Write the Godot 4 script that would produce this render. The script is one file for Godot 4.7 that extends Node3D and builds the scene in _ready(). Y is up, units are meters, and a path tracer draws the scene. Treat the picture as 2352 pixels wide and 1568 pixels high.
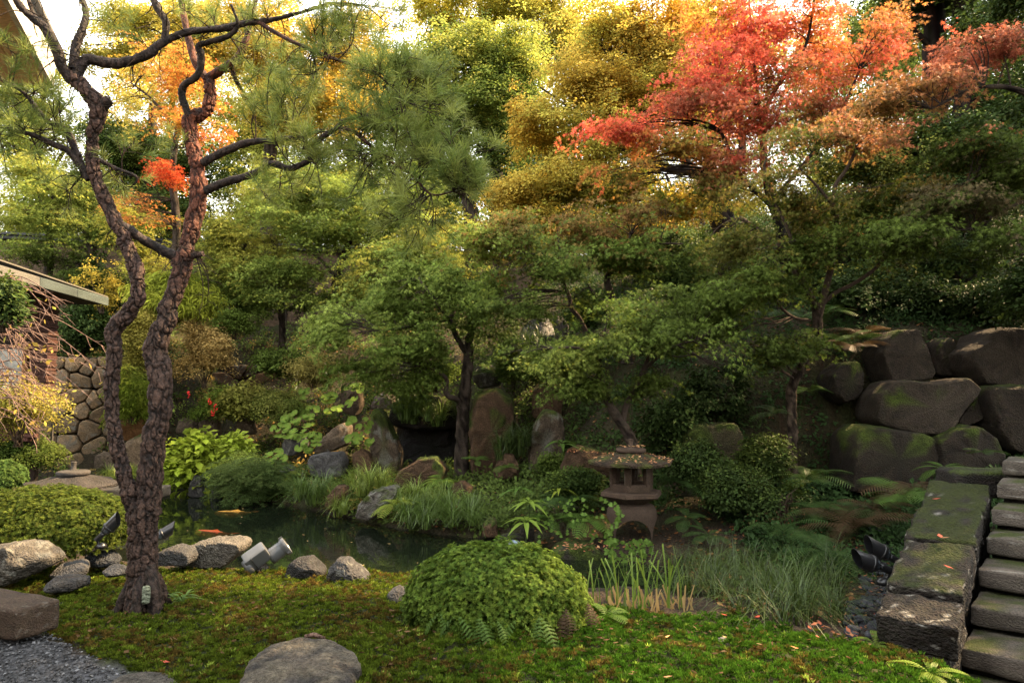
extends Node3D
# A Japanese pond garden in autumn. Pixels of a 2352 x 1568 view are turned into points in metres by at() and ground().
const F := 1572.0
const EYE := 2.0
const PITCH := 0.0737
var rng := RandomNumberGenerator.new()
const MANY := 2.0
var names := {}
var n_big := FastNoiseLite.new()
var n_fine := FastNoiseLite.new()
var n_cell := FastNoiseLite.new()
var n_gap := FastNoiseLite.new()
var tex := {}
var M := {}
var LEAF := {}
var pond := PackedVector2Array()
var gravel := PackedVector2Array()
var moss_area := PackedVector2Array()

# ---------- naming ----------
func numbered(called: String) -> String:
	var k: int = names.get(called, 0)
	names[called] = k + 1
	return called if k == 0 else "%s_%03d" % [called, k]

func tag(o: Node, label: String, category := "", group := "", kind := ""):
	if label: o.set_meta("label", label)
	if category: o.set_meta("category", category)
	if group: o.set_meta("group", group)
	if kind: o.set_meta("kind", kind)
	return o

func thing(called: String, label: String, category: String, where := Vector3.ZERO, group := "") -> Node3D:
	var o := Node3D.new()
	o.name = numbered(called)
	add_child(o)
	o.position = where
	tag(o, label, category, group)
	return o

func piece(called: String, mesh: Mesh, m: Material, parent: Node, where := Transform3D(), kind := "") -> MeshInstance3D:
	var o := MeshInstance3D.new()
	o.name = called
	o.mesh = mesh
	o.material_override = m
	o.transform = where
	if kind: o.set_meta("kind", kind)
	parent.add_child(o, true)
	return o

func single(called: String, label: String, category: String, mesh: Mesh, m: Material, where := Transform3D(), group := "") -> MeshInstance3D:
	var o := piece(numbered(called), mesh, m, self, where)
	tag(o, label, category, group)
	return o

func struct(called: String, mesh: Mesh, m: Material, where := Transform3D()) -> MeshInstance3D:
	return piece(numbered(called), mesh, m, self, where, "structure")

# ---------- pixels to places ----------
func ray(x: float, y: float) -> Vector3:
	var b := (y - 784.0) / F
	return Vector3((x - 1176.0) / F, sin(PITCH) - b * cos(PITCH), -cos(PITCH) - b * sin(PITCH))

func at(x: float, y: float, d: float) -> Vector3:
	var v := ray(x, y)
	return Vector3(0, EYE, 0) + v * (d / -v.z)

func level(x: float, y: float, h: float) -> Vector3:
	var v := ray(x, y)
	return Vector3(0, EYE, 0) + v * ((h - EYE) / v.y)

func pxm(d: float) -> float:   # metres per pixel at that distance
	return d / F

func ground(x: float, y: float) -> Vector3:
	var v := ray(x, y)
	v /= -v.z
	var d := 2.6
	while d < 45.0:
		var p := Vector3(0, EYE, 0) + v * d
		if height(p.x, d) >= p.y:
			var lo := d - 0.08
			for k in 6:
				var mid := (lo + d) * 0.5
				p = Vector3(0, EYE, 0) + v * mid
				if height(p.x, mid) >= p.y: d = mid
				else: lo = mid
			return Vector3(0, EYE, 0) + v * d
		d += 0.08
	return Vector3(0, EYE, 0) + v * 20.0

# ---------- the lie of the land ----------
var stations := [
	[-40.0, [8.0, 0.4, 15.0, 0.4, 15.4, 2.6, 22.0, 4.8, 25.0, 5.6, 40.0, 6.0]],
	[-9.0, [8.0, 0.3, 14.9, 0.35, 15.35, 2.6, 22.0, 4.8, 25.0, 5.6, 40.0, 6.0]],
	[-7.6, [14.0, 0.1, 15.0, 0.4, 16.0, 1.2, 18.5, 1.8, 18.9, 3.2, 23.0, 5.0, 26.0, 5.8, 40.0, 6.0]],
	[-4.0, [12.2, 0.06, 14.0, 0.5, 16.0, 1.3, 18.5, 2.2, 18.9, 3.0, 24.0, 5.4, 40.0, 6.0]],
	[-1.5, [10.5, 0.06, 12.0, 0.25, 14.7, 0.35, 15.3, 1.7, 17.0, 2.6, 24.0, 5.6, 40.0, 6.2]],
	[0.7, [9.2, 0.06, 10.0, 0.3, 13.2, 0.6, 14.2, 2.0, 17.0, 3.0, 24.0, 6.0, 40.0, 6.4]],
	[2.5, [7.6, 0.08, 8.6, 0.25, 10.5, 0.6, 12.0, 2.2, 17.0, 4.2, 24.0, 6.5, 40.0, 6.8]],
	[5.0, [6.5, 0.2, 9.5, 0.4, 10.6, 0.6, 11.2, 2.7, 16.0, 5.0, 22.0, 7.0, 40.0, 7.2]],
	[7.5, [4.0, 0.8, 7.0, 1.0, 10.2, 1.0, 11.2, 3.0, 16.0, 6.0, 22.0, 7.5, 40.0, 8.0]],
	[40.0, [4.0, 3.0, 10.0, 4.5, 16.0, 7.0, 40.0, 8.0]]]

func along(p: Array, d: float) -> float:
	if d <= p[0]: return p[1]
	for k in range(2, p.size(), 2):
		if d < p[k]:
			var t: float = (d - p[k - 2]) / (p[k] - p[k - 2])
			return lerpf(p[k - 1], p[k + 1], t)
	return p[p.size() - 1]

func far_ground(x: float, d: float) -> float:
	for k in range(1, stations.size()):
		if x < stations[k][0]:
			var t: float = clampf((x - stations[k - 1][0]) / (stations[k][0] - stations[k - 1][0]), 0.0, 1.0)
			return lerpf(along(stations[k - 1][1], d), along(stations[k][1], d), t)
	return along(stations[stations.size() - 1][1], d)

func edge_distance(poly: PackedVector2Array, q: Vector2) -> float:   # positive outside
	var best := 1e9
	var inside := false
	var n := poly.size()
	var j := n - 1
	for i in n:
		var a := poly[i]
		var b := poly[j]
		var ab := b - a
		var t := clampf((q - a).dot(ab) / ab.length_squared(), 0.0, 1.0)
		best = minf(best, q.distance_squared_to(a + ab * t))
		if (a.y > q.y) != (b.y > q.y) and q.x < ab.x * (q.y - a.y) / ab.y + a.x: inside = not inside
		j = i
	return -sqrt(best) if inside else sqrt(best)

func height(x: float, d: float) -> float:
	var h: float
	var near := 0.5 - 0.095 * (d - 3.7)
	if x > 1.6: near = lerpf(near, maxf(near - 0.1, 0.12), smoothstep(1.6, 3.0, x) * smoothstep(4.2, 4.9, d))
	near = maxf(near, 0.14)
	near = lerpf(near, 0.12, smoothstep(2.35, 2.75, x))
	if d < 6.3: h = near if x < 5.0 else lerpf(near, far_ground(x, d), smoothstep(5.0, 7.0, x))
	else:
		h = far_ground(x, d)
		var past := 1.1 * (1.0 - smoothstep(0.2, 1.4, x))
		h = lerpf(near, h, smoothstep(6.3 + past, 7.6 + past, d))
	if d < 7.8 and x < 3.2:
		h += 0.05 * n_big.get_noise_2d(x * 260.0, d * 260.0) + 0.032 * n_big.get_noise_2d(x * 800.0, d * 800.0)
		if edge_distance(gravel, Vector2(x, d)) < 0.0: h = 0.455
	else:
		h += 0.16 * n_big.get_noise_2d(x * 130.0, d * 130.0) * smoothstep(9.0, 13.0, d)
	if d > 5.4 and d < 16.0 and x > -14.0 and x < 3.2:
		var e := edge_distance(pond, Vector2(x, d))
		if e < 0.0: h = maxf(-0.45, e * 1.6)
		else: h = lerpf(0.03, h, smoothstep(0.0, 0.3, e))
	return h

# ---------- meshes ----------
func close(v: PackedVector3Array, idx: PackedInt32Array, col := PackedColorArray(), uv := PackedVector2Array(), smooth := true) -> ArrayMesh:
	var a := []
	a.resize(Mesh.ARRAY_MAX)
	a[Mesh.ARRAY_VERTEX] = v
	a[Mesh.ARRAY_INDEX] = idx
	if col.size() == v.size(): a[Mesh.ARRAY_COLOR] = col
	if uv.size() == v.size(): a[Mesh.ARRAY_TEX_UV] = uv
	if smooth:
		var nrm := PackedVector3Array()
		nrm.resize(v.size())
		for k in range(0, idx.size(), 3):
			var i := idx[k]
			var j := idx[k + 1]
			var l := idx[k + 2]
			var c := (v[l] - v[i]).cross(v[j] - v[i])
			nrm[i] += c
			nrm[j] += c
			nrm[l] += c
		for k in nrm.size(): nrm[k] = nrm[k].normalized()
		a[Mesh.ARRAY_NORMAL] = nrm
	var m := ArrayMesh.new()
	m.add_surface_from_arrays(Mesh.PRIMITIVE_TRIANGLES, a)
	return m

class Bag:
	var v := PackedVector3Array()
	var i := PackedInt32Array()
	var c := PackedColorArray()
	func tri(a: Vector3, b: Vector3, d: Vector3, col := Color.WHITE):
		var n := v.size()
		v.append(a); v.append(b); v.append(d)
		c.append(col); c.append(col); c.append(col)
		i.append(n); i.append(n + 1); i.append(n + 2)
	func quad(a: Vector3, b: Vector3, d: Vector3, e: Vector3, col := Color.WHITE):
		var n := v.size()
		v.append(a); v.append(b); v.append(d); v.append(e)
		c.append(col); c.append(col); c.append(col); c.append(col)
		i.append(n); i.append(n + 1); i.append(n + 2); i.append(n); i.append(n + 2); i.append(n + 3)
	func box(t: Transform3D, s: Vector3, col := Color.WHITE):
		var p := []
		for k in 8: p.append(t * (Vector3((k & 1) - 0.5, (k >> 1 & 1) - 0.5, (k >> 2 & 1) - 0.5) * s))
		quad(p[0], p[2], p[3], p[1], col); quad(p[5], p[7], p[6], p[4], col); quad(p[4], p[6], p[2], p[0], col)
		quad(p[1], p[3], p[7], p[5], col); quad(p[2], p[6], p[7], p[3], col); quad(p[4], p[0], p[1], p[5], col)

func flat(b: Bag) -> ArrayMesh:
	return close(b.v, b.i, b.c, PackedVector2Array(), false)

# a smooth line through control points; each row is [Vector3, radius]
func spline(ctrl: Array, per: int) -> Array:
	var out := []
	var n := ctrl.size()
	for k in n - 1:
		var a: Array = ctrl[maxi(k - 1, 0)]
		var b: Array = ctrl[k]
		var c: Array = ctrl[k + 1]
		var e: Array = ctrl[mini(k + 2, n - 1)]
		for s in per:
			var t := float(s) / per
			out.append([b[0].cubic_interpolate(c[0], a[0], e[0], t), lerpf(b[1], c[1], t)])
	out.append([ctrl[n - 1][0], ctrl[n - 1][1]])
	return out

# appends a tube to v / idx / col; rough is how much the bark stands out
func tube(rows: Array, sides: int, v: PackedVector3Array, idx: PackedInt32Array, col: PackedColorArray, tint: Color, rough := 0.0, tint2 := Color(0, 0, 0, 0), scaling := 1.0) -> void:
	var n := rows.size()
	var start := v.size()
	var side := Vector3.RIGHT
	for k in n:
		var p: Vector3 = rows[k][0]
		var r: float = rows[k][1]
		var dir: Vector3 = (rows[mini(k + 1, n - 1)][0] - rows[maxi(k - 1, 0)][0]).normalized()
		if k == 0: side = dir.cross(Vector3(0.31, 0.2, 0.93)).normalized()
		side = (side - dir * side.dot(dir)).normalized()
		var up := dir.cross(side)
		for s in sides:
			var a := TAU * s / sides
			var o := side * cos(a) + up * sin(a)
			var q := p + o * r
			var c := tint
			if tint2.a > 0.0: c = tint.lerp(tint2, clampf((q.y - tint2.a) * 0.9, 0.0, 1.0))
			c.a = 1.0
			if rough > 0.0:
				var z := n_big.get_noise_3dv(q * 700.0)
				var z5 := n_fine.get_noise_3dv(q * 1400.0) * 28.0
				var w := n_cell.get_noise_3d(q.x * 1000.0 * scaling + z5, q.y * 330.0 * scaling + z * 60.0, q.z * 1000.0 * scaling - z5)
				var crack := smoothstep(-0.99, -0.76, w)
				q += o * rough * (crack * 0.9 + z * 1.3 + 0.25 * n_fine.get_noise_3dv(q * 3800.0) - 0.4)
				c = c * (0.2 + 0.8 * crack) * (1.0 + 0.55 * n_fine.get_noise_3dv(q * 2300.0)) * (1.0 + 0.5 * z)
				c.a = 1.0
			v.append(q)
			col.append(c)
	for k in n - 1:
		for s in sides:
			var a := start + k * sides + s
			var b := start + k * sides + (s + 1) % sides
			idx.append(a); idx.append(a + sides); idx.append(b)
			idx.append(b); idx.append(a + sides); idx.append(b + sides)
	var tip := v.size()
	v.append(rows[n - 1][0]); col.append(col[tip - 1])
	for s in sides:
		idx.append(start + (n - 1) * sides + s); idx.append(tip); idx.append(start + (n - 1) * sides + (s + 1) % sides)

func limb(rows: Array, per: int, sides: int, tint: Color, rough := 0.0, tint2 := Color(0, 0, 0, 0), scaling := 1.0) -> ArrayMesh:
	var v := PackedVector3Array()
	var i := PackedInt32Array()
	var c := PackedColorArray()
	tube(spline(rows, per), sides, v, i, c, tint, rough, tint2, scaling)
	return close(v, i, c)

# rounded block: bevel in metres, amp = unevenness
func block(s: Vector3, bevel: float, amp: float, seed_: int, col: Color, grid := 6, moss := Color(0, 0, 0, 0), spots := 0.0) -> ArrayMesh:
	var v := PackedVector3Array()
	var idx := PackedInt32Array()
	var cs := PackedColorArray()
	var off := Vector3(seed_ * 7.3, seed_ * 3.1, seed_ * 5.7)
	var inner := (s * 0.5 - Vector3.ONE * bevel).max(Vector3.ZERO)
	for f in 6:
		var ax := f >> 1
		var sg := -1.0 if f & 1 else 1.0
		var base := v.size()
		for j in grid + 1:
			for i in grid + 1:
				var q := Vector3.ZERO
				q[ax] = sg
				q[(ax + 1) % 3] = spread(float(i) / grid)
				q[(ax + 2) % 3] = spread(float(j) / grid)
				var p := q * s * 0.5
				var core := p.clamp(-inner, inner)
				var out := (p - core).normalized()
				p = core + out * bevel
				var w := n_big.get_noise_3dv(p * 330.0 + off * 50.0)
				var z := n_big.get_noise_3dv(p * 1100.0 + off * 90.0)
				p += out * amp * (w + 0.45 * z)
				var c := col * 0.7 * (1.0 + 0.45 * w + 0.35 * z)
				if spots > 0.0 and n_fine.get_noise_3dv(p * 3600.0 + off * 77.0) > 0.56: c = c.lerp(Color(0.4, 0.38, 0.33), spots)
				if moss.a > 0.0: c = c.lerp(moss, clampf((out.y - 0.5) * 2.0 + 2.2 * n_big.get_noise_3dv(p * 420.0 + off * 31.0) + moss.a - 0.6, 0.0, 1.0))
				c.a = 1.0
				v.append(p)
				cs.append(c)
		for j in grid:
			for i in grid:
				var a := base + j * (grid + 1) + i
				var b := a + grid + 1
				if sg > 0: idx.append_array([a, a + 1, b, b, a + 1, b + 1])
				else: idx.append_array([a, b, a + 1, a + 1, b, b + 1])
	# turn the winding so that faces look outwards
	for k in range(0, idx.size(), 3):
		var t := idx[k + 1]
		idx[k + 1] = idx[k + 2]
		idx[k + 2] = t
	return close(v, idx, cs)

func spread(t: float) -> float:   # more rows near the edges of a block
	return signf(t - 0.5) * (1.0 - pow(1.0 - absf(t * 2.0 - 1.0), 1.5))

func outline_radius(poly: PackedVector2Array, c: Vector2, a: float) -> float:
	var dir := Vector2(cos(a), sin(a))
	var best := 0.0
	var j := poly.size() - 1
	for i in poly.size():
		var p := poly[j] - c
		var e := poly[i] - poly[j]
		var den := dir.cross(e)
		if absf(den) > 1e-9:
			var t := p.cross(e) / den
			var u := p.cross(dir) / den
			if t > 0.0 and u >= -0.001 and u <= 1.001: best = maxf(best, t)
		j = i
	return best

# body round an outline: plane axes ex, ey and the third axis ez with its thickness; facets are cut by planes
func stone_body(poly: PackedVector2Array, ex: Vector3, ey: Vector3, ez: Vector3, thick: float, o: Dictionary) -> ArrayMesh:
	var nt: int = o.get("n", 44)
	var nv := nt / 2
	var c := Vector2.ZERO
	var lo := poly[0]
	var hi := poly[0]
	for p in poly:
		lo = lo.min(p); hi = hi.max(p)
	c = (lo + hi) * 0.5
	if not Geometry2D.is_point_in_polygon(c, poly):
		c = Vector2.ZERO
		for p in poly: c += p / poly.size()
	var rad := []
	for k in nt: rad.append(outline_radius(poly, c, TAU * k / nt))
	var sm := []
	for k in nt: sm.append(rad[k] * 0.8 + 0.1 * (rad[(k + 1) % nt] + rad[(k + nt - 1) % nt]))
	var size := (hi - lo).length()
	var sd: int = o.get("seed", 1)
	var r := RandomNumberGenerator.new()
	r.seed = sd * 977 + 5
	var square: float = o.get("square", 0.3)
	var raw := PackedVector3Array()
	for j in nv + 1:
		var phi := (float(j) / nv - 0.5) * PI
		var s := pow(maxf(cos(phi), 0.0), square)
		var w := signf(phi) * pow(absf(sin(phi)), 0.85) * thick * 0.5
		for k in nt:
			var a := TAU * k / nt
			raw.append(Vector3(cos(a) * sm[k] * s, sin(a) * sm[k] * s, w))
	var tight: bool = o.get("tight", false)
	for k in int(o.get("cuts", 12)):
		var nn := Vector3(r.randf_range(-0.35, 0.35), r.randf_range(-0.35, 0.35), 1.0) if tight else Vector3(r.randf_range(-0.6, 0.6), r.randf_range(-0.4, 0.75), r.randf_range(0.35, 1.0) * (1.0 if r.randf() < 0.8 else -1.0))
		nn = nn.normalized()
		var sup := 0.0
		for q in raw: sup = maxf(sup, q.dot(nn))
		var cut: float = sup * (r.randf_range(0.8, 0.97) if tight else r.randf_range(0.7, 0.95))
		for q in raw.size():
			var e := raw[q].dot(nn) - cut
			if e > 0.0: raw[q] -= nn * e * 0.93
	var v := PackedVector3Array()
	var idx := PackedInt32Array()
	var cs := PackedColorArray()
	var base: Color = o.get("col", Color(0.16, 0.14, 0.12))
	var second: Color = o.get("col2", base * 1.5)
	var moss: float = o.get("moss", 0.0)
	var lichen: float = o.get("lichen", 0.0)
	var mcol: Color = o.get("mosscol", Color(0.055, 0.075, 0.012))
	var amp: float = o.get("amp", 0.035) * size
	var off := Vector3(sd * 13.7, sd * 4.1, sd * 9.3)
	var layered: float = o.get("layered", 0.0)
	for j in nv + 1:
		var phi := (float(j) / nv - 0.5) * PI
		var s := pow(maxf(cos(phi), 0.0), square)
		for k in nt:
			var a := TAU * k / nt
			var q := raw[j * nt + k]
			var p := q + off
			var nn := Vector3(cos(a) * s, sin(a) * s, sin(phi)).normalized()
			var f := 160.0 / maxf(size, 0.12)
			var z1 := n_big.get_noise_3dv(p * f)
			var z2 := n_big.get_noise_3dv(p * f * 3.1)
			var z3 := n_fine.get_noise_3dv(p * f * 6.0)
			var st := 0.0
			if layered > 0.0: st = n_fine.get_noise_3d(p.x * f * 1.2, (p.y + p.x * 0.35) * f * 9.0, p.z * f * 1.2) * layered
			q += nn * amp * (0.7 * z1 + 0.55 * z2 + 0.4 * z3 + 0.35 * n_fine.get_noise_3dv(p * f * 14.0) + st)
			var col := base.lerp(second, clampf(0.5 + 1.3 * z2 + 0.6 * z1, 0.0, 1.0)) * (1.0 + 0.4 * z3 + 0.8 * st)
			if lichen > 0.0: col = col.lerp(Color(0.38, 0.37, 0.31), smoothstep(0.22, 0.36, n_fine.get_noise_3dv(p * f * 3.0 + Vector3(71, 3, 9)) + lichen * 0.35 - 0.18) * 0.75)
			col = col * 0.62
			if moss > 0.0:
				var up: float = (ex * nn.x + ey * nn.y + ez * nn.z).y
				col = col.lerp(mcol * (1.0 + 0.8 * z3), clampf((up * 0.7 + 1.4 * z1 + 0.9 * z2 + moss - 0.75) * 2.6, 0.0, 1.0))
			col.a = 1.0
			v.append(ex * (q.x) + ey * (q.y) + ez * q.z)
			cs.append(col)
	for j in nv:
		for k in nt:
			var a := j * nt + k
			var b := j * nt + (k + 1) % nt
			idx.append_array([a, a + nt, b, b, a + nt, b + nt])
	var m := close(v, idx, cs)
	m.set_meta("centre", c)
	return m

# a rock whose outline is traced in pixels [x, y, x, y ...] and stands at distance d
func rock(called: String, label: String, category: String, px: Array, d: float, thick: float, o := {}, parent: Node = null):
	var poly := PackedVector2Array()
	var low := 1e9
	for k in range(0, px.size(), 2):
		var p := at(px[k], px[k + 1], d)
		poly.append(Vector2(p.x, p.y))
		low = minf(low, p.y)
	if Geometry2D.is_polygon_clockwise(poly): poly.reverse()
	var mesh := stone_body(poly, Vector3.RIGHT, Vector3.UP, Vector3.BACK, thick, o)
	var c: Vector2 = mesh.get_meta("centre")
	var where := Transform3D(Basis(), Vector3(c.x, c.y, -d - thick * 0.2))
	var m: Material = o.get("mat", M.stone)
	if parent: return piece(called, mesh, m, parent, where)
	return single(called, label, category, mesh, m, where, o.get("group", ""))

# a stone lying on the ground: outline in pixels, laid on the level h
func flat_rock(called: String, label: String, category: String, px: Array, h: float, thick: float, o := {}):
	var poly := PackedVector2Array()
	for k in range(0, px.size(), 2):
		var p := level(px[k], px[k + 1], h)
		poly.append(Vector2(p.x, -p.z))
	if Geometry2D.is_polygon_clockwise(poly): poly.reverse()
	var mesh := stone_body(poly, Vector3.RIGHT, Vector3.FORWARD, Vector3.UP, thick, o)
	var c: Vector2 = mesh.get_meta("centre")
	return single(called, label, category, mesh, o.get("mat", M.stone), Transform3D(Basis(), Vector3(c.x, h - thick * 0.12, -c.y)), o.get("group", ""))

func lathe(profile: Array, sides: int, turn: float, col: Color, amp := 0.0, sub := 1, moss := Color(0, 0, 0, 0)) -> ArrayMesh:
	var v := PackedVector3Array()
	var idx := PackedInt32Array()
	var cs := PackedColorArray()
	var n := sides * sub
	for row in profile:
		for s in n:
			var k := s / sub
			var t := float(s % sub) / sub
			var a0 := turn + TAU * k / sides
			var a1 := turn + TAU * (k + 1) / sides
			var q := Vector3(sin(a0), 0, cos(a0)).lerp(Vector3(sin(a1), 0, cos(a1)), t) * float(row[0])
			q.y = row[1]
			if row.size() > 2: q.y += row[2] * pow(absf(t * 2.0 - 1.0), 2.5) if sub > 1 else 0.0
			var w := n_big.get_noise_3dv(q * 900.0)
			var z := n_fine.get_noise_3dv(q * 2600.0)
			q += Vector3(q.x, 0.3, q.z).normalized() * amp * w
			var c := col * (1.0 + 0.5 * w + 0.4 * z)
			if moss.a > 0.0: c = c.lerp(moss * (1.0 + 0.7 * z), clampf(moss.a + 2.2 * n_big.get_noise_3dv(q * 420.0), 0.0, 1.0))
			c.a = 1.0
			v.append(q)
			cs.append(c)
	for j in profile.size() - 1:
		for s in n:
			var a := j * n + s
			var b := j * n + (s + 1) % n
			idx.append_array([a, a + n, b, b, a + n, b + n])
	# crease between the rings of a lathe: flat shading keeps stone edges crisp
	return close(v, idx, cs) if sides > 12 else split(v, idx, cs)

func split(v: PackedVector3Array, idx: PackedInt32Array, cs: PackedColorArray) -> ArrayMesh:
	var v2 := PackedVector3Array()
	var c2 := PackedColorArray()
	var i2 := PackedInt32Array()
	for k in idx.size():
		v2.append(v[idx[k]]); c2.append(cs[idx[k]]); i2.append(k)
	return close(v2, i2, c2)

# ---------- leaves ----------
class Cloud:   # transforms and tints of a MultiMesh
	var buf := PackedFloat32Array()
	var n := 0
	func add(b: Basis, p: Vector3, c: Color):
		buf.append_array(PackedFloat32Array([b.x.x, b.y.x, b.z.x, p.x, b.x.y, b.y.y, b.z.y, p.y, b.x.z, b.y.z, b.z.z, p.z, c.r, c.g, c.b, 1.0]))
		n += 1

func cloud(called: String, c: Cloud, mesh: Mesh, m: Material, parent: Node, where := Vector3.ZERO) -> MultiMeshInstance3D:
	var mm := MultiMesh.new()
	mm.transform_format = MultiMesh.TRANSFORM_3D
	mm.use_colors = true
	mm.mesh = mesh
	mm.instance_count = c.n
	mm.buffer = c.buf
	var o := MultiMeshInstance3D.new()
	o.name = called
	o.multimesh = mm
	o.material_override = m
	o.position = where
	o.set_meta("kind", "stuff")
	parent.add_child(o, true)
	return o

func rnd_dir() -> Vector3:
	var y := rng.randf_range(-1, 1)
	var a := rng.randf() * TAU
	var r := sqrt(1.0 - y * y)
	return Vector3(r * cos(a), y, r * sin(a))

func maple_leaf(b: Bag, p: Vector3, dir: Vector3, nrm: Vector3, s: float, col: Color, lobes := 5):
	var side := nrm.cross(dir).normalized()
	for k in lobes:
		var a := (k - (lobes - 1) * 0.5) * (0.62 if lobes > 3 else 0.8)
		var len := s * (1.0 - 0.32 * absf(a))
		var e := (dir * cos(a) + side * sin(a))
		var f := (side * cos(a) - dir * sin(a))
		var droop := nrm * (-0.12 * len)
		b.tri(p - f * s * 0.1, p + e * len + droop, p + f * s * 0.1, col)

func oval_leaf(b: Bag, p: Vector3, dir: Vector3, nrm: Vector3, s: float, w: float, col: Color, bend := 0.15):
	var side := nrm.cross(dir).normalized() * w
	var mid := p + dir * s * 0.5 - nrm * s * 0.06
	var tip := p + dir * s - nrm * s * bend
	b.tri(p, mid + side + nrm * w * 0.35, tip, col)
	b.tri(p, tip, mid - side + nrm * w * 0.35, col * 0.93)

func long_leaf(b: Bag, p: Vector3, dir: Vector3, nrm: Vector3, s: float, w: float, col: Color, bend := 0.3):
	var side := nrm.cross(dir).normalized() * w
	var l := PackedVector3Array()
	var m := PackedVector3Array()
	var r := PackedVector3Array()
	for k in 5:
		var t := k / 4.0
		var q := p + dir * s * t - nrm * s * bend * t * t
		var ww := sin(PI * pow(t, 0.75)) * 1.0
		l.append(q + side * ww + nrm * w * 0.3 * ww); m.append(q); r.append(q - side * ww + nrm * w * 0.3 * ww)
	for k in 4:
		b.quad(l[k], m[k], m[k + 1], l[k + 1], col)
		b.quad(m[k], r[k], r[k + 1], m[k + 1], col * 0.9)

func tone(lo := 0.7, hi := 1.25) -> Color:
	var t := rng.randf_range(lo, hi)
	return Color(t * rng.randf_range(0.93, 1.07), t, t * rng.randf_range(0.9, 1.1))

func make_leaves():
	for kind in [["maple", 13, 0.056, 0.18], ["maple_far", 17, 0.062, 0.25]]:
		for variant in 2:
			var b := Bag.new()
			for k in kind[1]:
				var a := rng.randf_range(-1.25, 1.25)
				var r: float = kind[3] * sqrt(rng.randf()) * 1.25
				var p := Vector3(sin(a) * r, rng.randf_range(-0.02, 0.02) - r * r * 0.9, cos(a) * r - kind[3] * 0.5)
				var nrm := (Vector3.UP + rnd_dir() * 0.85).normalized()
				var dir := Vector3(sin(a * 1.2) + rng.randf_range(-0.5, 0.5), rng.randf_range(-0.5, 0.0), cos(a * 1.2)).normalized()
				dir = (dir - nrm * dir.dot(nrm)).normalized()
				maple_leaf(b, p, dir, nrm, kind[2] * rng.randf_range(0.7, 1.3), tone(0.5, 1.5), 5)
			LEAF[kind[0] + str(variant)] = flat(b)
	# broad leaves on a twig, small box leaves, needles
	for kind in [["oval", 16, 0.06, 0.017, 0.15], ["oval_far", 26, 0.075, 0.026, 0.26], ["small", 22, 0.03, 0.009, 0.09], ["big", 7, 0.15, 0.05, 0.14], ["lace", 26, 0.09, 0.006, 0.16]]:
		for variant in 2:
			var b := Bag.new()
			for k in kind[1]:
				var q: Vector3 = rnd_dir() * kind[4] * pow(rng.randf(), 0.5)
				q.y *= 0.5
				var dir := (q.normalized() + rnd_dir() * 0.7 + Vector3(0, -0.15, 0)).normalized()
				var nrm := (Vector3.UP + rnd_dir() * 0.7).normalized()
				dir = (dir - nrm * dir.dot(nrm) * 0.8).normalized()
				oval_leaf(b, q, dir, nrm, kind[2] * rng.randf_range(0.7, 1.25), kind[3] * rng.randf_range(0.8, 1.15), tone(0.5, 1.5), 0.55 if kind[0] == "lace" else 0.15)
			LEAF[kind[0] + str(variant)] = flat(b)
	for variant in 2:   # azalea whorls: five to seven leaves round a bud
		var b := Bag.new()
		for ring in 2:
			for k in 6:
				var a := TAU * (k + 0.5 * ring + rng.randf_range(-0.15, 0.15)) / 6.0
				var dir := Vector3(cos(a), 0.55 if ring else 0.15, sin(a)).normalized()
				var s := (0.018 if ring else 0.027) * rng.randf_range(0.75, 1.25)
				oval_leaf(b, Vector3(0, -0.004, 0), dir, (Vector3.UP - dir * dir.y).normalized(), s, s * 0.19, tone(0.7, 1.3) * (1.5 if ring else 0.8), 0.1)
		LEAF["whorl" + str(variant)] = flat(b)
	for variant in 3:   # a pine shoot with its needles
		var b := Bag.new()
		for k in 46:
			var a := rng.randf() * TAU
			var open := rng.randf_range(0.25, 1.25)
			var dir := Vector3(cos(a) * sin(open), cos(open), sin(a) * sin(open))
			var p := Vector3(0, rng.randf_range(-0.05, 0.03), 0)
			var s := rng.randf_range(0.085, 0.145)
			var side := dir.cross(rnd_dir()).normalized() * 0.0014
			var col := tone(0.6, 1.35)
			if rng.randf() < 0.06: col = Color(2.4, 1.2, 0.5)
			var bend := Vector3(0, -0.012, 0)
			b.quad(p - side, p + side, p + dir * s * 0.55 + side, p + dir * s * 0.55 - side, col)
			b.tri(p + dir * s * 0.55 - side, p + dir * s * 0.55 + side, p + dir * s + bend, col)
		LEAF["needle" + str(variant)] = flat(b)
	for variant in 3:   # a sprig of moss
		var b := Bag.new()
		for k in 11:
			var a := rng.randf() * TAU
			var o := Vector3(cos(a), 0, sin(a))
			var p := o * rng.randf_range(0.0, 0.009)
			var dir := (o * rng.randf_range(0.2, 1.0) + Vector3.UP * 0.9).normalized()
			var s := rng.randf_range(0.009, 0.018)
			var side := dir.cross(rnd_dir()).normalized() * 0.0026
			b.tri(p - side, p + dir * s, p + side, tone(0.55, 1.4))
		LEAF["moss" + str(variant)] = flat(b)
	for variant in 2:   # a juniper spray
		var b := Bag.new()
		for k in 44:
			var t := rng.randf()
			var a := rng.randf() * TAU
			var dir := Vector3(cos(a) * 0.8, sin(a) * 0.6, 0.75).normalized()
			var p := Vector3(rng.randf_range(-0.02, 0.02), 0, t * 0.14)
			var side := dir.cross(rnd_dir()).normalized() * 0.003
			b.tri(p - side, p + dir * rng.randf_range(0.02, 0.035), p + side, tone(0.6, 1.3))
		LEAF["juniper" + str(variant)] = flat(b)
	var dry := Bag.new()
	for k in 1: oval_leaf(dry, Vector3(-0.03, 0.004, 0), Vector3.RIGHT, Vector3.UP, 0.062, 0.017, Color.WHITE, -0.12)
	LEAF["dry0"] = flat(dry)
	var star := Bag.new()
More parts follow.
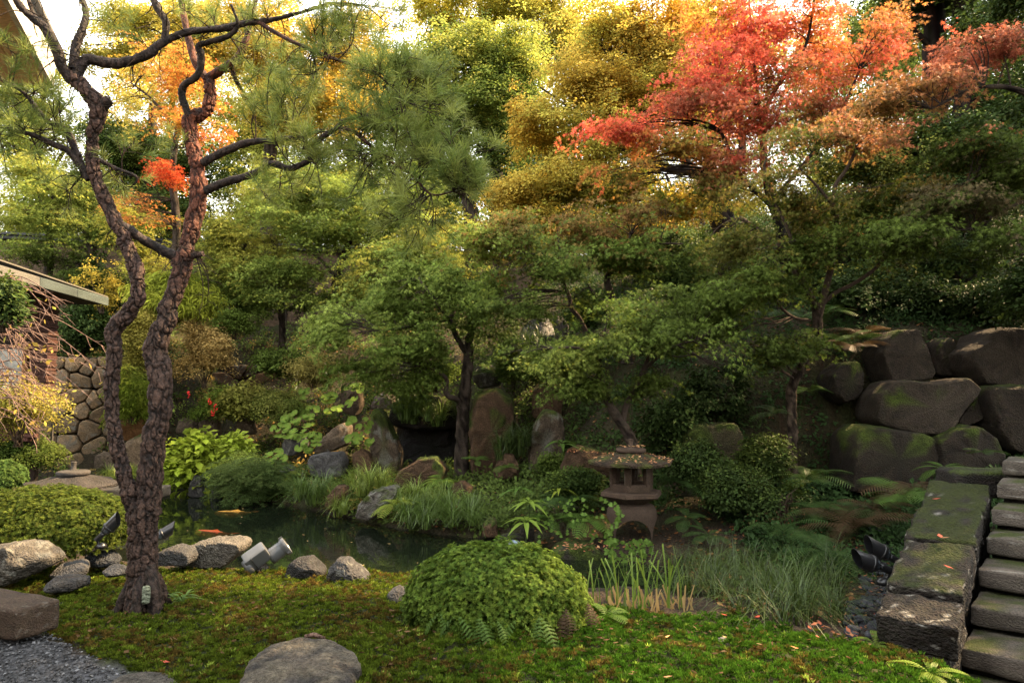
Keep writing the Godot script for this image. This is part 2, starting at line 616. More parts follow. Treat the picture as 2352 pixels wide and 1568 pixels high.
	maple_leaf(star, Vector3(0, 0.006, 0), Vector3.RIGHT, Vector3.UP, 0.042, Color.WHITE, 5)
	LEAF["dry1"] = flat(star)
	var chip := Bag.new()
	var ps := [Vector3(-1, 0, -0.6), Vector3(0.7, 0.1, -0.9), Vector3(1, 0, 0.5), Vector3(-0.5, -0.1, 0.9), Vector3(0.1, 0.8, 0)]
	for k in 4: chip.tri(ps[k], ps[(k + 1) % 4], ps[4], tone(0.7, 1.3))
	LEAF["chip"] = flat(chip)

# fills a crown. Each pad: [x, y, distance, half width px, half height px, half depth m, sprays, colour, other colour]
func crown_clouds(pads: Array, kind: String, o: Dictionary) -> Array:
	var clouds := [Cloud.new(), Cloud.new()]
	var hubs := []
	var size: float = o.get("size", 1.0)
	var sub: int = o.get("sub", 12)
	var thin: float = o.get("thin", 0.34)
	var gap: float = o.get("gap", -0.12)
	var many: float = o.get("many", 1.0)
	var tilt: float = o.get("tilt", 0.5)
	var clump: float = o.get("clump", 0.4)
	var layered: bool = kind.begins_with("maple")
	for pad in pads:
		var d: float = pad[2]
		var c := at(pad[0], pad[1], d)
		var rx: float = pad[3] * pxm(d)
		var ry: float = pad[4] * pxm(d)
		var rz: float = pad[5]
		var subs := []
		for k in sub:
			var q := rnd_dir() * pow(rng.randf(), 0.45) * 0.85
			var p := c + Vector3(q.x * rx, q.y * ry, q.z * rz)
			subs.append([p, rng.randf_range(0.3, 0.55)])
			if k < 9: hubs.append([p, c])
		var lean := rng.randf_range(-0.5, 0.5)
		var tier := ry * rng.randf_range(0.42, 0.55)
		for k in int(pad[6] * many * MANY):
			var q := rnd_dir() * pow(rng.randf(), 0.5)
			var p: Vector3
			if rng.randf() < clump:
				var s: Array = subs[rng.randi() % sub]
				q *= 0.35 + absf(rng.randfn(0.0, 0.55))
				p = s[0] + Vector3(q.x * rx * s[1], q.y * maxf(ry * thin * s[1] * 1.8, 0.04), q.z * rz * maxf(s[1], 0.5))
			else:
				q *= 1.0 + 0.55 * n_gap.get_noise_3dv(q * 90.0 + c * 70.0)
				q *= 1.15
				p = c + Vector3(q.x * rx, q.y * ry, q.z * rz)
			if layered and rng.randf() < 0.6: p.y = c.y + 0.25 * (p.x - c.x) * lean + (roundf((p.y - c.y) / tier + 0.3 * sin(p.x * 2.3 + p.z * 3.1)) + rng.randfn(0.0, 0.13)) * tier
			var out := Vector3((p.x - c.x) / rx, (p.y - c.y) / ry * 0.5, (p.z - c.z) / rz)
			p.y -= (q.x * q.x + q.z * q.z) * 0.12 * ry
			if n_gap.get_noise_3dv(p * 100.0 / size) < gap: continue
			var up := (Vector3.UP + out * tilt + rnd_dir() * 0.3).normalized()
			var f := (Vector3(out.x, 0, out.z) + rnd_dir() * 0.9).normalized()
			f = (f - up * f.dot(up)).normalized()
			var sc := size * rng.randf_range(0.8, 1.25)
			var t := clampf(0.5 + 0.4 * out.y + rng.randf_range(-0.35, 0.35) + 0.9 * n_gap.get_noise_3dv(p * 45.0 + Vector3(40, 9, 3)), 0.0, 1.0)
			var hue: Array = pad
			if pads.size() > 1 and rng.randf() < 0.4:
				var other: Array = pads[rng.randi() % pads.size()]
				if absf(other[0] - pad[0]) < 1.5 * (other[3] + pad[3]) and absf(other[1] - pad[1]) < 1.8 * (other[4] + pad[4]): hue = other
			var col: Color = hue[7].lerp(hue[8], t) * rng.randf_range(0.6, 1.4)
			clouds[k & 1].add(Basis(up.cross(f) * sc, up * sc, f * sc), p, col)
	return [clouds, hubs]

# twigs from the nearest limb to each clump of leaves
func twigs(hubs: Array, wood: Array, tint: Color, thick := 0.012, most := 400) -> ArrayMesh:
	var v := PackedVector3Array()
	var i := PackedInt32Array()
	var c := PackedColorArray()
	var made := 0
	for hub in hubs:
		if made >= most: break
		var target: Vector3 = hub[0]
		var best := 1e9
		var from: Array = wood[0]
		for w in wood:
			var e: float = (w[0] - target).length_squared() + (6.0 if w[0].y > target.y + 0.3 else 0.0)
			if e < best:
				best = e
				from = w
		var a: Vector3 = from[0]
		var len := a.distance_to(target)
		if len < 0.05: continue
		var mid := a.lerp(target, 0.55) + Vector3(rng.randf_range(-1, 1), rng.randf_range(0.0, 0.9), rng.randf_range(-1, 1)) * len * 0.13
		var q1 := a.lerp(mid, 0.5) + rnd_dir() * len * 0.05
		var r0 := minf(from[1] * 0.6, thick * (0.55 + len * 0.45))
		tube(spline([[a, r0], [q1, r0 * 0.8], [mid, r0 * 0.6], [target, r0 * 0.25]], 3), 5, v, i, c, tint)
		for k in 4:
			var s := mid.lerp(target, rng.randf_range(0.1, 0.9))
			var e := target + rnd_dir() * Vector3(0.3, 0.1, 0.3) * minf(len * 0.6 + 0.2, 1.0)
			tube([[s, r0 * 0.3], [s.lerp(e, 0.5) + rnd_dir() * 0.03, r0 * 0.22], [e, r0 * 0.1]], 4, v, i, c, tint)
		made += 1
	return close(v, i, c)

# limbs: arrays of [x, y, distance, radius] rows joined in one list: x, y, d, r, x, y, d, r ...
func rows_of(a: Array) -> Array:
	var out := []
	for k in range(0, a.size(), 4): out.append([at(a[k], a[k + 1], a[k + 2]), a[k + 3]])
	return out

func tree(called: String, label: String, category: String, limbs: Array, pads: Array, kind: String, o := {}) -> Node3D:
	var first := rows_of(limbs[0])
	var foot: Vector3 = first[0][0]
	var t := thing(called, label, category, foot, o.get("group", ""))
	var wood := []
	var bark: Color = o.get("bark", Color(0.075, 0.058, 0.045))
	for k in limbs.size():
		var rows := rows_of(limbs[k])
		if k == 0: rows.push_front([rows[0][0] - Vector3(0, 0.35, 0), rows[0][1] * 1.35])
		for r in spline(rows, 4): wood.append(r)
		for r in rows: r[0] -= foot
		var big: bool = rows[0][1] > 0.05
		piece("trunk" if k == 0 else "limb", limb(rows, 7 if big else 5, 14 if big else 8, bark, rows[0][1] * 0.12 if big else 0.0, Color(0, 0, 0, 0), 0.6), M.bark, t)
	var got := crown_clouds(pads, kind, o)
	var tw := piece("twigs", twigs(got[1], wood, bark * 0.8, o.get("twig", 0.014), o.get("twig_most", 300)), M.bark, t, Transform3D(Basis(), -foot), "stuff")
	for k in 2:
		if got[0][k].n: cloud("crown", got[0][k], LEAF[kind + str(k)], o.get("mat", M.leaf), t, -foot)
	return t

# a bush: foot in pixels, its width and height in pixels
func bush(called: String, label: String, category: String, x: float, y: float, w: float, h: float, d: float, kind: String, n: int, c1: Color, c2: Color, o := {}) -> Node3D:
	var foot := at(x, y, d)
	var t := thing(called, label, category, foot, o.get("group", ""))
	var pads := [[x, y - h * 0.52, d, w * 0.5, h * 0.5, o.get("deep", w * 0.4 * pxm(d)), n, c1, c2]]
	var oo := {"thin": 1.0, "sub": 9, "gap": -0.25}
	oo.merge(o, true)
	var got := crown_clouds(pads, kind, oo)
	var v := PackedVector3Array()
	var i := PackedInt32Array()
	var c := PackedColorArray()
	for hub in got[1]:
		var e: Vector3 = hub[0] - foot
		tube([[Vector3(rng.randf_range(-0.05, 0.05), -0.1, rng.randf_range(-0.05, 0.05)), 0.012], [e * 0.5 + rnd_dir() * 0.05, 0.009], [e, 0.004]], 5, v, i, c, Color(0.07, 0.05, 0.035))
	piece("stems", close(v, i, c), M.bark, t, Transform3D(), "stuff")
	for k in 2:
		if got[0][k].n: cloud("foliage", got[0][k], LEAF[kind + str(k)], o.get("mat", M.leaf), t, -foot)
	return t

func _ready():
	rng.seed = 42
	make_materials()
	make_view()
	make_leaves()
	make_ground()
	lay_moss()
	lay_gravel()
	lay_cover()
	make_buildings()
	make_walls()
	make_stairs()
	make_rocks()
	make_lanterns()
	make_lamps()
	make_trees()
	make_pine()
	make_bushes()
	make_small_plants()
	make_details()

# ---------- materials ----------
func noise_tex(freq: float, kind: int, octaves: int, lo: float, hi: float, size := 512, ret := 1) -> NoiseTexture2D:
	var n := FastNoiseLite.new()
	n.noise_type = kind
	n.frequency = freq
	n.fractal_octaves = octaves
	n.seed = 11
	if kind == FastNoiseLite.TYPE_CELLULAR: n.cellular_return_type = ret
	var g := Gradient.new()
	g.set_color(0, Color(lo, lo, lo))
	g.set_color(1, Color(hi, hi, hi))
	var t := NoiseTexture2D.new()
	t.width = size; t.height = size
	t.seamless = true
	t.noise = n
	t.color_ramp = g
	return t

func surface(rough: float, grain := 0.0, bump := 0.0, scale := Vector3.ONE, which := "grain", spec := 0.3) -> StandardMaterial3D:
	var m := StandardMaterial3D.new()
	m.vertex_color_use_as_albedo = true
	m.roughness = rough
	m.metallic_specular = spec
	if grain > 0.0: m.albedo_texture = tex["tone_" + which]
	if bump > 0.0:
		m.heightmap_enabled = true
		m.heightmap_texture = tex["height_" + which]
		m.heightmap_scale = bump
	if grain > 0.0 or bump > 0.0:
		m.uv1_triplanar = true
		m.uv1_world_triplanar = true
		m.uv1_scale = scale
	return m

func colored(c: Color, rough := 0.7, spec := 0.3, metal := 0.0) -> StandardMaterial3D:
	var m := StandardMaterial3D.new()
	m.albedo_color = c.linear_to_srgb()
	m.roughness = rough
	m.metallic_specular = spec
	m.metallic = metal
	return m

func foliage(through: float, rough: float, spec := 0.25) -> StandardMaterial3D:
	var m := StandardMaterial3D.new()
	m.vertex_color_use_as_albedo = true
	m.roughness = rough
	m.metallic_specular = spec
	m.backlight_enabled = true
	m.backlight = Color(through, through, through).linear_to_srgb()
	return m

func make_materials():
	n_big.noise_type = FastNoiseLite.TYPE_SIMPLEX_SMOOTH
	n_big.seed = 3
	n_big.fractal_octaves = 3
	n_fine.noise_type = FastNoiseLite.TYPE_SIMPLEX
	n_fine.seed = 8
	n_fine.fractal_octaves = 2
	n_cell.noise_type = FastNoiseLite.TYPE_CELLULAR
	n_cell.cellular_return_type = FastNoiseLite.RETURN_DISTANCE2_SUB
	n_cell.fractal_type = FastNoiseLite.FRACTAL_NONE
	n_cell.seed = 5
	n_gap.noise_type = FastNoiseLite.TYPE_SIMPLEX
	n_gap.seed = 21
	n_gap.fractal_octaves = 2
	tex.tone_grain = noise_tex(0.02, FastNoiseLite.TYPE_SIMPLEX, 6, 0.62, 1.0)
	tex.height_grain = noise_tex(0.03, FastNoiseLite.TYPE_SIMPLEX, 6, 0.0, 1.0)
	tex.tone_bark = noise_tex(0.03, FastNoiseLite.TYPE_CELLULAR, 4, 0.45, 1.0, 512, FastNoiseLite.RETURN_CELL_VALUE)
	tex.height_bark = noise_tex(0.025, FastNoiseLite.TYPE_CELLULAR, 3, 0.0, 1.0, 512, FastNoiseLite.RETURN_DISTANCE2_SUB)
	M.stone = surface(0.9, 1.0, 3.2, Vector3.ONE * 2.2)
	M.wet = surface(0.35, 1.0, 2.0, Vector3.ONE * 1.6)
	M.granite = surface(0.85, 1.0, 0.8, Vector3.ONE * 4.0)
	M.soil = surface(0.95, 1.0, 3.0, Vector3.ONE * 1.3)
	M.bark = surface(0.85, 1.0, 1.0, Vector3(5, 1.6, 5), "grain", 0.2)
	M.pine = surface(0.75, 1.0, 0.9, Vector3(5, 2.6, 5), "bark", 0.35)
	M.leaf = foliage(0.95, 0.5, 0.17)
	M.gloss = foliage(0.5, 0.55, 0.18)
	M.thin = foliage(1.1, 0.5, 0.15)
	M.needle = foliage(0.7, 0.5, 0.3)
	M.moss = foliage(0.6, 0.8, 0.1)
	M.dry = foliage(0.4, 0.6)
	M.plaster = surface(0.9, 1.0, 0.3, Vector3.ONE * 0.6)
	M.tile = surface(0.5, 1.0, 0.2, Vector3.ONE * 3.0)
	M.wood = surface(0.7, 1.0, 0.2, Vector3(1, 8, 8))
	M.black = colored(Color(0.012, 0.012, 0.013), 0.32, 0.5)
	M.grey = colored(Color(0.07, 0.072, 0.072), 0.35, 0.5)
	M.darkgrey = colored(Color(0.04, 0.04, 0.04), 0.5)
	M.lens = colored(Color(0.05, 0.06, 0.07), 0.08, 0.6)
	var w := StandardMaterial3D.new()
	w.albedo_color = Color(Color(0.006, 0.009, 0.005).linear_to_srgb(), 0.62)
	w.transparency = BaseMaterial3D.TRANSPARENCY_ALPHA
	w.roughness = 0.02
	w.metallic_specular = 0.5
	var nt := noise_tex(0.012, FastNoiseLite.TYPE_SIMPLEX_SMOOTH, 2, 0.0, 1.0)
	nt.color_ramp = null
	nt.as_normal_map = true
	nt.bump_strength = 3.0
	w.normal_enabled = true
	w.normal_texture = nt
	w.normal_scale = 0.07
	w.uv1_triplanar = true
	w.uv1_world_triplanar = true
	w.uv1_scale = Vector3(0.55, 0.55, 0.9)
	M.water = w

# ---------- camera, sky, sun ----------
func make_view():
	var cam := Camera3D.new()
	cam.name = "camera"
	cam.fov = rad_to_deg(2.0 * atan(784.0 / F))
	cam.position = Vector3(0, EYE, 0)
	cam.rotation.x = PITCH
	cam.near = 0.05
	cam.far = 400.0
	add_child(cam)
	cam.current = true
	var env := Environment.new()
	env.background_mode = Environment.BG_SKY
	var sky := Sky.new()
	var sm := ProceduralSkyMaterial.new()
	sm.sky_top_color = Color(0.86, 0.87, 0.88)
	sm.sky_horizon_color = Color(0.98, 0.96, 0.91)
	sm.sky_curve = 0.2
	sm.ground_bottom_color = Color(0.12, 0.11, 0.08)
	sm.ground_horizon_color = Color(0.4, 0.38, 0.33)
	sm.sun_angle_max = 1.0
	sm.sky_energy_multiplier = 1.0
	sky.sky_material = sm
	env.sky = sky
	env.background_energy_multiplier = 1.0
	env.tonemap_mode = Environment.TONE_MAPPER_LINEAR
	env.tonemap_exposure = 6.0
	env.sdfgi_enabled = true
	env.ssao_enabled = true
	env.ssil_enabled = true
	var we := WorldEnvironment.new()
	we.name = "world_environment"
	we.environment = env
	add_child(we)
	var sun := DirectionalLight3D.new()
	sun.name = "sun"
	sun.light_color = Color(1.0, 0.86, 0.66)
	sun.light_energy = 1.6
	sun.light_angular_distance = 0.6
	sun.shadow_enabled = true
	add_child(sun)
	sun.look_at_from_position(Vector3(0.62, 0.74, -0.24) * 50.0, Vector3.ZERO)

# ---------- ground, water, moss, gravel ----------
func make_ground():
	for p in [[60, 1128], [380, 1118], [520, 1135], [660, 1160], [760, 1180], [900, 1213], [1040, 1232], [1200, 1245], [1290, 1264], [1420, 1286], [1560, 1310], [1610, 1350], [1510, 1400], [1300, 1388], [1000, 1346], [860, 1338], [700, 1334], [400, 1312], [180, 1276], [40, 1200]]:
		var q := level(p[0], p[1], 0.0)
		pond.append(Vector2(q.x, -q.z))
	for p in [[-900, 1415], [0, 1430], [95, 1447], [190, 1498], [330, 1562], [560, 1760], [-900, 1760]]:
		var q := level(p[0], p[1], 0.47)
		gravel.append(Vector2(q.x, -q.z))
	for p in [[-60, 1290], [110, 1236], [300, 1240], [420, 1250], [600, 1252], [860, 1256], [1100, 1290], [1330, 1366], [1560, 1398], [1700, 1400], [1830, 1440], [2010, 1500], [2090, 1500], [2330, 1660], [400, 1660], [150, 1475], [60, 1440], [-60, 1420]]:
		var q := level(p[0], p[1], 0.42)
		moss_area.append(Vector2(q.x, -q.z))
	var xs := []
	var x := -90.0
	while x < 90.0:
		xs.append(x)
		var ax := absf(x + 0.01)
		x += 0.09 if ax < 5.0 else 0.22 if ax < 11.0 else 1.5 if ax < 25 else 9.0
	var ds := []
	var d := -4.0
	while d < 160.0:
		ds.append(d)
		d += 0.8 if d < 3.2 else 0.09 if d < 7.6 else 0.2 if d < 16.5 else 0.5 if d < 28.0 else 8.0
	var v := PackedVector3Array()
	var c := PackedColorArray()
	var idx := PackedInt32Array()
	for dd in ds:
		for xx in xs:
			var h := height(xx, maxf(dd, 2.0))
			v.append(Vector3(xx, h, -dd))
			var col := Color(0.045, 0.032, 0.02)
			var q := Vector2(xx, dd)
			var z := n_big.get_noise_2d(xx * 300.0, dd * 300.0)
			if h < -0.02: col = Color(0.014, 0.016, 0.009)
			elif dd < 8.0 and xx < 3.4:
				if edge_distance(gravel, q) < 0.0: col = Color(0.09, 0.09, 0.095)
				elif edge_distance(moss_area, q) < 0.0: col = Color(0.026, 0.032, 0.008)
			elif dd > 9.0: col = Color(0.055, 0.036, 0.02).lerp(Color(0.03, 0.035, 0.012), clampf(0.5 + z, 0, 1))
			col = col * (1.0 + 0.5 * z)
			col.a = 1.0
			c.append(col)
	var nx := xs.size()
	for j in ds.size() - 1:
		for i in nx - 1:
			var a := j * nx + i
			idx.append_array([a, a + nx, a + 1, a + 1, a + nx, a + nx + 1])
	struct("ground", close(v, idx, c), M.soil)
	var pb := Bag.new()
	pb.quad(Vector3(-16, 0, -5.6), Vector3(-16, 0, -16), Vector3(3.0, 0, -16), Vector3(3.0, 0, -5.6))
	var water := struct("pond_water", flat(pb), M.water)
	water.cast_shadow = GeometryInstance3D.SHADOW_CASTING_SETTING_ON

func lay_moss():
	var clouds := [Cloud.new(), Cloud.new(), Cloud.new()]
	var d := 3.35
	while d < 7.7:
		var step := 0.0145 * (0.55 + 0.11 * d)
		var reach := d * 0.78
		var x := -reach
		while x < reach:
			var xx := x + rng.randf_range(-0.6, 0.6) * step
			var dd := d + rng.randf_range(-0.6, 0.6) * step
			x += step
			var q := Vector2(xx, dd)
			var e := edge_distance(moss_area, q) + 0.07 * n_big.get_noise_2d(xx * 500.0, dd * 500.0)
			if e > 0.0: continue
			var h := height(xx, dd)
			if h < 0.04 or edge_distance(gravel, q) < 0.03: continue
			var patch := n_big.get_noise_2d(xx * 190.0 + 500.0, dd * 190.0)
			var small := n_fine.get_noise_2d(xx * 900.0, dd * 900.0)
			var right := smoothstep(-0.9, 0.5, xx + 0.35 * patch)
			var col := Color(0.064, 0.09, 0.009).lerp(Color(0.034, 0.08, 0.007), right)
			var brown := clampf((patch * 1.6 + small * 1.3 - 0.25 - right * 0.34) * 1.7, 0.0, 0.75)
			col = col.lerp(Color(0.085, 0.042, 0.014), brown)
			if small > 0.5 and rng.randf() < 0.2: col = col.lerp(Color(0.19, 0.27, 0.04), 0.7)
			var tuft := n_fine.get_noise_2d(xx * 1500.0 + 77.0, dd * 1500.0)
			col = col * rng.randf_range(0.65, 1.3) * (1.0 + 0.8 * tuft)  # cushion tops painted lighter and hollows darker, like shade between them
			var sc := rng.randf_range(0.8, 1.5)
			var b := Basis(Vector3.UP, rng.randf() * TAU).scaled(Vector3.ONE * sc)
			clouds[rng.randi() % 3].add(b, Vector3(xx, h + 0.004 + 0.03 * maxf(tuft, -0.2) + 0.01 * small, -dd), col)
		d += step
	var o := thing("moss", "deep green and russet cushion moss covering the near bank of the pond", "moss")
	o.set_meta("kind", "stuff")
	for k in 3: cloud("sprigs", clouds[k], LEAF["moss" + str(k)], M.moss, o)

func lay_gravel():
	var c := Cloud.new()
	for k in 15000:
		var x := rng.randf_range(-4.6, -0.9)
		var d := rng.randf_range(3.0, 5.0)
		if edge_distance(gravel, Vector2(x, d)) > 0.02: continue
		var s := rng.randf_range(0.005, 0.012)
		var t := rng.randf_range(0.03, 0.17) if rng.randf() < 0.9 else 0.28
		c.add(Basis.from_euler(Vector3(rng.randf_range(-0.7, 0.7), rng.randf() * TAU, rng.randf_range(-0.7, 0.7))).scaled(Vector3(s, s * 0.8, s * 1.2)), Vector3(x, 0.46 + rng.randf() * 0.006, -d), Color(t, t, t * 1.04))
	var o := cloud("gravel", c, LEAF.chip, M.stone, self)
	tag(o, "grey gravel of the path in the bottom left corner", "gravel", "", "stuff")

# low ivy, box and litter on the slopes: nobody could count it
func lay_cover():
	var c := [Cloud.new(), Cloud.new()]
	var dry := [Cloud.new(), Cloud.new()]
	for k in 30000:
		var d := rng.randf_range(7.0, 25.0)
		var x := rng.randf_range(-0.8, 0.85) * d
		if height(x, d) < 0.04: continue
		var h := height(x, d)
		var z := n_gap.get_noise_2d(x * 120.0, d * 120.0)
		var bare := smoothstep(-3.5, -1.0, x) * 0.0 + (0.25 if d > 14.0 and x < -1.0 else 0.0)
		if z < -0.22 + bare: continue
		if d < 9.5 and x < 2.7: continue
		var shade := smoothstep(-1.0, 3.0, x)  # ivy is painted darker towards the right, for the shade there
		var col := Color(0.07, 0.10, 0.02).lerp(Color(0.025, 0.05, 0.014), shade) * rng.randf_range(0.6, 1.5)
		if x < -2.0 and rng.randf() < 0.18: col = Color(0.22, 0.15, 0.04)
		var up := (Vector3.UP * 0.8 + Vector3(0, 0, 0.8) + rnd_dir() * 0.7).normalized()
		var f := up.cross(rnd_dir()).normalized()
		var s := rng.randf_range(0.7, 1.5)
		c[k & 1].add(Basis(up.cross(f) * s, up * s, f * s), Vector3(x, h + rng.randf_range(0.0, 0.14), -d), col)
	for k in 16000:
		var d := rng.randf_range(5.2, 20.0)
		var x := rng.randf_range(-0.6, 0.8) * d
		if d < 9.0 and x < 1.6: continue
		var h := height(x, d)
		if h < 0.03: continue
		var col := Color(0.17, 0.065, 0.025).lerp(Color(0.24, 0.13, 0.05), rng.randf()) * rng.randf_range(0.4, 1.2)
		dry[k & 1].add(Basis.from_euler(Vector3(rng.randf_range(0.0, 0.9), rng.randf() * TAU, rng.randf_range(-0.5, 0.5))).scaled(Vector3.ONE * rng.randf_range(0.8, 1.4)), Vector3(x, h + 0.012, -d), col)
	var o := thing("ground_cover", "low ivy and box leaves creeping over the shaded slopes", "ground cover")
	o.set_meta("kind", "stuff")
	for k in 2: cloud("ivy_leaves", c[k], LEAF["oval" + str(k)], M.gloss, o)
	var l := thing("leaf_litter", "brown fallen leaves strewn over the slope and under the trees", "leaf litter")
	l.set_meta("kind", "stuff")
	for k in 2: cloud("dry_leaves", dry[k], LEAF["dry" + str(k)], M.dry, l)

# ---------- stone walls ----------
func clip_cell(cell: PackedVector2Array, mid: Vector2, n: Vector2) -> PackedVector2Array:
	var out := PackedVector2Array()
	for i in cell.size():
		var a := cell[i]
		var b := cell[(i + 1) % cell.size()]
		var da := (a - mid).dot(n)
		var db := (b - mid).dot(n)
		if da <= 0.0: out.append(a)
		if (da < 0.0) != (db < 0.0): out.append(a + (b - a) * (da / (da - db)))
	return out

# irregular stones fitted together in the plane from a to b (feet of the wall), each a part
func stone_wall(called: String, label: String, category: String, a: Vector3, b: Vector3, tall: float, cw: float, ch: float, o := {}):
	var t := thing(called, label, category, a)
	var ux := (b - a).normalized()
	var out := ux.cross(Vector3.UP).normalized()
	if out.z < 0.0: out = -out
	var len := a.distance_to(b)
	var seeds := PackedVector2Array()
	var rows := int(ceil(tall / ch))
	for r in rows + 2:
		var n := int(ceil(len / cw)) + 2
		for k in n: if rng.randf() > 0.14: seeds.append(Vector2((k - 0.5 + 0.5 * (r & 1) + rng.randf_range(-0.5, 0.5)) * cw, (r - 0.5 + rng.randf_range(-0.46, 0.46)) * ch))
	var lean: float = o.get("lean", 0.12)
	for i in seeds.size():
		var s := seeds[i]
		if s.x < -cw * 0.2 or s.x > len + cw * 0.2 or s.y < -ch * 0.3 or s.y > tall + ch * 0.2: continue
		var cell := PackedVector2Array([Vector2(-0.1, -0.3), Vector2(len, -0.3), Vector2(len, tall + rng.randf_range(-0.1, 0.05)), Vector2(-0.1, tall + rng.randf_range(-0.1, 0.05))])
		for j in seeds.size():
			if j == i or s.distance_squared_to(seeds[j]) > 9.0 * cw * cw: continue
			cell = clip_cell(cell, (s + seeds[j]) * 0.5, (seeds[j] - s).normalized())
			if cell.size() < 3: break
		if cell.size() < 3: continue
		var inset := Geometry2D.offset_polygon(cell, -0.014, Geometry2D.JOIN_ROUND)
		if inset.is_empty() or inset[0].size() < 3: continue
		var tint: Color = o.get("col", Color(0.2, 0.16, 0.115))
		tint = tint * rng.randf_range(0.7, 1.25)
		var mesh := stone_body(inset[0], ux, Vector3.UP, out, 0.34, {"n": 32, "square": 0.16, "tight": true, "seed": i + 40, "col": tint, "col2": tint * Color(1.5, 1.35, 1.2), "amp": 0.014, "cuts": 7, "moss": o.get("moss", 0.0), "lichen": 0.15})
		var c: Vector2 = mesh.get_meta("centre")
		piece("stone", mesh, M.stone, t, Transform3D(Basis(), ux * c.x + Vector3.UP * c.y - out * (0.10 + lean * c.y)))
	var core := block(Vector3(len + 0.2, tall + 0.1, 0.3), 0.05, 0.02, 3, Color(0.02, 0.017, 0.013))
	piece("earth_fill", core, M.soil, t, Transform3D(Basis(ux, Vector3.UP, out).rotated(ux, -lean * 0.9), ux * len * 0.5 + Vector3.UP * (tall * 0.5 - 0.12) - out * (0.3 + lean * tall * 0.5)))

# ---------- buildings and garden wall ----------
func slab(b: Bag, p: Array, th: float, col: Color):   # four corners in order, thickness downwards
	var q := []
	for k in 4: q.append(p[k] - Vector3(0, th, 0))
	b.quad(p[0], p[1], p[2], p[3], col)
	b.quad(q[3], q[2], q[1], q[0], col)
	for k in 4: b.quad(p[(k + 1) % 4], p[k], q[k], q[(k + 1) % 4], col)

func eave(t: Node3D, far_end: Vector3, near_end: Vector3, wide: float, board: float, soffit: Color, planks: float):
	var along_ := (near_end - far_end).normalized()
	var left := Vector3(-1, 0, 0)
	var len := far_end.distance_to(near_end)
	# fascia: copper at the corner, nearer lengths painted pale as if sunlit
	var n := int(len / 1.15)
	for k in n:
		var m := block(Vector3(0.05, board, len / n - 0.006), 0.006, 0.003, k + 3, Color(0.13, 0.16, 0.145) if k < 2 else Color(0.30, 0.28, 0.24), 4)
		piece("fascia", m, M.granite, t, Transform3D(Basis.looking_at(-along_, Vector3.UP), far_end - t.position + along_ * (k + 0.5) * len / n + Vector3(0, board * 0.5, 0)))
	# upper course, tapering towards the corner, and the roof surface behind it
	var b := Bag.new()
	var p0 := far_end - t.position + Vector3(-0.02, board + 0.004, 0)
	var p1 := near_end - t.position + Vector3(-0.02, board + 0.004, 0)
	slab(b, [p0 + Vector3(0.03, 0.02, 0), p1 + Vector3(0.03, 0.10, 0), p1 + left * wide + Vector3(0, 0.95, 0), p0 + left * wide + Vector3(0, 0.62, 0)], 0.02, Color(0.19, 0.17, 0.14))
	piece("roof", flat(b), M.wood, t)
	# soffit boards
	var rows := int(wide / planks)
	for k in rows:
		var s := Bag.new()
		var o0 := p0 + left * (0.04 + k * planks) - Vector3(0, board * 0.75, 0)
		var o1 := p1 + left * (0.04 + k * planks) - Vector3(0, board * 0.75, 0)
		slab(s, [o0, o1, o1 + left * (planks - 0.008), o0 + left * (planks - 0.008)], 0.02, soffit * rng.randf_range(0.85, 1.1))
		piece("soffit_board", flat(s), M.wood, t)

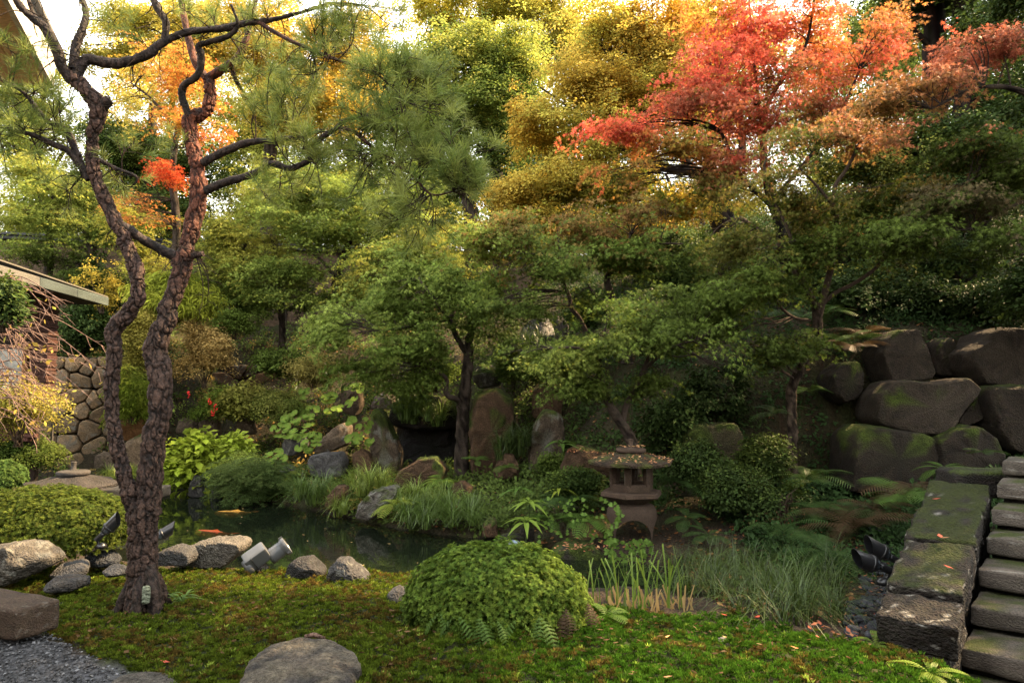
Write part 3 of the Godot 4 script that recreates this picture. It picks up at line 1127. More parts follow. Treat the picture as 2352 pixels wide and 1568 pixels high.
func make_buildings():
	var c := at(245, 702, 12.6)
	var e := c + Vector3(0.62, 0, 4.6)
	var t := thing("garden_pavilion", "dark eaved pavilion of brick and paper screens at the left edge", "building", Vector3(-9.0, 0.3, -11.7))
	eave(t, c, e, 2.6, 0.15, Color(0.035, 0.025, 0.018), 0.24)
	var brick := Bag.new()
	var pil := Bag.new()
	for row in 30:
		for k in 12:
			var w := 0.22
			var x := -1.7 + k * w + (0.11 if row & 1 else 0.0)
			if row < 12: brick.box(Transform3D(Basis(), Vector3(x, 0.9 + row * 0.066, 0.02 + rng.randf() * 0.006)), Vector3(w - 0.012, 0.056, 0.1), Color(0.10, 0.042, 0.03) * rng.randf_range(0.7, 1.3))
		for k in 2:
			pil.box(Transform3D(Basis(), Vector3(0.93 + k * 0.14 + (0.0 if row & 1 else 0.02), 1.63 + row * 0.066, 0.04)), Vector3(0.13, 0.056, 0.26), Color(0.09, 0.042, 0.032) * rng.randf_range(0.7, 1.3))
	piece("bricks", flat(brick), M.granite, t, Transform3D(), "stuff")
	piece("pillar_bricks", flat(pil), M.granite, t, Transform3D(), "stuff")
	piece("pillar_core", block(Vector3(0.26, 2.0, 0.2), 0.01, 0.0, 1, Color(0.1, 0.08, 0.06), 2), M.soil, t, Transform3D(Basis(), Vector3(1.0, 2.6, 0.03)))
	piece("wall", block(Vector3(3.2, 3.4, 0.12), 0.01, 0.0, 1, Color(0.05, 0.035, 0.025), 2), M.plaster, t, Transform3D(Basis(), Vector3(-0.75, 1.7, -0.15)))
	var screen := piece("paper_screen", block(Vector3(1.3, 0.78, 0.03), 0.004, 0.0, 1, Color(0.78, 0.76, 0.68), 2), M.plaster, t, Transform3D(Basis(), Vector3(-0.02, 2.05, 0.0)))
	for k in 2: piece("screen_post", block(Vector3(0.09, 0.95, 0.07), 0.006, 0.0, k, Color(0.36, 0.16, 0.05), 2), M.wood, t, Transform3D(Basis(), Vector3(0.70 - k * 1.45, 2.05, 0.03)))
	for k in 2: piece("screen_rail", block(Vector3(1.4, 0.05, 0.06), 0.006, 0.0, k, Color(0.07, 0.045, 0.03), 2), M.wood, t, Transform3D(Basis(), Vector3(-0.03, 1.63 + k * 0.84, 0.03)))
	# the nearer roof, top left
	var c2 := at(124, 192, 6.6)
	var t2 := thing("house", "house with a white edged eave and soffit painted in warm bounced light in the top left corner, its walls and roof out of view shading the foreground", "house", c2)
	eave_white(t2, c2, c2 + Vector3(1.15, 0, 2.65))
	# walls and roof out of view, placed to keep sky light off the foreground
	var o := -c2
	piece("wall", block(Vector3(15.0, 3.6, 0.2), 0.02, 0.0, 1, Color(0.30, 0.24, 0.17), 3), M.plaster, t2, Transform3D(Basis(), o + Vector3(-0.5, 1.9, 2.9)))
	piece("wall", block(Vector3(0.2, 4.4, 6.0), 0.02, 0.0, 1, Color(0.30, 0.24, 0.17), 3), M.plaster, t2, Transform3D(Basis(), o + Vector3(-7.4, 2.3, -3.0)))
	var r := Bag.new()
	slab(r, [o + Vector3(-3.6, 3.7, -0.5), o + Vector3(7.2, 3.7, -0.5), o + Vector3(7.2, 6.2, 7.0), o + Vector3(-3.6, 6.2, 7.0)], 0.14, Color(0.12, 0.10, 0.085))
	piece("roof", flat(r), M.tile, t2)
	# garden wall at the back of the slope
	var a := Vector3(-20.0, 5.9, -18.4)
	var b := Vector3(6.0, 5.9, -23.6)
	var ux := (b - a).normalized()
	var len := a.distance_to(b)
	var wall := thing("garden_wall", "tan plaster garden wall capped with dark tiles behind the trees", "wall", a)
	var turn := Basis(ux, Vector3.UP, ux.cross(Vector3.UP))
	var n := int(len / 3.0)
	for k in n:
		piece("plaster_panel", block(Vector3(len / n - 0.14, 2.6, 0.22), 0.01, 0.01, k, Color(0.16, 0.11, 0.07), 4), M.plaster, wall, Transform3D(turn, ux * (k + 0.5) * len / n + Vector3(0, -0.85, 0)))
		piece("post", block(Vector3(0.14, 2.62, 0.28), 0.01, 0.0, k, Color(0.05, 0.035, 0.025), 2), M.wood, wall, Transform3D(turn, ux * (k + 1.0) * len / n + Vector3(0, -0.85, 0)))
	var nt := int(len / 0.36)
	var base := block(Vector3(len, 0.10, 0.6), 0.02, 0.0, 2, Color(0.04, 0.04, 0.042), 2)
	piece("coping_bed", base, M.tile, wall, Transform3D(turn, ux * len * 0.5 + Vector3(0, 0.5, 0)))
	var tl := block(Vector3(0.33, 0.07, 0.68), 0.03, 0.0, 2, Color(0.05, 0.052, 0.055), 4)
	for k in nt: piece("coping_tile", tl, M.tile, wall, Transform3D(turn, ux * (k + 0.5) * len / nt + Vector3(0, 0.585, 0)))
	piece("ridge", block(Vector3(len, 0.09, 0.2), 0.03, 0.0, 2, Color(0.06, 0.06, 0.062), 3), M.tile, wall, Transform3D(turn, ux * len * 0.5 + Vector3(0, 0.66, 0)))

func eave_white(t: Node3D, far_end: Vector3, near_end: Vector3):
	var f := near_end - far_end
	var b := Bag.new()
	slab(b, [Vector3(0, 0.30, 0), f + Vector3(0, 0.30, 0), f + Vector3(-0.05, 0.30, 0), Vector3(-0.05, 0.30, 0)], 0.34, Color(0.74, 0.70, 0.62))
	piece("fascia", flat(b), M.plaster, t)
	for k in 9:
		var s := Bag.new()
		var o := Vector3(-0.052 - k * 0.26, 0.03, 0)
		slab(s, [o, f + o, f + o + Vector3(-0.252, 0, 0), o + Vector3(-0.252, 0, 0)], 0.025, Color(0.85, 0.58, 0.34) * rng.randf_range(0.88, 1.1))  # boards coloured extra bright, standing in for light bounced from below
		piece("soffit_board", flat(s), M.wood, t)
	var r := Bag.new()
	slab(r, [Vector3(0.05, 0.34, -0.05), f + Vector3(0.05, 0.34, 0), f + Vector3(-2.4, 1.2, 0), Vector3(-2.4, 1.2, -0.05)], 0.035, Color(0.2, 0.19, 0.17))
	piece("roof", flat(r), M.tile, t)
	var g := Bag.new()
	slab(g, [Vector3(-0.05, 0.302, -0.04), Vector3(-0.05, 0.302, 0.0), Vector3(-2.4, 0.302, 0.0), Vector3(-2.4, 0.302, -0.04)], 0.30, Color(0.5, 0.42, 0.32))
	piece("end_board", flat(g), M.wood, t)

func make_walls():
	var a := at(30, 1082, 14.6)
	var b := at(262, 1086, 15.0)
	a.y = 0.3; b.y = 0.3
	stone_wall("retaining_wall", "tall wall of fitted tan boulders left of the pine trunks", "stone wall", a, b, 2.55, 0.45, 0.35, {"col": Color(0.38, 0.275, 0.165)})
	a = at(420, 905, 18.2); b = at(640, 915, 18.6)
	a.y = 1.5; b.y = 1.6
	stone_wall("terrace_wall", "low brown stone wall on the upper terrace under the yellow weeping shrub", "stone wall", a, b, 1.25, 0.7, 0.45, {"col": Color(0.15, 0.095, 0.055)})
	# wire fence panel in front of the tall wall
	var f := thing("wire_fence", "small wire mesh fence panel at the foot of the tall stone wall", "fence", at(56, 1030, 12.6))
	var w := 1.15
	for k in 3: piece("post", block(Vector3(0.035, 0.5, 0.035), 0.005, 0.0, k, Color(0.16, 0.14, 0.12), 2), M.granite, f, Transform3D(Basis(), Vector3((k - 1) * w * 0.42, 0.2, 0)))
	for k in 16: piece("wire", block(Vector3(w, 0.006, 0.006), 0.002, 0.0, k, Color(0.3, 0.28, 0.25), 1), M.granite, f, Transform3D(Basis(), Vector3(0, 0.02 + k * 0.026, 0.02)))
	for k in 2: piece("rail", block(Vector3(w, 0.03, 0.03), 0.005, 0.0, k, Color(0.2, 0.18, 0.15), 2), M.granite, f, Transform3D(Basis(), Vector3(0, 0.0 + k * 0.44, 0)))

func make_stairs():
	var u := Vector3(0.66, 0, -0.75)
	var v := Vector3(0.75, 0, 0.66)
	var start := Vector3(2.78, 0, -4.36)
	var t := thing("stone_stairs", "worn grey stone stairs climbing away at the right edge", "stairs", start)
	var turn := Basis(v, Vector3.UP, -u)
	for k in range(-1, 7):
		var top := 0.45 + 0.16 * k
		var cut := 0.46 if k == 3 else 0.74 if k == 6 else 0.0
		var z := u * (k * 0.40 + 0.2)
		var j := rng.randf_range(-0.03, 0.03)
		if cut > 0.0:
			piece("step", block(Vector3(cut - 0.012, 0.135, 0.50), 0.028, 0.014, k + 20, Color(0.13, 0.11, 0.088), 12, Color(0.05, 0.06, 0.012, 0.1), 0.35), M.granite, t, Transform3D(turn, z + v * (cut * 0.5) + Vector3(0, top - 0.075, 0)))
			piece("step", block(Vector3(1.7 - cut, 0.135, 0.50), 0.028, 0.014, k + 40, Color(0.12, 0.10, 0.083), 12, Color(0.05, 0.06, 0.012, 0.1), 0.35), M.granite, t, Transform3D(turn, z + v * (0.85 + cut * 0.5) + Vector3(0, top - 0.08, 0)))
		else:
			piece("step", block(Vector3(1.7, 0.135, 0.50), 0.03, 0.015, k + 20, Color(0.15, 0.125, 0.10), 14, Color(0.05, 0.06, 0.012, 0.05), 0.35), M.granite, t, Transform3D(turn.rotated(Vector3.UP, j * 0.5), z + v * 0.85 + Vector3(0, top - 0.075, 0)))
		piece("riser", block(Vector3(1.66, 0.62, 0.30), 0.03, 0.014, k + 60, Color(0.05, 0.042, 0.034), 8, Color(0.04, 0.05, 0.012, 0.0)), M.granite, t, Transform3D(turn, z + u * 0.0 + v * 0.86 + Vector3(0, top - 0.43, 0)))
	# side wall of the stairs
	var uc := Vector3(0.625, 0, -0.78)
	var vc := Vector3(0.78, 0, 0.625)
	var tc := Basis(vc, Vector3.UP, -uc)
	var c0 := Vector3(2.47, 0, -4.33)
	var w := thing("stair_side_wall", "mossy dark stone side wall running up beside the stairs", "wall", c0)
	var dark := Color(0.03, 0.025, 0.02)
	var green := Color(0.036, 0.047, 0.008)
	var rise := 0.2
	var us := (uc + Vector3(0, rise, 0)).normalized()
	var ts := Basis(vc, us.cross(vc).normalized() * -1.0, -us)
	if ts.y.y < 0.0: ts.y = -ts.y
	ts = ts.orthonormalized()
	var s := -0.12
	var k := 0
	for row in [[0.36, 0.66, 0.44, 0.0], [0.80, 0.70, 0.43, 0.2], [0.74, 0.72, 0.44, 0.65], [0.72, 0.70, 0.45, 0.8]]:
		var top: float = row[1] + rise * (s + row[0] * 0.5) + rng.randf_range(-0.006, 0.006)
		green.a = row[3]
		piece("coping_stone", block(Vector3(row[2], 0.22, row[0] * 1.02 - 0.008), 0.03, 0.03, k + 5, dark * 1.5, 18, green, 0.6), M.stone, w, Transform3D(ts, uc * (s + row[0] * 0.5) + vc * 0.03 + Vector3(0, top - 0.11, 0)))
		piece("wall_stone", block(Vector3(row[2] - 0.05, top - 0.2, row[0] - 0.03), 0.06, 0.03, k + 25, dark * 1.2, 10, Color(0.04, 0.05, 0.01, 0.05), 0.5), M.stone, w, Transform3D(tc, uc * (s + row[0] * 0.5) + vc * 0.03 + Vector3(0, (top - 0.2) * 0.5 - 0.02, 0)))
		s += row[0]
		k += 1
	# where the side wall turns right along the landing
	piece("coping_stone", block(Vector3(1.6, 0.24, 0.5), 0.05, 0.03, 33, dark * 1.4, 12, Color(0.055, 0.075, 0.012, 0.7)), M.stone, w, Transform3D(Basis(Vector3.UP, -0.15), Vector3(2.5, 1.14, -2.25)))

func make_rocks():
	var tan_ := Color(0.17, 0.125, 0.085)
	var grey := Color(0.11, 0.105, 0.10)
	var brown := Color(0.125, 0.075, 0.042)
	var dark := Color(0.05, 0.042, 0.034)
	var pale := Color(0.22, 0.195, 0.16)
	# waterfall group behind the pond
	rock("standing_rock", "tall lichen covered standing rock left of the dark grotto", "rock", [848, 1010, 850, 965, 856, 938, 877, 943, 890, 968, 904, 1006, 920, 1032, 920, 1084, 890, 1102, 855, 1096], 13.4, 0.8, {"tight": true, "cuts": 9, "seed": 1, "col": tan_ * 0.9, "lichen": 0.5, "moss": 0.15, "n": 64})
	rock("boulder", "squared grey boulder above the mondo grass by the pond", "rock", [706, 1062, 711, 1046, 745, 1040, 782, 1038, 794, 1057, 785, 1095, 712, 1097], 12.9, 0.6, {"tight": true, "cuts": 9, "seed": 2, "col": grey * 1.3, "layered": 0.4})
	rock("boulder", "rounded brown boulder leaning on the tall standing rock", "rock", [808, 1042, 826, 1031, 844, 1039, 855, 1062, 852, 1088, 830, 1094, 810, 1072], 13.0, 0.5, {"tight": true, "cuts": 9, "seed": 3, "col": brown * 1.3, "layered": 0.2})
	rock("boulder", "sloping tan boulder under the round leaved plants", "rock", [790, 968, 802, 980, 799, 1021, 760, 1038, 717, 1042, 744, 1004, 768, 982], 13.7, 0.8, {"tight": true, "cuts": 9, "seed": 4, "col": tan_ * 1.15, "lichen": 0.3})
	rock("boulder", "speckled grey boulder among round leaved plants beside the yellow green shrub", "rock", [642, 1020, 657, 1002, 696, 999, 703, 1021, 680, 1046, 644, 1046], 13.6, 0.6, {"seed": 5, "col": grey * 1.3, "lichen": 0.3})
	rock("boulder", "low mossy brown boulder in front of the dark grotto", "rock", [902, 1112, 914, 1083, 962, 1054, 1000, 1050, 1026, 1078, 1018, 1104, 952, 1124], 11.8, 0.9, {"tight": true, "cuts": 9, "seed": 6, "col": brown * 0.9, "moss": 0.3, "n": 64, "layered": 0.2})
	rock("boulder", "pale topped mottled rock at the water edge beside grass", "rock", [816, 1192, 822, 1160, 845, 1134, 872, 1124, 906, 1117, 914, 1127, 902, 1148, 886, 1165, 850, 1194], 10.4, 0.7, {"tight": true, "cuts": 9, "seed": 7, "col": pale * 0.7, "lichen": 0.6, "moss": 0.2, "n": 60, "layered": 0.5})
	rock("boulder", "brown wedge of rock between two grass clumps on the far bank", "rock", [744, 1166, 752, 1140, 770, 1117, 790, 1115, 797, 1132, 778, 1166], 11.0, 0.5, {"tight": true, "cuts": 9, "seed": 8, "col": brown * 1.1, "layered": 0.2})
	rock("boulder", "tan slab of rock above the round leaved plants", "rock", [778, 938, 782, 886, 800, 876, 824, 880, 828, 932, 815, 958], 14.6, 0.8, {"seed": 9, "col": tan_ * 0.9, "moss": 0.1})
	rock("boulder", "pinkish weathered rock above the tall standing rock", "rock", [850, 938, 860, 910, 884, 898, 906, 912, 905, 940], 14.4, 0.7, {"seed": 10, "col": Color(0.19, 0.14, 0.12), "lichen": 0.3})
	rock("grotto_rock", "wet rock at the back of the grotto, coloured near black like its shade", "rock", [905, 1110, 905, 960, 960, 940, 1060, 950, 1075, 1110], 14.5, 0.7, {"seed": 11, "col": dark * 0.35, "n": 60, "mat": M.wet})  # the shade of the recess is put into the near black colour
	rock("grotto_rock", "mossy rock roofing the grotto under hanging grass", "rock", [886, 975, 900, 925, 960, 905, 1050, 915, 1068, 950, 1050, 985, 960, 990], 14.1, 1.2, {"seed": 12, "col": dark * 0.8, "moss": 0.7})
	rock("cliff_rock", "mossy rust brown cliff rock right of the slender maple trunk", "rock", [1082, 1096, 1078, 985, 1090, 908, 1135, 892, 1176, 912, 1182, 960, 1166, 1012, 1152, 1060, 1145, 1096], 13.0, 1.0, {"tight": true, "cuts": 9, "seed": 13, "col": brown * 1.05, "moss": 0.45, "n": 60})
	rock("standing_rock", "upright mossy standing rock between the grotto and the lantern", "rock", [1216, 1096, 1213, 1012, 1228, 975, 1245, 942, 1272, 940, 1291, 954, 1299, 985, 1295, 1020, 1292, 1096], 12.3, 0.7, {"tight": true, "cuts": 9, "seed": 14, "col": tan_ * 0.85, "moss": 0.4, "lichen": 0.4, "n": 64})
	rock("cliff_rock", "square brown rock face above the upright mossy standing rock", "rock", [1222, 960, 1224, 900, 1242, 890, 1284, 888, 1296, 912, 1290, 960], 13.6, 0.8, {"seed": 15, "col": brown * 1.15, "moss": 0.2})
	rock("boulder", "small leaning rock with a fern right of the rust brown cliff", "rock", [1132, 1084, 1142, 1062, 1158, 1043, 1177, 1043, 1191, 1066, 1196, 1096, 1165, 1104, 1136, 1102], 12.0, 0.5, {"seed": 16, "col": brown * 1.0, "layered": 0.5})
	rock("boulder", "leaf strewn mossy boulder just behind the stone lantern roof", "rock", [1286, 1096, 1296, 1060, 1306, 1034, 1330, 1023, 1366, 1034, 1412, 1050, 1420, 1096], 10.6, 0.9, {"seed": 17, "col": brown * 0.85, "moss": 0.5, "n": 60})
	rock("boulder", "pale weathered rock on the bank right of the maple fork", "rock", [1084, 868, 1090, 845, 1104, 836, 1132, 838, 1152, 858, 1148, 886, 1100, 892], 14.3, 0.8, {"seed": 18, "col": pale * 0.5, "lichen": 0.2, "moss": 0.3})
	rock("boulder", "small moss capped boulder higher up near the waterfall", "rock", [1146, 838, 1150, 806, 1170, 798, 1184, 810, 1184, 838], 14.7, 0.6, {"seed": 19, "col": dark, "moss": 0.9})
	rock("waterfall_rock", "black wet rock of the shaded upper waterfall", "rock", [1180, 830, 1200, 750, 1222, 728, 1262, 726, 1276, 760, 1270, 830], 15.2, 0.9, {"seed": 20, "col": dark * 0.5, "mat": M.wet})
	rock("boulder", "pale upright stone beside the black waterfall rock", "rock", [1276, 762, 1278, 726, 1292, 724, 1306, 748, 1304, 775, 1284, 785], 14.9, 0.4, {"seed": 21, "col": pale * 0.45})
	rock("boulder", "small dark stone on the bank at the foot of the slender maple", "rock", [1036, 1140, 1038, 1112, 1064, 1106, 1086, 1120, 1082, 1142], 11.3, 0.5, {"seed": 22, "col": brown * 0.8})
	rock("boulder", "mossy orange stone at the water edge left of the broad leaves", "rock", [1106, 1232, 1112, 1200, 1126, 1188, 1140, 1196, 1144, 1234], 9.4, 0.35, {"seed": 23, "col": brown * 1.2, "moss": 0.3})
	rock("boulder", "flat mossy stone in the water behind the round azalea", "rock", [1140, 1254, 1148, 1236, 1172, 1228, 1202, 1232, 1212, 1252], 8.9, 0.4, {"seed": 24, "col": dark, "moss": 0.7})
	rock("boulder", "dark upright stone under the broad leaves by the water", "rock", [1192, 1244, 1198, 1204, 1214, 1194, 1226, 1212, 1228, 1244], 9.0, 0.3, {"seed": 25, "col": dark * 1.1, "moss": 0.2})
	# island in front of the lantern
	rock("boulder", "broad mossy boulder carrying the stone lantern", "rock", [1372, 1310, 1378, 1268, 1400, 1253, 1470, 1250, 1530, 1254, 1556, 1270, 1562, 1310], 8.7, 1.0, {"seed": 26, "col": dark * 1.2, "moss": 0.75, "n": 56, "amp": 0.02})
	rock("boulder", "low mossy boulder left of the lantern at the water edge", "rock", [1264, 1300, 1272, 1264, 1310, 1250, 1360, 1254, 1388, 1276, 1390, 1306], 8.4, 0.7, {"seed": 27, "col": dark * 1.3, "moss": 0.8, "amp": 0.025})
	# pond rim, left
	rock("boulder", "pointed lichen stone standing in the pond on the left", "rock", [431, 1142, 435, 1110, 450, 1086, 462, 1093, 470, 1142], 13.2, 0.35, {"tight": true, "cuts": 9, "seed": 28, "col": grey * 0.8, "lichen": 0.5})
	rock("boulder", "small dark stone in the pond beside the pointed lichen stone", "rock", [479, 1148, 484, 1124, 494, 1118, 502, 1128, 502, 1150], 13.0, 0.25, {"seed": 29, "col": grey * 0.6})
	rock("boulder", "small grey pointed stone below the yellow green ferns", "rock", [642, 1080, 655, 1068, 668, 1072, 682, 1088, 660, 1100, 644, 1096], 12.9, 0.35, {"seed": 30, "col": grey * 1.2})
	rock("boulder", "big boulder coloured orange as if sunlit, seen between the two pine stems", "rock", [280, 1012, 283, 955, 300, 948, 336, 955, 342, 1000, 318, 1018], 14.2, 0.9, {"seed": 31, "col": Color(0.30, 0.15, 0.06), "moss": 0.05})  # sunlight on this stone and the next is put into their colour
	rock("boulder", "pale boulder coloured as if sunlit, with a mossy flank, between the pine stems", "rock", [276, 1060, 280, 1020, 300, 1008, 332, 992, 344, 1030, 336, 1080, 300, 1084], 13.9, 0.8, {"seed": 32, "col": Color(0.34, 0.24, 0.15), "moss": 0.12})
	rock("boulder", "reddish rock at the foot of the tall stone wall", "rock", [212, 1076, 218, 1046, 236, 1038, 256, 1050, 258, 1080], 13.8, 0.5, {"seed": 33, "col": tan_ * 1.2})
	rock("terrace_stone", "first tan edging stone behind the yellow green hydrangea", "rock", [404, 996, 408, 962, 444, 958, 452, 994], 15.0, 0.5, {"seed": 34, "col": tan_})
	rock("terrace_stone", "middle tan edging stone behind the yellow green hydrangea", "rock", [454, 1010, 456, 966, 494, 964, 500, 1008], 14.9, 0.5, {"seed": 35, "col": tan_ * 1.2})
	rock("terrace_stone", "right tan edging stone behind the yellow green hydrangea", "rock", [538, 1000, 542, 964, 578, 960, 586, 998], 14.8, 0.5, {"seed": 36, "col": tan_ * 1.1})
	# near shore
	rock("boulder", "long pale veined rock at the near edge of the pond", "rock", [408, 1302, 410, 1276, 436, 1254, 470, 1243, 524, 1240, 556, 1246, 563, 1258, 542, 1280, 512, 1304], 7.2, 0.55, {"tight": true, "cuts": 9, "seed": 37, "col": pale * 0.95, "col2": pale * 1.3, "layered": 0.45, "n": 56, "amp": 0.02})
	rock("boulder", "smooth grey stone between the pine and the pale rock", "rock", [352, 1298, 360, 1268, 392, 1258, 428, 1266, 437, 1280, 434, 1298], 6.9, 0.4, {"tight": true, "cuts": 9, "seed": 38, "col": grey * 0.9})
	rock("boulder", "dark domed rock at the water edge right of the silver lamp", "rock", [652, 1330, 660, 1298, 678, 1285, 704, 1284, 740, 1316, 738, 1332], 6.65, 0.4, {"seed": 39, "col": grey * 0.55, "amp": 0.02})
	rock("boulder", "grey pointed rock at the water edge left of the azalea", "rock", [742, 1342, 752, 1306, 770, 1287, 794, 1289, 848, 1338, 845, 1346], 6.5, 0.4, {"seed": 40, "col": grey * 0.85, "lichen": 0.1})
	rock("boulder", "pale stone behind the silver lamp", "rock", [570, 1312, 576, 1294, 596, 1288, 612, 1310], 7.0, 0.2, {"seed": 41, "col": pale * 0.8})
	rock("boulder", "small grey stone touching the left side of the azalea", "rock", [884, 1384, 890, 1364, 908, 1354, 936, 1362, 944, 1386], 5.65, 0.3, {"seed": 42, "col": grey * 0.9})
	flat_rock("stepping_stone", "large rounded stone set in moss at the bottom of the picture", "rock", [548, 1580, 566, 1530, 614, 1494, 690, 1474, 762, 1480, 815, 1508, 830, 1534, 806, 1582, 720, 1620, 590, 1620], 0.56, 0.15, {"seed": 43, "col": Color(0.10, 0.09, 0.08), "col2": Color(0.25, 0.21, 0.15), "layered": 0.55, "n": 96, "amp": 0.012, "cuts": 3, "tight": true})
	flat_rock("stepping_stone", "flat pale grey stone in the moss left of the pine", "rock", [110, 1312, 130, 1298, 176, 1288, 206, 1292, 200, 1306, 150, 1318], 0.40, 0.12, {"seed": 44, "col": grey * 1.2, "layered": 0.3, "amp": 0.015})
	flat_rock("stepping_stone", "flat brown grey stone in the moss nearest the kerb block", "rock", [92, 1342, 130, 1326, 200, 1318, 210, 1328, 160, 1346, 100, 1350], 0.42, 0.1, {"seed": 45, "col": grey * 0.9, "amp": 0.015})
	flat_rock("stepping_stone", "dark slate stone under the black lamp left of the pine", "rock", [192, 1282, 206, 1268, 262, 1262, 282, 1266, 276, 1282, 220, 1290], 0.36, 0.14, {"seed": 46, "col": Color(0.075, 0.08, 0.088), "layered": 0.6, "amp": 0.02})
	flat_rock("stepping_stone", "small flat grey stone touching the left side of the pine", "rock", [234, 1312, 252, 1300, 290, 1296, 292, 1308, 250, 1318], 0.40, 0.08, {"seed": 47, "col": grey * 1.2, "amp": 0.015})
	rock("boulder", "big pale rock cut by the left edge of the picture", "rock", [-60, 1345, -50, 1262, 20, 1252, 48, 1260, 100, 1290, 88, 1312, 44, 1330, 10, 1345], 6.0, 0.6, {"seed": 48, "col": pale * 0.75, "lichen": 0.2, "layered": 0.2})
	flat_rock("stepping_stone", "pale round stone half out of the bottom edge beside gravel", "rock", [230, 1600, 260, 1562, 320, 1550, 380, 1554, 424, 1574, 440, 1620], 0.5, 0.1, {"seed": 49, "col": pale * 0.65, "amp": 0.006, "cuts": 1})
	# stones that edge the moss on the right
	var k := 0
	for e in [[1400, 1404, 1452, 1398, 1480, 1414, 1420, 1420, "pale edging stone at the foot of the cut iris"], [1696, 1412, 1720, 1404, 1762, 1418, 1750, 1430, "small flat edging stone left of the sedge tips"], [1760, 1436, 1784, 1420, 1822, 1436, 1810, 1452, "second edging stone along the right moss border"], [1822, 1462, 1858, 1444, 1930, 1478, 1924, 1494, "long grey edging stone along the right moss border"], [1932, 1496, 1950, 1468, 2006, 1482, 2012, 1506, "dark edging stone nearest the stair side wall"]]:
		flat_rock("edging_stone", e[8], "edging stone", e.slice(0, 8), 0.3, 0.2, {"seed": 60 + k, "col": grey * 0.8, "amp": 0.03, "n": 30})
		k += 1
	flat_rock("edging_stone", "small stone chip half sunk in the bright moss on the right", "rock", [1640, 1470, 1664, 1462, 1682, 1474, 1670, 1482], 0.44, 0.05, {"seed": 70, "col": grey * 1.3, "n": 24})
	rock("boulder", "small pale stone at the bottom beside the stairs", "rock", [2064, 1580, 2076, 1552, 2100, 1544, 2124, 1556, 2130, 1590], 4.0, 0.2, {"seed": 71, "col": grey, "n": 28})
	# great boulders of the right hand bank
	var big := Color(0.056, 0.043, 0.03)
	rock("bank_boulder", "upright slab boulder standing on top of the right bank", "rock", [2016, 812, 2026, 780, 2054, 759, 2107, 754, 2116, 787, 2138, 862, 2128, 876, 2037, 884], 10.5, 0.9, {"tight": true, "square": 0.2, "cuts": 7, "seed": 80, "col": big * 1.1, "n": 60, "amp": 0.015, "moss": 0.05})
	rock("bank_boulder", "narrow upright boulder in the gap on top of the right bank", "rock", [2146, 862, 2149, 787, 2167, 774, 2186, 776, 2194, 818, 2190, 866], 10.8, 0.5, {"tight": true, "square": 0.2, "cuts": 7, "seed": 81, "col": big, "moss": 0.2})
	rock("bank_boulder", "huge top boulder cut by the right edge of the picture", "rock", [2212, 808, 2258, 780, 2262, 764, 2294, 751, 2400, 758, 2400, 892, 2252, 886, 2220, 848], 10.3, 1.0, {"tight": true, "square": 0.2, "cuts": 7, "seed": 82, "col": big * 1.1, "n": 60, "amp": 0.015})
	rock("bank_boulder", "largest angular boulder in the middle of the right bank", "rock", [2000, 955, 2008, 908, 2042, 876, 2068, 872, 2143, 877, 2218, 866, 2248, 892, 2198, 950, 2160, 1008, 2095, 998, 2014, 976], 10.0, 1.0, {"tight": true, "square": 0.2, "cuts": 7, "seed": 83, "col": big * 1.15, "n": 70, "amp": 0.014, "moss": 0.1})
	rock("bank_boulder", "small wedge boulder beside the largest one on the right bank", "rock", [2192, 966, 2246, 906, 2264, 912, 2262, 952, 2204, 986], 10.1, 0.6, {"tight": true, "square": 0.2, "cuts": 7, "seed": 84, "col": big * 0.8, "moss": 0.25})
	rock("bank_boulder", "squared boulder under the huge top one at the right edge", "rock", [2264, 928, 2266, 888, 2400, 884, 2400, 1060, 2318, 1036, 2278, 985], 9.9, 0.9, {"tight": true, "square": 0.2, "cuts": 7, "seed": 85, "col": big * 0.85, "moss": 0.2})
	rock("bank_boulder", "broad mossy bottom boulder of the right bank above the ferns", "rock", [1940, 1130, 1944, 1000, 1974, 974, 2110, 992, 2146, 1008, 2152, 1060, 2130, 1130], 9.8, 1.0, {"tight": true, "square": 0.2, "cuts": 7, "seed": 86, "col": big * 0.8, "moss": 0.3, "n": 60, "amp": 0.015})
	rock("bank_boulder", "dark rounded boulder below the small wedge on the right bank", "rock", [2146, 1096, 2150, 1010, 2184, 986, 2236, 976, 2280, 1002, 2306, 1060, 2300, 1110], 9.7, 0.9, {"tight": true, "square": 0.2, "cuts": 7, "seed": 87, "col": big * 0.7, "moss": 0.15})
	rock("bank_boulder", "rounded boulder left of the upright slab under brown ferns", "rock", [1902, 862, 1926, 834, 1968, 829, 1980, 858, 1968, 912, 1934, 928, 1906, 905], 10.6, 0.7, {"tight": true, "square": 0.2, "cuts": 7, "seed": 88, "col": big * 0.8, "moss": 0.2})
	rock("bank_boulder", "mossy streaked rock face left of the straight right maple trunk", "rock", [1572, 1096, 1574, 1000, 1592, 972, 1690, 970, 1708, 1000, 1704, 1096], 10.4, 0.9, {"tight": true, "square": 0.2, "cuts": 7, "seed": 89, "col": Color(0.085, 0.07, 0.035), "moss": 0.55, "n": 60})
	rock("bank_boulder", "dim brown rock right behind the straight right maple trunk", "rock", [1738, 1000, 1745, 940, 1800, 925, 1812, 960, 1806, 1004], 11.2, 0.7, {"tight": true, "square": 0.2, "cuts": 7, "seed": 90, "col": brown * 0.6, "moss": 0.3})
	# kerb block by the gravel
	var kb := at(60, 1385, 4.55)
	single("kerb_block", "rough brown kerb block between gravel and moss on the left", "kerb block", block(Vector3(0.74, 0.19, 0.28), 0.03, 0.012, 9, Color(0.115, 0.078, 0.052), 16, Color(0, 0, 0, 0), 0.2), M.granite, Transform3D(Basis(Vector3.UP, -0.42), kb + Vector3(-0.14, -0.05, 0.02)))
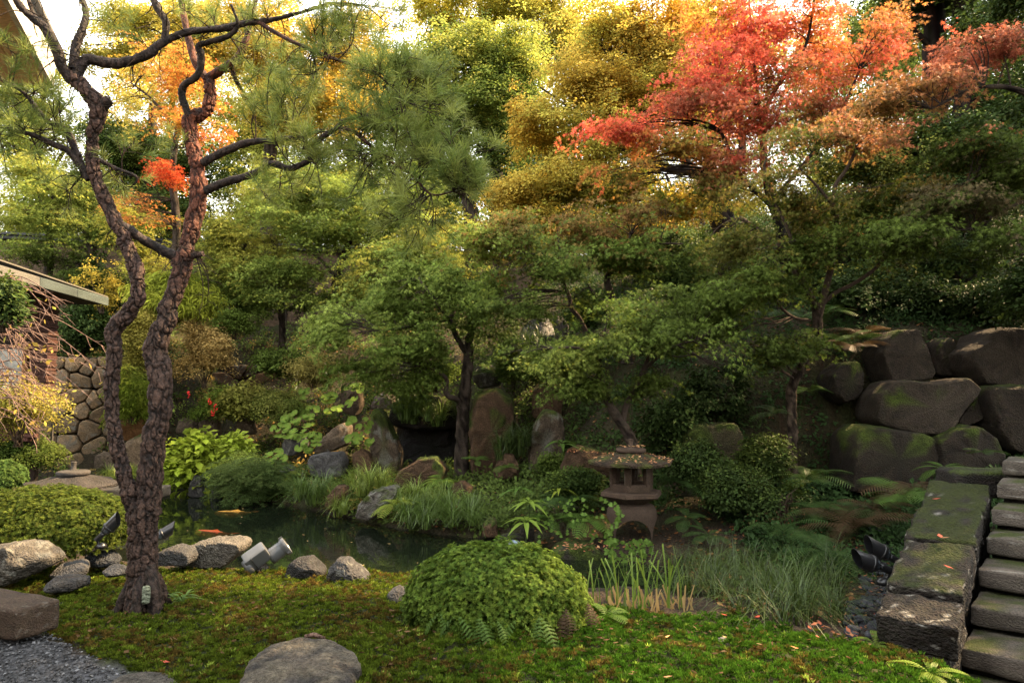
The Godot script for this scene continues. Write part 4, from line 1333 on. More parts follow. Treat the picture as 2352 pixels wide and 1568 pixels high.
	# stone slab bridge
	var br := at(235, 1122, 11.2)
	single("slab_bridge", "low stone slab bridge behind the left pine stem", "bridge", block(Vector3(2.6, 0.17, 0.5), 0.03, 0.02, 12, Color(0.24, 0.19, 0.135), 16, Color(0.05, 0.06, 0.02, -0.1), 0.3), M.granite, Transform3D(Basis(Vector3.UP, 0.12), br + Vector3(-0.35, -0.07, 0)))
	# river pebbles
	var kinds := []
	for q in 5:
		var poly := PackedVector2Array()
		for s in 9: poly.append(Vector2(cos(TAU * s / 9.0) * 0.065 * rng.randf_range(0.8, 1.25), sin(TAU * s / 9.0) * 0.042))
		kinds.append(stone_body(poly, Vector3.RIGHT, Vector3.FORWARD, Vector3.UP, 0.045, {"n": 14, "seed": 200 + q, "col": [Color(0.055, 0.06, 0.07), Color(0.075, 0.078, 0.085), Color(0.06, 0.052, 0.045), Color(0.05, 0.05, 0.055), Color(0.085, 0.085, 0.09)][q], "amp": 0.01, "cuts": 2}))
	for n in 280:
		var t := rng.randf()
		var x := lerpf(1930, 2085, pow(rng.randf(), 0.7)) if t < 0.55 else rng.randf_range(1995, 2120)
		var y := rng.randf_range(1335, 1470) if t < 0.55 else rng.randf_range(1215, 1340)
		if t < 0.55 and x < 1930 + (1470 - y) * 0.35: continue
		var p := ground(x, y)
		var b := Basis.from_euler(Vector3(rng.randf_range(-0.35, 0.35), rng.randf() * TAU, rng.randf_range(-0.35, 0.35))).scaled(Vector3.ONE * rng.randf_range(0.65, 1.3))
		single("pebble", "dark grey rounded river pebble in the bed beside the stair wall", "pebble", kinds[n % 5], M.granite, Transform3D(b, p + Vector3(0, rng.randf_range(0.005, 0.03), 0)), "river pebbles beside the stairs")

# ---------- lanterns and lamps ----------
func make_lantern(label: String, where: Vector3, size: float, leafy: bool) -> Node3D:
	var t := thing("stone_lantern", label, "stone lantern", where)
	var st := Color(0.075, 0.05, 0.034) if leafy else Color(0.075, 0.066, 0.058)
	var green := Color(0.075, 0.085, 0.02)
	var h := 0.19 + PI / 6
	var s := Transform3D(Basis().scaled(Vector3.ONE * size), Vector3.ZERO)
	# arched base: a turned shell with two crossing arches cut through
	var csg := CSGCombiner3D.new()
	csg.name = "arched_base"
	var shell := CSGPolygon3D.new()
	shell.name = "shell"
	shell.polygon = PackedVector2Array([Vector2(0, 0.47), Vector2(0.20, 0.47), Vector2(0.27, 0.445), Vector2(0.305, 0.39), Vector2(0.315, 0.30), Vector2(0.32, 0.0), Vector2(0.24, 0.0), Vector2(0.235, 0.27), Vector2(0.2, 0.33), Vector2(0, 0.34)])
	shell.mode = CSGPolygon3D.MODE_SPIN
	shell.spin_sides = 40
	shell.smooth_faces = true
	csg.add_child(shell)
	for k in 2:
		var arch := CSGPolygon3D.new()
		arch.name = "arch_%d" % (k + 1)
		var pts := PackedVector2Array([Vector2(-0.222, -0.05), Vector2(0.222, -0.05)])
		for q in 13:
			var a := PI * q / 12.0
			pts.append(Vector2(cos(a) * 0.215, 0.10 + sin(a) * 0.205))
		arch.polygon = pts
		arch.depth = 1.0
		arch.operation = CSGShape3D.OPERATION_SUBTRACTION
		arch.transform = Transform3D(Basis(Vector3.UP, -0.1 + k * PI / 2), Vector3.ZERO) * Transform3D(Basis(), Vector3(0, 0, 0.5))
		csg.add_child(arch)
	var cm := colored(st * 0.9, 0.85)
	cm.albedo_texture = tex.tone_grain
	cm.heightmap_enabled = true
	cm.heightmap_texture = tex.height_grain
	cm.heightmap_scale = 0.8
	cm.uv1_triplanar = true
	cm.uv1_scale = Vector3.ONE * 4.0
	csg.material_override = cm
	csg.transform = s
	t.add_child(csg)
	piece("platform", lathe([[0.0, 0.472], [0.2, 0.472], [0.33, 0.53], [0.395, 0.555], [0.405, 0.565], [0.40, 0.61], [0.385, 0.618], [0.30, 0.625], [0.0, 0.63]], 6, h, st * 1.1, 0.006, 8), M.granite, t, s)
	var box := Node3D.new()
	box.name = "firebox"
	box.transform = s
	t.add_child(box)
	piece("sill", lathe([[0.285, 0.628], [0.287, 0.70], [0.275, 0.715], [0.20, 0.716], [0.20, 0.63]], 6, h, st, 0.003, 3), M.granite, box)
	piece("lintel", lathe([[0.20, 0.95], [0.272, 0.915], [0.285, 0.92], [0.285, 0.955], [0.2, 0.96]], 6, h, st * 0.9, 0.003, 3), M.granite, box)
	piece("floor", lathe([[0.21, 0.640], [0.0, 0.645]], 6, h, st * 0.7, 0.0, 1), M.granite, box)
	for k in 6:
		var a := h + TAU * k / 6
		piece("post", block(Vector3(0.085, 0.25, 0.065), 0.01, 0.004, k + 2, st * 1.3, 4, Color(0, 0, 0, 0), 0.3), M.granite, box, Transform3D(Basis(Vector3.UP, a), Vector3(sin(a), 0, cos(a)) * 0.244 + Vector3(0, 0.815, 0)))
	piece("roof", lathe([[0.0, 0.965], [0.30, 0.95], [0.50, 0.94], [0.56, 0.945, 0.02], [0.565, 0.972, 0.03], [0.545, 0.988, 0.025], [0.40, 1.028, 0.012], [0.26, 1.07, 0.004], [0.16, 1.095], [0.0, 1.11]], 6, h, st * 0.8, 0.012, 10, Color(green, 0.45 if leafy else -0.1)), M.stone, t, s)
	piece("crown_ring", lathe([[0.12, 1.085], [0.175, 1.095], [0.19, 1.11], [0.188, 1.14], [0.165, 1.152], [0.06, 1.16], [0, 1.16]], 24, 0, st * 0.95, 0.005), M.granite, t, s)
	piece("finial", lathe([[0.05, 1.155], [0.034, 1.175], [0.028, 1.21], [0.033, 1.255], [0.03, 1.265], [0, 1.268]], 16, 0, st, 0.004), M.granite, t, s)
	return t

func make_lanterns():
	var p := at(1452, 1241, 8.75)
	make_lantern("complete stone lantern on arched legs with leaves on its mossy roof", p, 1.0, true)
	# leaves on the roof
	var c := Cloud.new()
	for k in 260:
		var a := rng.randf() * TAU
		var r := 0.54 * sqrt(rng.randf())
		var y := 1.115 - 0.235 * r if r > 0.19 else 1.16
		c.add(Basis.from_euler(Vector3(rng.randf_range(-0.4, 0.4), rng.randf() * TAU, rng.randf_range(-0.3, 0.5))).scaled(Vector3.ONE * rng.randf_range(0.5, 0.9)), p + Vector3(cos(a) * r, y + 0.014, sin(a) * r), Color(0.32, 0.13, 0.06).lerp(Color(0.42, 0.26, 0.12), rng.randf()) * rng.randf_range(0.5, 1.2))
	for k in 240:   # and on the boulders behind and below it
		var q := rng.randf()
		var x := rng.randf_range(1300, 1410) if q < 0.3 else rng.randf_range(1272, 1385) if q < 0.55 else rng.randf_range(1385, 1550)
		var d := 10.45 if q < 0.3 else 8.3 if q < 0.55 else 8.6
		var pos := at(x, 1040 + absf(x - 1340) * 0.16 if q < 0.3 else 1258.0 if q < 0.55 else 1253.0, d + rng.randf_range(-0.25, 0.3))
		pos.y = at(x, 1034 + absf(x - 1330) * 0.14 if q < 0.3 else 1256.0 if q < 0.55 else 1250.0, d).y + rng.randf_range(0, 0.02)
		c.add(Basis.from_euler(Vector3(rng.randf_range(-0.6, 0.6), rng.randf() * TAU, rng.randf_range(-0.3, 0.5))).scaled(Vector3.ONE * rng.randf_range(0.5, 1.0)), pos, Color(0.30, 0.10, 0.05).lerp(Color(0.36, 0.2, 0.09), rng.randf()) * rng.randf_range(0.5, 1.2))
	var o := cloud("fallen_leaves", c, LEAF.dry0, M.dry, self)
	tag(o, "russet fallen leaves lying on the lantern roof and its boulders", "leaves", "", "stuff")
	var q := at(166, 1118, 10.0)
	make_lantern("low stone lantern sunk behind the wide clipped azalea on the left", Vector3(q.x, q.y - 1.08, q.z), 1.14, false)

func turn_to(dir: Vector3) -> Basis:   # local y along dir
	var y := dir.normalized()
	var x := (Vector3.UP - y * y.y).normalized()
	return Basis(x, y, x.cross(y))

func spot_light(label: String, where: Vector3, dir: Vector3, stick: float, size: float):
	var t := thing("garden_spotlight", label, "spotlight", where)
	var b := turn_to(dir).scaled(Vector3.ONE * size)
	var head := Vector3(0, stick, 0)
	var hood := Node3D.new()
	hood.name = "hood"
	hood.transform = Transform3D(b, head)
	t.add_child(hood)
	# slanted tube of the hood
	var v := PackedVector3Array()
	var idx := PackedInt32Array()
	var n := 36
	for ring in 4:
		for k in n:
			var a := TAU * k / n
			var r := 0.066 if ring == 0 or ring == 1 else 0.061
			var y := 0.11 if ring == 0 or ring == 3 else 0.235 + 0.05 * cos(a)
			v.append(Vector3(cos(a) * r, y, sin(a) * r))
	for ring in 3:
		for k in n:
			var i := ring * n + k
			var j := ring * n + (k + 1) % n
			idx.append_array([i, i + n, j, j, i + n, j + n])
	piece("tube", close(v, idx), M.black, hood)
	piece("collar", lathe([[0.06, 0.095], [0.071, 0.098], [0.072, 0.118], [0.066, 0.122]], 32, 0, Color.WHITE), M.black, hood)
	piece("lens", lathe([[0.0, 0.125], [0.03, 0.123], [0.06, 0.112], [0.052, 0.07], [0.03, 0.035], [0.0, 0.03]], 32, 0, Color.WHITE), M.lens, hood)
	for k in 5:
		var a := TAU * k / 5
		piece("rib", block(Vector3(0.006, 0.10, 0.006), 0.002, 0, 1, Color.WHITE, 1), M.black, hood, Transform3D(Basis(Vector3(-sin(a), 0, cos(a)), -0.36).rotated(Vector3.UP, 0.0), Vector3(cos(a) * 0.048, 0.055, sin(a) * 0.048)))
	var prof := [[0.0, -0.075], [0.03, -0.075]]
	for k in 7:
		prof.append([0.031, -0.07 + k * 0.012])
		prof.append([0.028, -0.065 + k * 0.012])
	prof.append([0.028, 0.03]); prof.append([0.0, 0.032])
	piece("socket", lathe(prof, 28, 0, Color.WHITE), M.black, t, Transform3D(b, head))
	piece("stem", limb([[head + b * Vector3(0, -0.05, 0), 0.016 * size], [Vector3(0, stick * 0.5, 0) + b * Vector3(0, -0.04, 0), 0.014 * size], [Vector3(0, 0, 0), 0.014 * size]], 4, 10, Color.WHITE), M.black, t)
	piece("base", lathe([[0.0, 0.035], [0.03, 0.032], [0.055, 0.012], [0.06, -0.02], [0.0, -0.02]], 28, 0, Color.WHITE), M.black, t, Transform3D(Basis().scaled(Vector3.ONE * size), Vector3.ZERO))

func make_lamps():
	var p := at(231, 1254, 6.5)
	spot_light("black spotlight tilted up between the clipped azalea and the pine", p, Vector3(0.62, 0.66, -0.1), 0.10, 0.85)
	p = at(352, 1262, 6.9)
	spot_light("black spotlight half hidden behind the right side of the pine trunk", p, Vector3(0.72, 0.45, -0.25), 0.10, 0.85)
	p = at(2052, 1318, 5.9)
	spot_light("black spotlight farther from the camera of the pair beside the stair wall", p, Vector3(-0.85, 0.48, 0.05), 0.13, 1.0)
	p = at(2030, 1336, 5.6)
	spot_light("black spotlight in front of its twin beside the stair wall", p, Vector3(-0.92, 0.34, 0.12), 0.11, 1.0)
	# silver lamp
	var q := at(604, 1304, 7.05)
	var t := thing("silver_spotlight", "silver box shaped spotlight lying at the near pond edge", "spotlight", q)
	var b := turn_to(Vector3(0.72, 0.52, -0.3)).scaled(Vector3.ONE * 1.35)
	piece("gear_box", block(Vector3(0.12, 0.17, 0.105), 0.012, 0.0, 3, Color.WHITE, 6), M.grey, t, Transform3D(b * Basis(Vector3.UP, 0.5), Vector3(-0.03, 0.095, 0.06) * 1.35))
	piece("lid_seam", block(Vector3(0.124, 0.004, 0.109), 0.001, 0.0, 3, Color.WHITE, 1), M.darkgrey, t, Transform3D(b * Basis(Vector3.UP, 0.5), Vector3(-0.05, 0.073, 0.074) * 1.35))
	piece("mount", lathe([[0, 0], [0.056, 0.0], [0.06, 0.02], [0.06, 0.045], [0.05, 0.052], [0, 0.054]], 28, 0, Color.WHITE), M.grey, t, Transform3D(b, Vector3(-0.10, 0.015, 0.09) * 1.35))
	var ring := [[0.0, 0.0], [0.05, 0.0]]
	for k in 6:
		ring.append([0.062, 0.02 + k * 0.016]); ring.append([0.055, 0.026 + k * 0.016])
	ring.append_array([[0.07, 0.122], [0.072, 0.15], [0.062, 0.152], [0.055, 0.13], [0.0, 0.128]])
	piece("barrel", lathe(ring, 32, 0, Color.WHITE), M.grey, t, Transform3D(b, Vector3(0.06, 0.10, 0.0)))
	for k in 3:
		var a := TAU * k / 3
		piece("clip", block(Vector3(0.018, 0.03, 0.014), 0.003, 0, 1, Color.WHITE, 1), M.grey, t, Transform3D(b, Vector3(0.06, 0.10, 0.0) + b * Vector3(cos(a) * 0.073, 0.138, sin(a) * 0.073)))
	# small lamp peeping out behind the round azalea
	var u := thing("pond_lamp", "small blue grey lamp glass peeping over the round azalea", "spotlight", at(1180, 1262, 8.6))
	piece("glass", lathe([[0.0, 0.11], [0.05, 0.108], [0.085, 0.09], [0.095, 0.05], [0.09, 0.03]], 24, 0, Color.WHITE), colored(Color(0.2, 0.25, 0.32), 0.2, 0.6), u)
	piece("housing", lathe([[0.098, 0.045], [0.1, 0.03], [0.09, -0.06], [0.0, -0.08]], 24, 0, Color.WHITE), M.black, u)

# ---------- trees ----------
const GREEN := Color(0.118, 0.168, 0.03)
const DEEP := Color(0.045, 0.075, 0.018)
const FRESH := Color(0.25, 0.31, 0.06)
const LIME := Color(0.42, 0.40, 0.07)
const YELLOW := Color(0.60, 0.47, 0.09)
const AMBER := Color(0.54, 0.34, 0.05)
const ORANGE := Color(0.62, 0.24, 0.06)
const RED := Color(0.70, 0.13, 0.075)
const ROSE := Color(0.55, 0.20, 0.11)
const BRONZE := Color(0.27, 0.17, 0.05)

func make_trees():
	# slender maple right of the grotto
	tree("maple_tree", "slender green maple with a twisted side limb beside the grotto", "maple tree", [
		[1060, 1090, 13.2, 0.14, 1061, 1000, 13.2, 0.125, 1064, 935, 13.2, 0.12, 1070, 880, 13.1, 0.105, 1076, 820, 13.1, 0.095, 1078, 780, 13.0, 0.07, 1095, 730, 12.9, 0.05, 1120, 690, 12.8, 0.03],
		[1058, 925, 13.2, 0.05, 1044, 914, 13.0, 0.055, 1032, 912, 12.9, 0.05, 1024, 900, 12.9, 0.045, 1026, 872, 12.9, 0.04, 1010, 856, 12.8, 0.035, 985, 843, 12.7, 0.03],
		[1075, 815, 13.1, 0.06, 1052, 780, 12.9, 0.05, 1030, 735, 12.8, 0.04, 1000, 690, 12.6, 0.03, 960, 640, 12.5, 0.02],
		[1078, 780, 13.0, 0.05, 1080, 720, 13.1, 0.04, 1070, 650, 13.2, 0.025],
		[1030, 735, 12.8, 0.03, 960, 745, 12.5, 0.025, 880, 760, 12.3, 0.02]],
		[[800, 775, 12.4, 95, 50, 0.9, 700, GREEN, FRESH], [880, 830, 12.3, 110, 50, 0.9, 800, GREEN * 0.8, GREEN * 1.2], [900, 700, 12.6, 120, 60, 1.0, 900, GREEN, FRESH * 0.9], [960, 640, 12.8, 120, 55, 1.0, 900, GREEN * 1.1, FRESH], [1060, 660, 13.0, 110, 70, 1.0, 800, GREEN * 0.9, GREEN * 1.5], [1000, 770, 12.5, 100, 50, 0.8, 600, GREEN * 0.8, GREEN], [1150, 690, 12.8, 90, 70, 0.9, 600, GREEN * 0.7, GREEN], [760, 730, 12.8, 60, 40, 0.6, 350, FRESH * 0.8, FRESH * 1.2], [930, 880, 12.6, 70, 35, 0.6, 260, GREEN * 0.7, GREEN]],
		"maple", {"size": 1.05, "many": 0.72, "gap": 0.03})
	# maple behind the lantern
	tree("maple_tree", "forked green maple with reddish bark rising behind the stone lantern", "maple tree", [
		[1458, 1046, 10.0, 0.085, 1448, 1005, 10.0, 0.08, 1425, 968, 9.95, 0.07, 1400, 930, 9.9, 0.062, 1386, 895, 9.9, 0.055, 1378, 860, 9.85, 0.045, 1376, 825, 9.8, 0.035, 1385, 780, 9.7, 0.022],
		[1430, 975, 9.95, 0.05, 1437, 935, 9.9, 0.045, 1460, 890, 9.85, 0.04, 1482, 840, 9.8, 0.03, 1500, 790, 9.7, 0.02],
		[1376, 830, 9.8, 0.03, 1330, 800, 9.6, 0.022, 1270, 800, 9.4, 0.015],
		[1482, 845, 9.8, 0.028, 1540, 800, 9.5, 0.02, 1600, 780, 9.3, 0.012]],
		[[1270, 830, 9.6, 120, 35, 0.7, 500, GREEN * 0.8, FRESH * 0.8], [1400, 790, 9.6, 130, 40, 0.8, 600, GREEN * 0.7, FRESH * 0.7], [1540, 760, 9.4, 130, 50, 0.8, 650, GREEN * 0.55, GREEN * 1.1], [1480, 700, 9.6, 130, 50, 0.8, 600, GREEN * 0.6, GREEN * 1.2], [1620, 720, 9.4, 90, 50, 0.7, 420, GREEN * 0.55, GREEN * 1.2], [1330, 890, 9.8, 90, 30, 0.6, 260, GREEN * 0.6, GREEN], [1650, 830, 9.3, 70, 35, 0.5, 260, GREEN * 0.5, GREEN], [1500, 880, 9.9, 60, 40, 0.5, 150, GREEN * 0.5, GREEN], [1210, 800, 9.8, 60, 25, 0.5, 180, GREEN * 0.8, FRESH * 0.8]],
		"maple", {"size": 0.95, "many": 0.62, "gap": 0.04})
	# middle maple higher on the slope whose crown turns pink green
	tree("maple_tree", "wide maple with pink tinged green crown above the waterfall", "maple tree", [
		[1440, 790, 12.0, 0.08, 1425, 725, 11.9, 0.07, 1406, 682, 11.8, 0.06, 1395, 642, 11.7, 0.05, 1412, 607, 11.6, 0.042, 1432, 578, 11.5, 0.03, 1450, 540, 11.4, 0.02],
		[1345, 760, 12.2, 0.05, 1330, 730, 12.1, 0.045, 1313, 708, 12.0, 0.045, 1308, 682, 12.0, 0.04, 1290, 640, 11.8, 0.025],
		[1412, 607, 11.6, 0.035, 1350, 598, 11.4, 0.028, 1270, 590, 11.2, 0.02, 1200, 580, 11.1, 0.012],
		[1420, 700, 11.9, 0.04, 1375, 685, 11.7, 0.032, 1355, 660, 11.6, 0.02],
		[1430, 580, 11.5, 0.025, 1500, 560, 11.3, 0.02, 1570, 560, 11.2, 0.012]],
		[[1120, 560, 11.8, 100, 45, 0.9, 600, GREEN, FRESH * 1.1], [1230, 540, 11.6, 120, 50, 0.9, 800, GREEN * 1.1, Color(0.26, 0.16, 0.05)], [1350, 520, 11.5, 120, 45, 0.9, 750, GREEN, Color(0.25, 0.15, 0.05)], [1470, 500, 11.4, 110, 45, 0.9, 650, GREEN * 0.9, Color(0.24, 0.13, 0.045)], [1240, 620, 11.4, 130, 45, 0.9, 750, GREEN * 0.75, GREEN * 1.3], [1370, 600, 11.3, 120, 50, 0.8, 650, GREEN * 0.65, GREEN * 1.2], [1180, 700, 11.6, 100, 45, 0.8, 450, GREEN * 0.6, GREEN], [1500, 580, 11.2, 120, 50, 0.8, 600, GREEN * 0.6, GREEN * 1.2], [1300, 690, 11.7, 80, 40, 0.7, 260, GREEN * 0.55, GREEN * 0.9]],
		"maple", {"size": 1.0, "many": 0.7, "gap": 0.03})
	# right maple with the straight trunk, its greens painted darker for shade
	tree("maple_tree", "straight stemmed maple forking wide in the shade on the right", "maple tree", [
		[1818, 1048, 10.2, 0.085, 1821, 990, 10.2, 0.075, 1818, 925, 10.2, 0.072, 1822, 884, 10.15, 0.068, 1850, 830, 10.1, 0.066, 1876, 775, 10.05, 0.066, 1878, 722, 10.0, 0.068, 1868, 690, 9.95, 0.05, 1846, 652, 9.9, 0.045, 1822, 612, 9.85, 0.042, 1792, 570, 9.8, 0.035, 1750, 532, 9.75, 0.03, 1700, 500, 9.7, 0.02],
		[1882, 725, 10.0, 0.05, 1893, 680, 9.95, 0.048, 1908, 620, 9.9, 0.045, 1918, 560, 9.85, 0.04, 1922, 480, 9.8, 0.035, 1918, 430, 9.75, 0.03, 1950, 380, 9.7, 0.025, 1985, 300, 9.6, 0.018, 2020, 180, 9.5, 0.012],
		[1888, 700, 10.0, 0.035, 1920, 672, 9.9, 0.032, 1955, 655, 9.8, 0.03, 2000, 626, 9.7, 0.028, 2040, 588, 9.6, 0.022, 2090, 555, 9.5, 0.015],
		[1862, 736, 10.05, 0.025, 1826, 730, 10.0, 0.025, 1800, 712, 9.95, 0.02, 1784, 690, 9.9, 0.015],
		[1822, 612, 9.85, 0.03, 1815, 540, 9.8, 0.025, 1775, 450, 9.7, 0.022, 1755, 380, 9.6, 0.018],
		[1920, 480, 9.8, 0.025, 1880, 430, 9.7, 0.02, 1840, 390, 9.6, 0.012]],
		[[1700, 560, 9.8, 130, 50, 0.8, 600, GREEN * 0.5, Color(0.15, 0.14, 0.03)], [1850, 560, 9.6, 120, 50, 0.8, 500, GREEN * 0.45, GREEN * 0.9], [1760, 640, 9.6, 110, 40, 0.7, 450, GREEN * 0.45, GREEN * 0.9], [1690, 680, 9.5, 110, 45, 0.7, 450, GREEN * 0.5, GREEN], [1800, 800, 9.5, 100, 45, 0.6, 420, GREEN * 0.45, GREEN * 0.9], [1700, 780, 9.5, 90, 40, 0.6, 320, GREEN * 0.45, GREEN], [2000, 560, 9.3, 120, 50, 0.8, 450, GREEN * 0.4, GREEN * 0.8], [1950, 470, 9.5, 130, 50, 0.8, 500, GREEN * 0.5, BRONZE], [1800, 440, 9.6, 130, 50, 0.8, 450, GREEN * 0.6, BRONZE], [2080, 430, 9.2, 110, 45, 0.7, 420, GREEN * 0.4, BRONZE], [1850, 330, 9.6, 120, 45, 0.7, 350, GREEN * 0.7, ROSE], [1980, 300, 9.5, 120, 50, 0.7, 420, BRONZE, ROSE]],
		"maple", {"size": 0.95, "bark": Color(0.085, 0.062, 0.045), "many": 0.55, "gap": 0.05})
	# the red maple at the top
	tree("maple_tree", "vivid red maple at the top right of the picture", "maple tree", [
		[1800, 690, 12.6, 0.11, 1790, 620, 12.5, 0.10, 1795, 540, 12.4, 0.085, 1775, 470, 12.3, 0.075, 1756, 380, 12.2, 0.065, 1752, 268, 12.1, 0.05, 1725, 225, 12.0, 0.035, 1690, 205, 11.9, 0.028, 1640, 180, 11.8, 0.015],
		[1752, 268, 12.1, 0.04, 1785, 200, 12.0, 0.035, 1840, 130, 11.9, 0.03, 1862, 60, 11.8, 0.022, 1872, -20, 11.7, 0.015],
		[1745, 250, 12.1, 0.03, 1735, 170, 12.0, 0.025, 1728, 80, 11.9, 0.02, 1720, -10, 11.8, 0.012],
		[1780, 480, 12.3, 0.05, 1700, 400, 12.1, 0.04, 1665, 320, 12.0, 0.03, 1640, 290, 11.9, 0.024, 1580, 270, 11.8, 0.015],
		[1775, 460, 12.3, 0.04, 1860, 360, 12.2, 0.035, 1930, 260, 12.0, 0.028, 1975, 160, 11.9, 0.02]],
		[[1560, 230, 11.6, 110, 45, 0.8, 550, ROSE, RED], [1420, 310, 11.5, 110, 28, 0.6, 330, ORANGE, RED], [1660, 150, 11.6, 110, 60, 0.9, 700, RED, Color(0.70, 0.17, 0.10)], [1740, 60, 11.7, 120, 60, 0.9, 750, RED, Color(0.70, 0.17, 0.10)], [1850, 60, 11.8, 110, 60, 0.9, 650, RED, ORANGE], [1950, 120, 11.8, 100, 60, 0.9, 450, RED, ORANGE], [1820, 180, 11.7, 120, 55, 0.9, 450, BRONZE, RED], [1700, 260, 11.6, 120, 45, 0.8, 500, ROSE, RED], [1560, 340, 11.5, 120, 40, 0.8, 400, LIME * 0.5, ORANGE], [1450, 400, 11.6, 90, 35, 0.7, 260, GREEN, ORANGE], [1700, 370, 11.6, 120, 45, 0.8, 400, GREEN, ROSE], [1860, 260, 11.8, 120, 45, 0.8, 330, GREEN, ROSE], [1620, 30, 11.9, 70, 50, 0.7, 350, AMBER, RED], [2040, 60, 12.0, 90, 50, 0.8, 260, BRONZE, ORANGE], [1600, 430, 11.7, 120, 35, 0.8, 350, GREEN * 0.8, BRONZE]],
		"maple", {"size": 1.05, "bark": Color(0.035, 0.028, 0.024), "gap": 0.02, "tilt": 0.7, "many": 0.62, "mat": M.thin, "clump": 0.15})
	# red branch that reaches in from the right, its greens painted dark for shade
	tree("maple_tree", "rose leaved maple branch reaching in from the right edge at the top", "maple tree", [
		[2500, 560, 8.6, 0.07, 2460, 380, 8.5, 0.05, 2380, 230, 8.4, 0.035, 2260, 200, 8.3, 0.022, 2140, 250, 8.2, 0.012],
		[2460, 390, 8.5, 0.03, 2340, 360, 8.2, 0.022, 2220, 420, 8.0, 0.012],
		[2480, 460, 8.5, 0.03, 2360, 460, 8.1, 0.02, 2240, 520, 7.9, 0.01]],
		[[2250, 110, 8.4, 100, 32, 0.5, 170, ROSE * 0.8, Color(0.36, 0.09, 0.05)], [2130, 190, 8.3, 100, 35, 0.5, 140, BRONZE, ROSE], [2020, 230, 8.4, 70, 30, 0.4, 80, BRONZE, ROSE], [2240, 340, 8.0, 110, 40, 0.6, 200, GREEN * 0.35, GREEN * 0.6], [2330, 400, 7.8, 80, 50, 0.6, 200, GREEN * 0.35, GREEN * 0.6], [2200, 470, 7.9, 110, 40, 0.6, 220, GREEN * 0.4, Color(0.13, 0.1, 0.05)], [2100, 540, 7.8, 100, 40, 0.6, 200, GREEN * 0.4, GREEN * 0.8], [2280, 560, 7.6, 100, 45, 0.6, 220, GREEN * 0.35, GREEN * 0.6]],
		"maple", {"size": 0.9})
	# yellow and amber tree in the middle
	tree("elm_tree", "amber yellow leaved tree in the upper middle beside the red maple", "tree", [
		[1690, 660, 15.0, 0.30, 1672, 560, 15.0, 0.27, 1655, 480, 15.0, 0.24, 1640, 430, 14.9, 0.18, 1600, 395, 14.8, 0.12, 1530, 385, 14.6, 0.08, 1450, 360, 14.4, 0.05],
		[1650, 470, 15.0, 0.15, 1685, 390, 14.9, 0.11, 1705, 330, 14.8, 0.08, 1680, 200, 14.6, 0.05],
		[1600, 395, 14.8, 0.09, 1520, 300, 14.6, 0.06, 1440, 200, 14.4, 0.04, 1380, 100, 14.2, 0.025],
		[1530, 385, 14.6, 0.06, 1420, 420, 14.3, 0.04, 1300, 440, 14.0, 0.02],
		[1450, 360, 14.4, 0.04, 1340, 270, 14.2, 0.03, 1240, 200, 14.0, 0.015]],
		[[1180, 450, 14.0, 70, 40, 0.7, 330, AMBER, YELLOW], [1290, 420, 14.0, 100, 45, 0.9, 520, LIME, YELLOW], [1400, 440, 14.2, 110, 45, 0.9, 500, LIME * 0.8, AMBER], [1260, 300, 14.2, 90, 60, 0.9, 480, LIME, AMBER], [1380, 330, 14.3, 110, 60, 0.9, 600, LIME * 0.8, YELLOW], [1340, 200, 14.4, 110, 65, 1.0, 650, YELLOW, AMBER], [1460, 230, 14.5, 110, 60, 1.0, 600, LIME, AMBER], [1480, 110, 14.6, 120, 70, 1.0, 750, YELLOW, AMBER], [1560, 50, 14.7, 120, 60, 1.0, 700, YELLOW, Color(0.6, 0.33, 0.03)], [1390, 60, 14.4, 90, 60, 1.0, 450, LIME, AMBER], [1530, 170, 14.6, 90, 60, 0.9, 450, YELLOW, AMBER], [1560, 470, 14.2, 110, 40, 0.9, 350, LIME * 0.7, AMBER], [1240, 500, 14.1, 80, 35, 0.8, 300, LIME * 0.8, AMBER]],
		"oval_far", {"size": 0.8, "bark": Color(0.055, 0.043, 0.034), "gap": 0.0, "thin": 0.5, "mat": M.thin, "many": 0.9, "clump": 0.2})
	# bright green tree, middle
	tree("oak_tree", "bright green broadleaf tree behind the pine needles in the middle", "tree", [
		[1090, 640, 19.0, 0.22, 1082, 540, 19.0, 0.2, 1075, 430, 19.0, 0.17, 1060, 320, 19.0, 0.13, 1050, 220, 19.0, 0.08, 1040, 110, 19.0, 0.04],
		[1076, 440, 19.0, 0.1, 1040, 390, 18.9, 0.08, 1000, 350, 18.8, 0.05],
		[1060, 330, 19.0, 0.09, 1100, 250, 19.0, 0.06, 1140, 180, 19.0, 0.04]],
		[[1080, 130, 19.0, 110, 70, 1.6, 700, FRESH, LIME], [1180, 140, 19.2, 90, 80, 1.6, 600, FRESH, LIME], [990, 180, 18.8, 90, 70, 1.4, 450, FRESH * 0.9, LIME], [1110, 240, 18.8, 90, 60, 1.4, 450, GREEN, FRESH], [1000, 300, 18.8, 90, 50, 1.2, 300, GREEN, FRESH], [1150, 330, 19.0, 60, 60, 1.0, 260, DEEP, GREEN], [1060, 400, 19.2, 90, 50, 1.2, 260, DEEP, GREEN], [1180, 240, 19.4, 60, 50, 1.0, 260, DEEP, GREEN]],
		"oval_far", {"size": 1.0, "gap": -0.1})
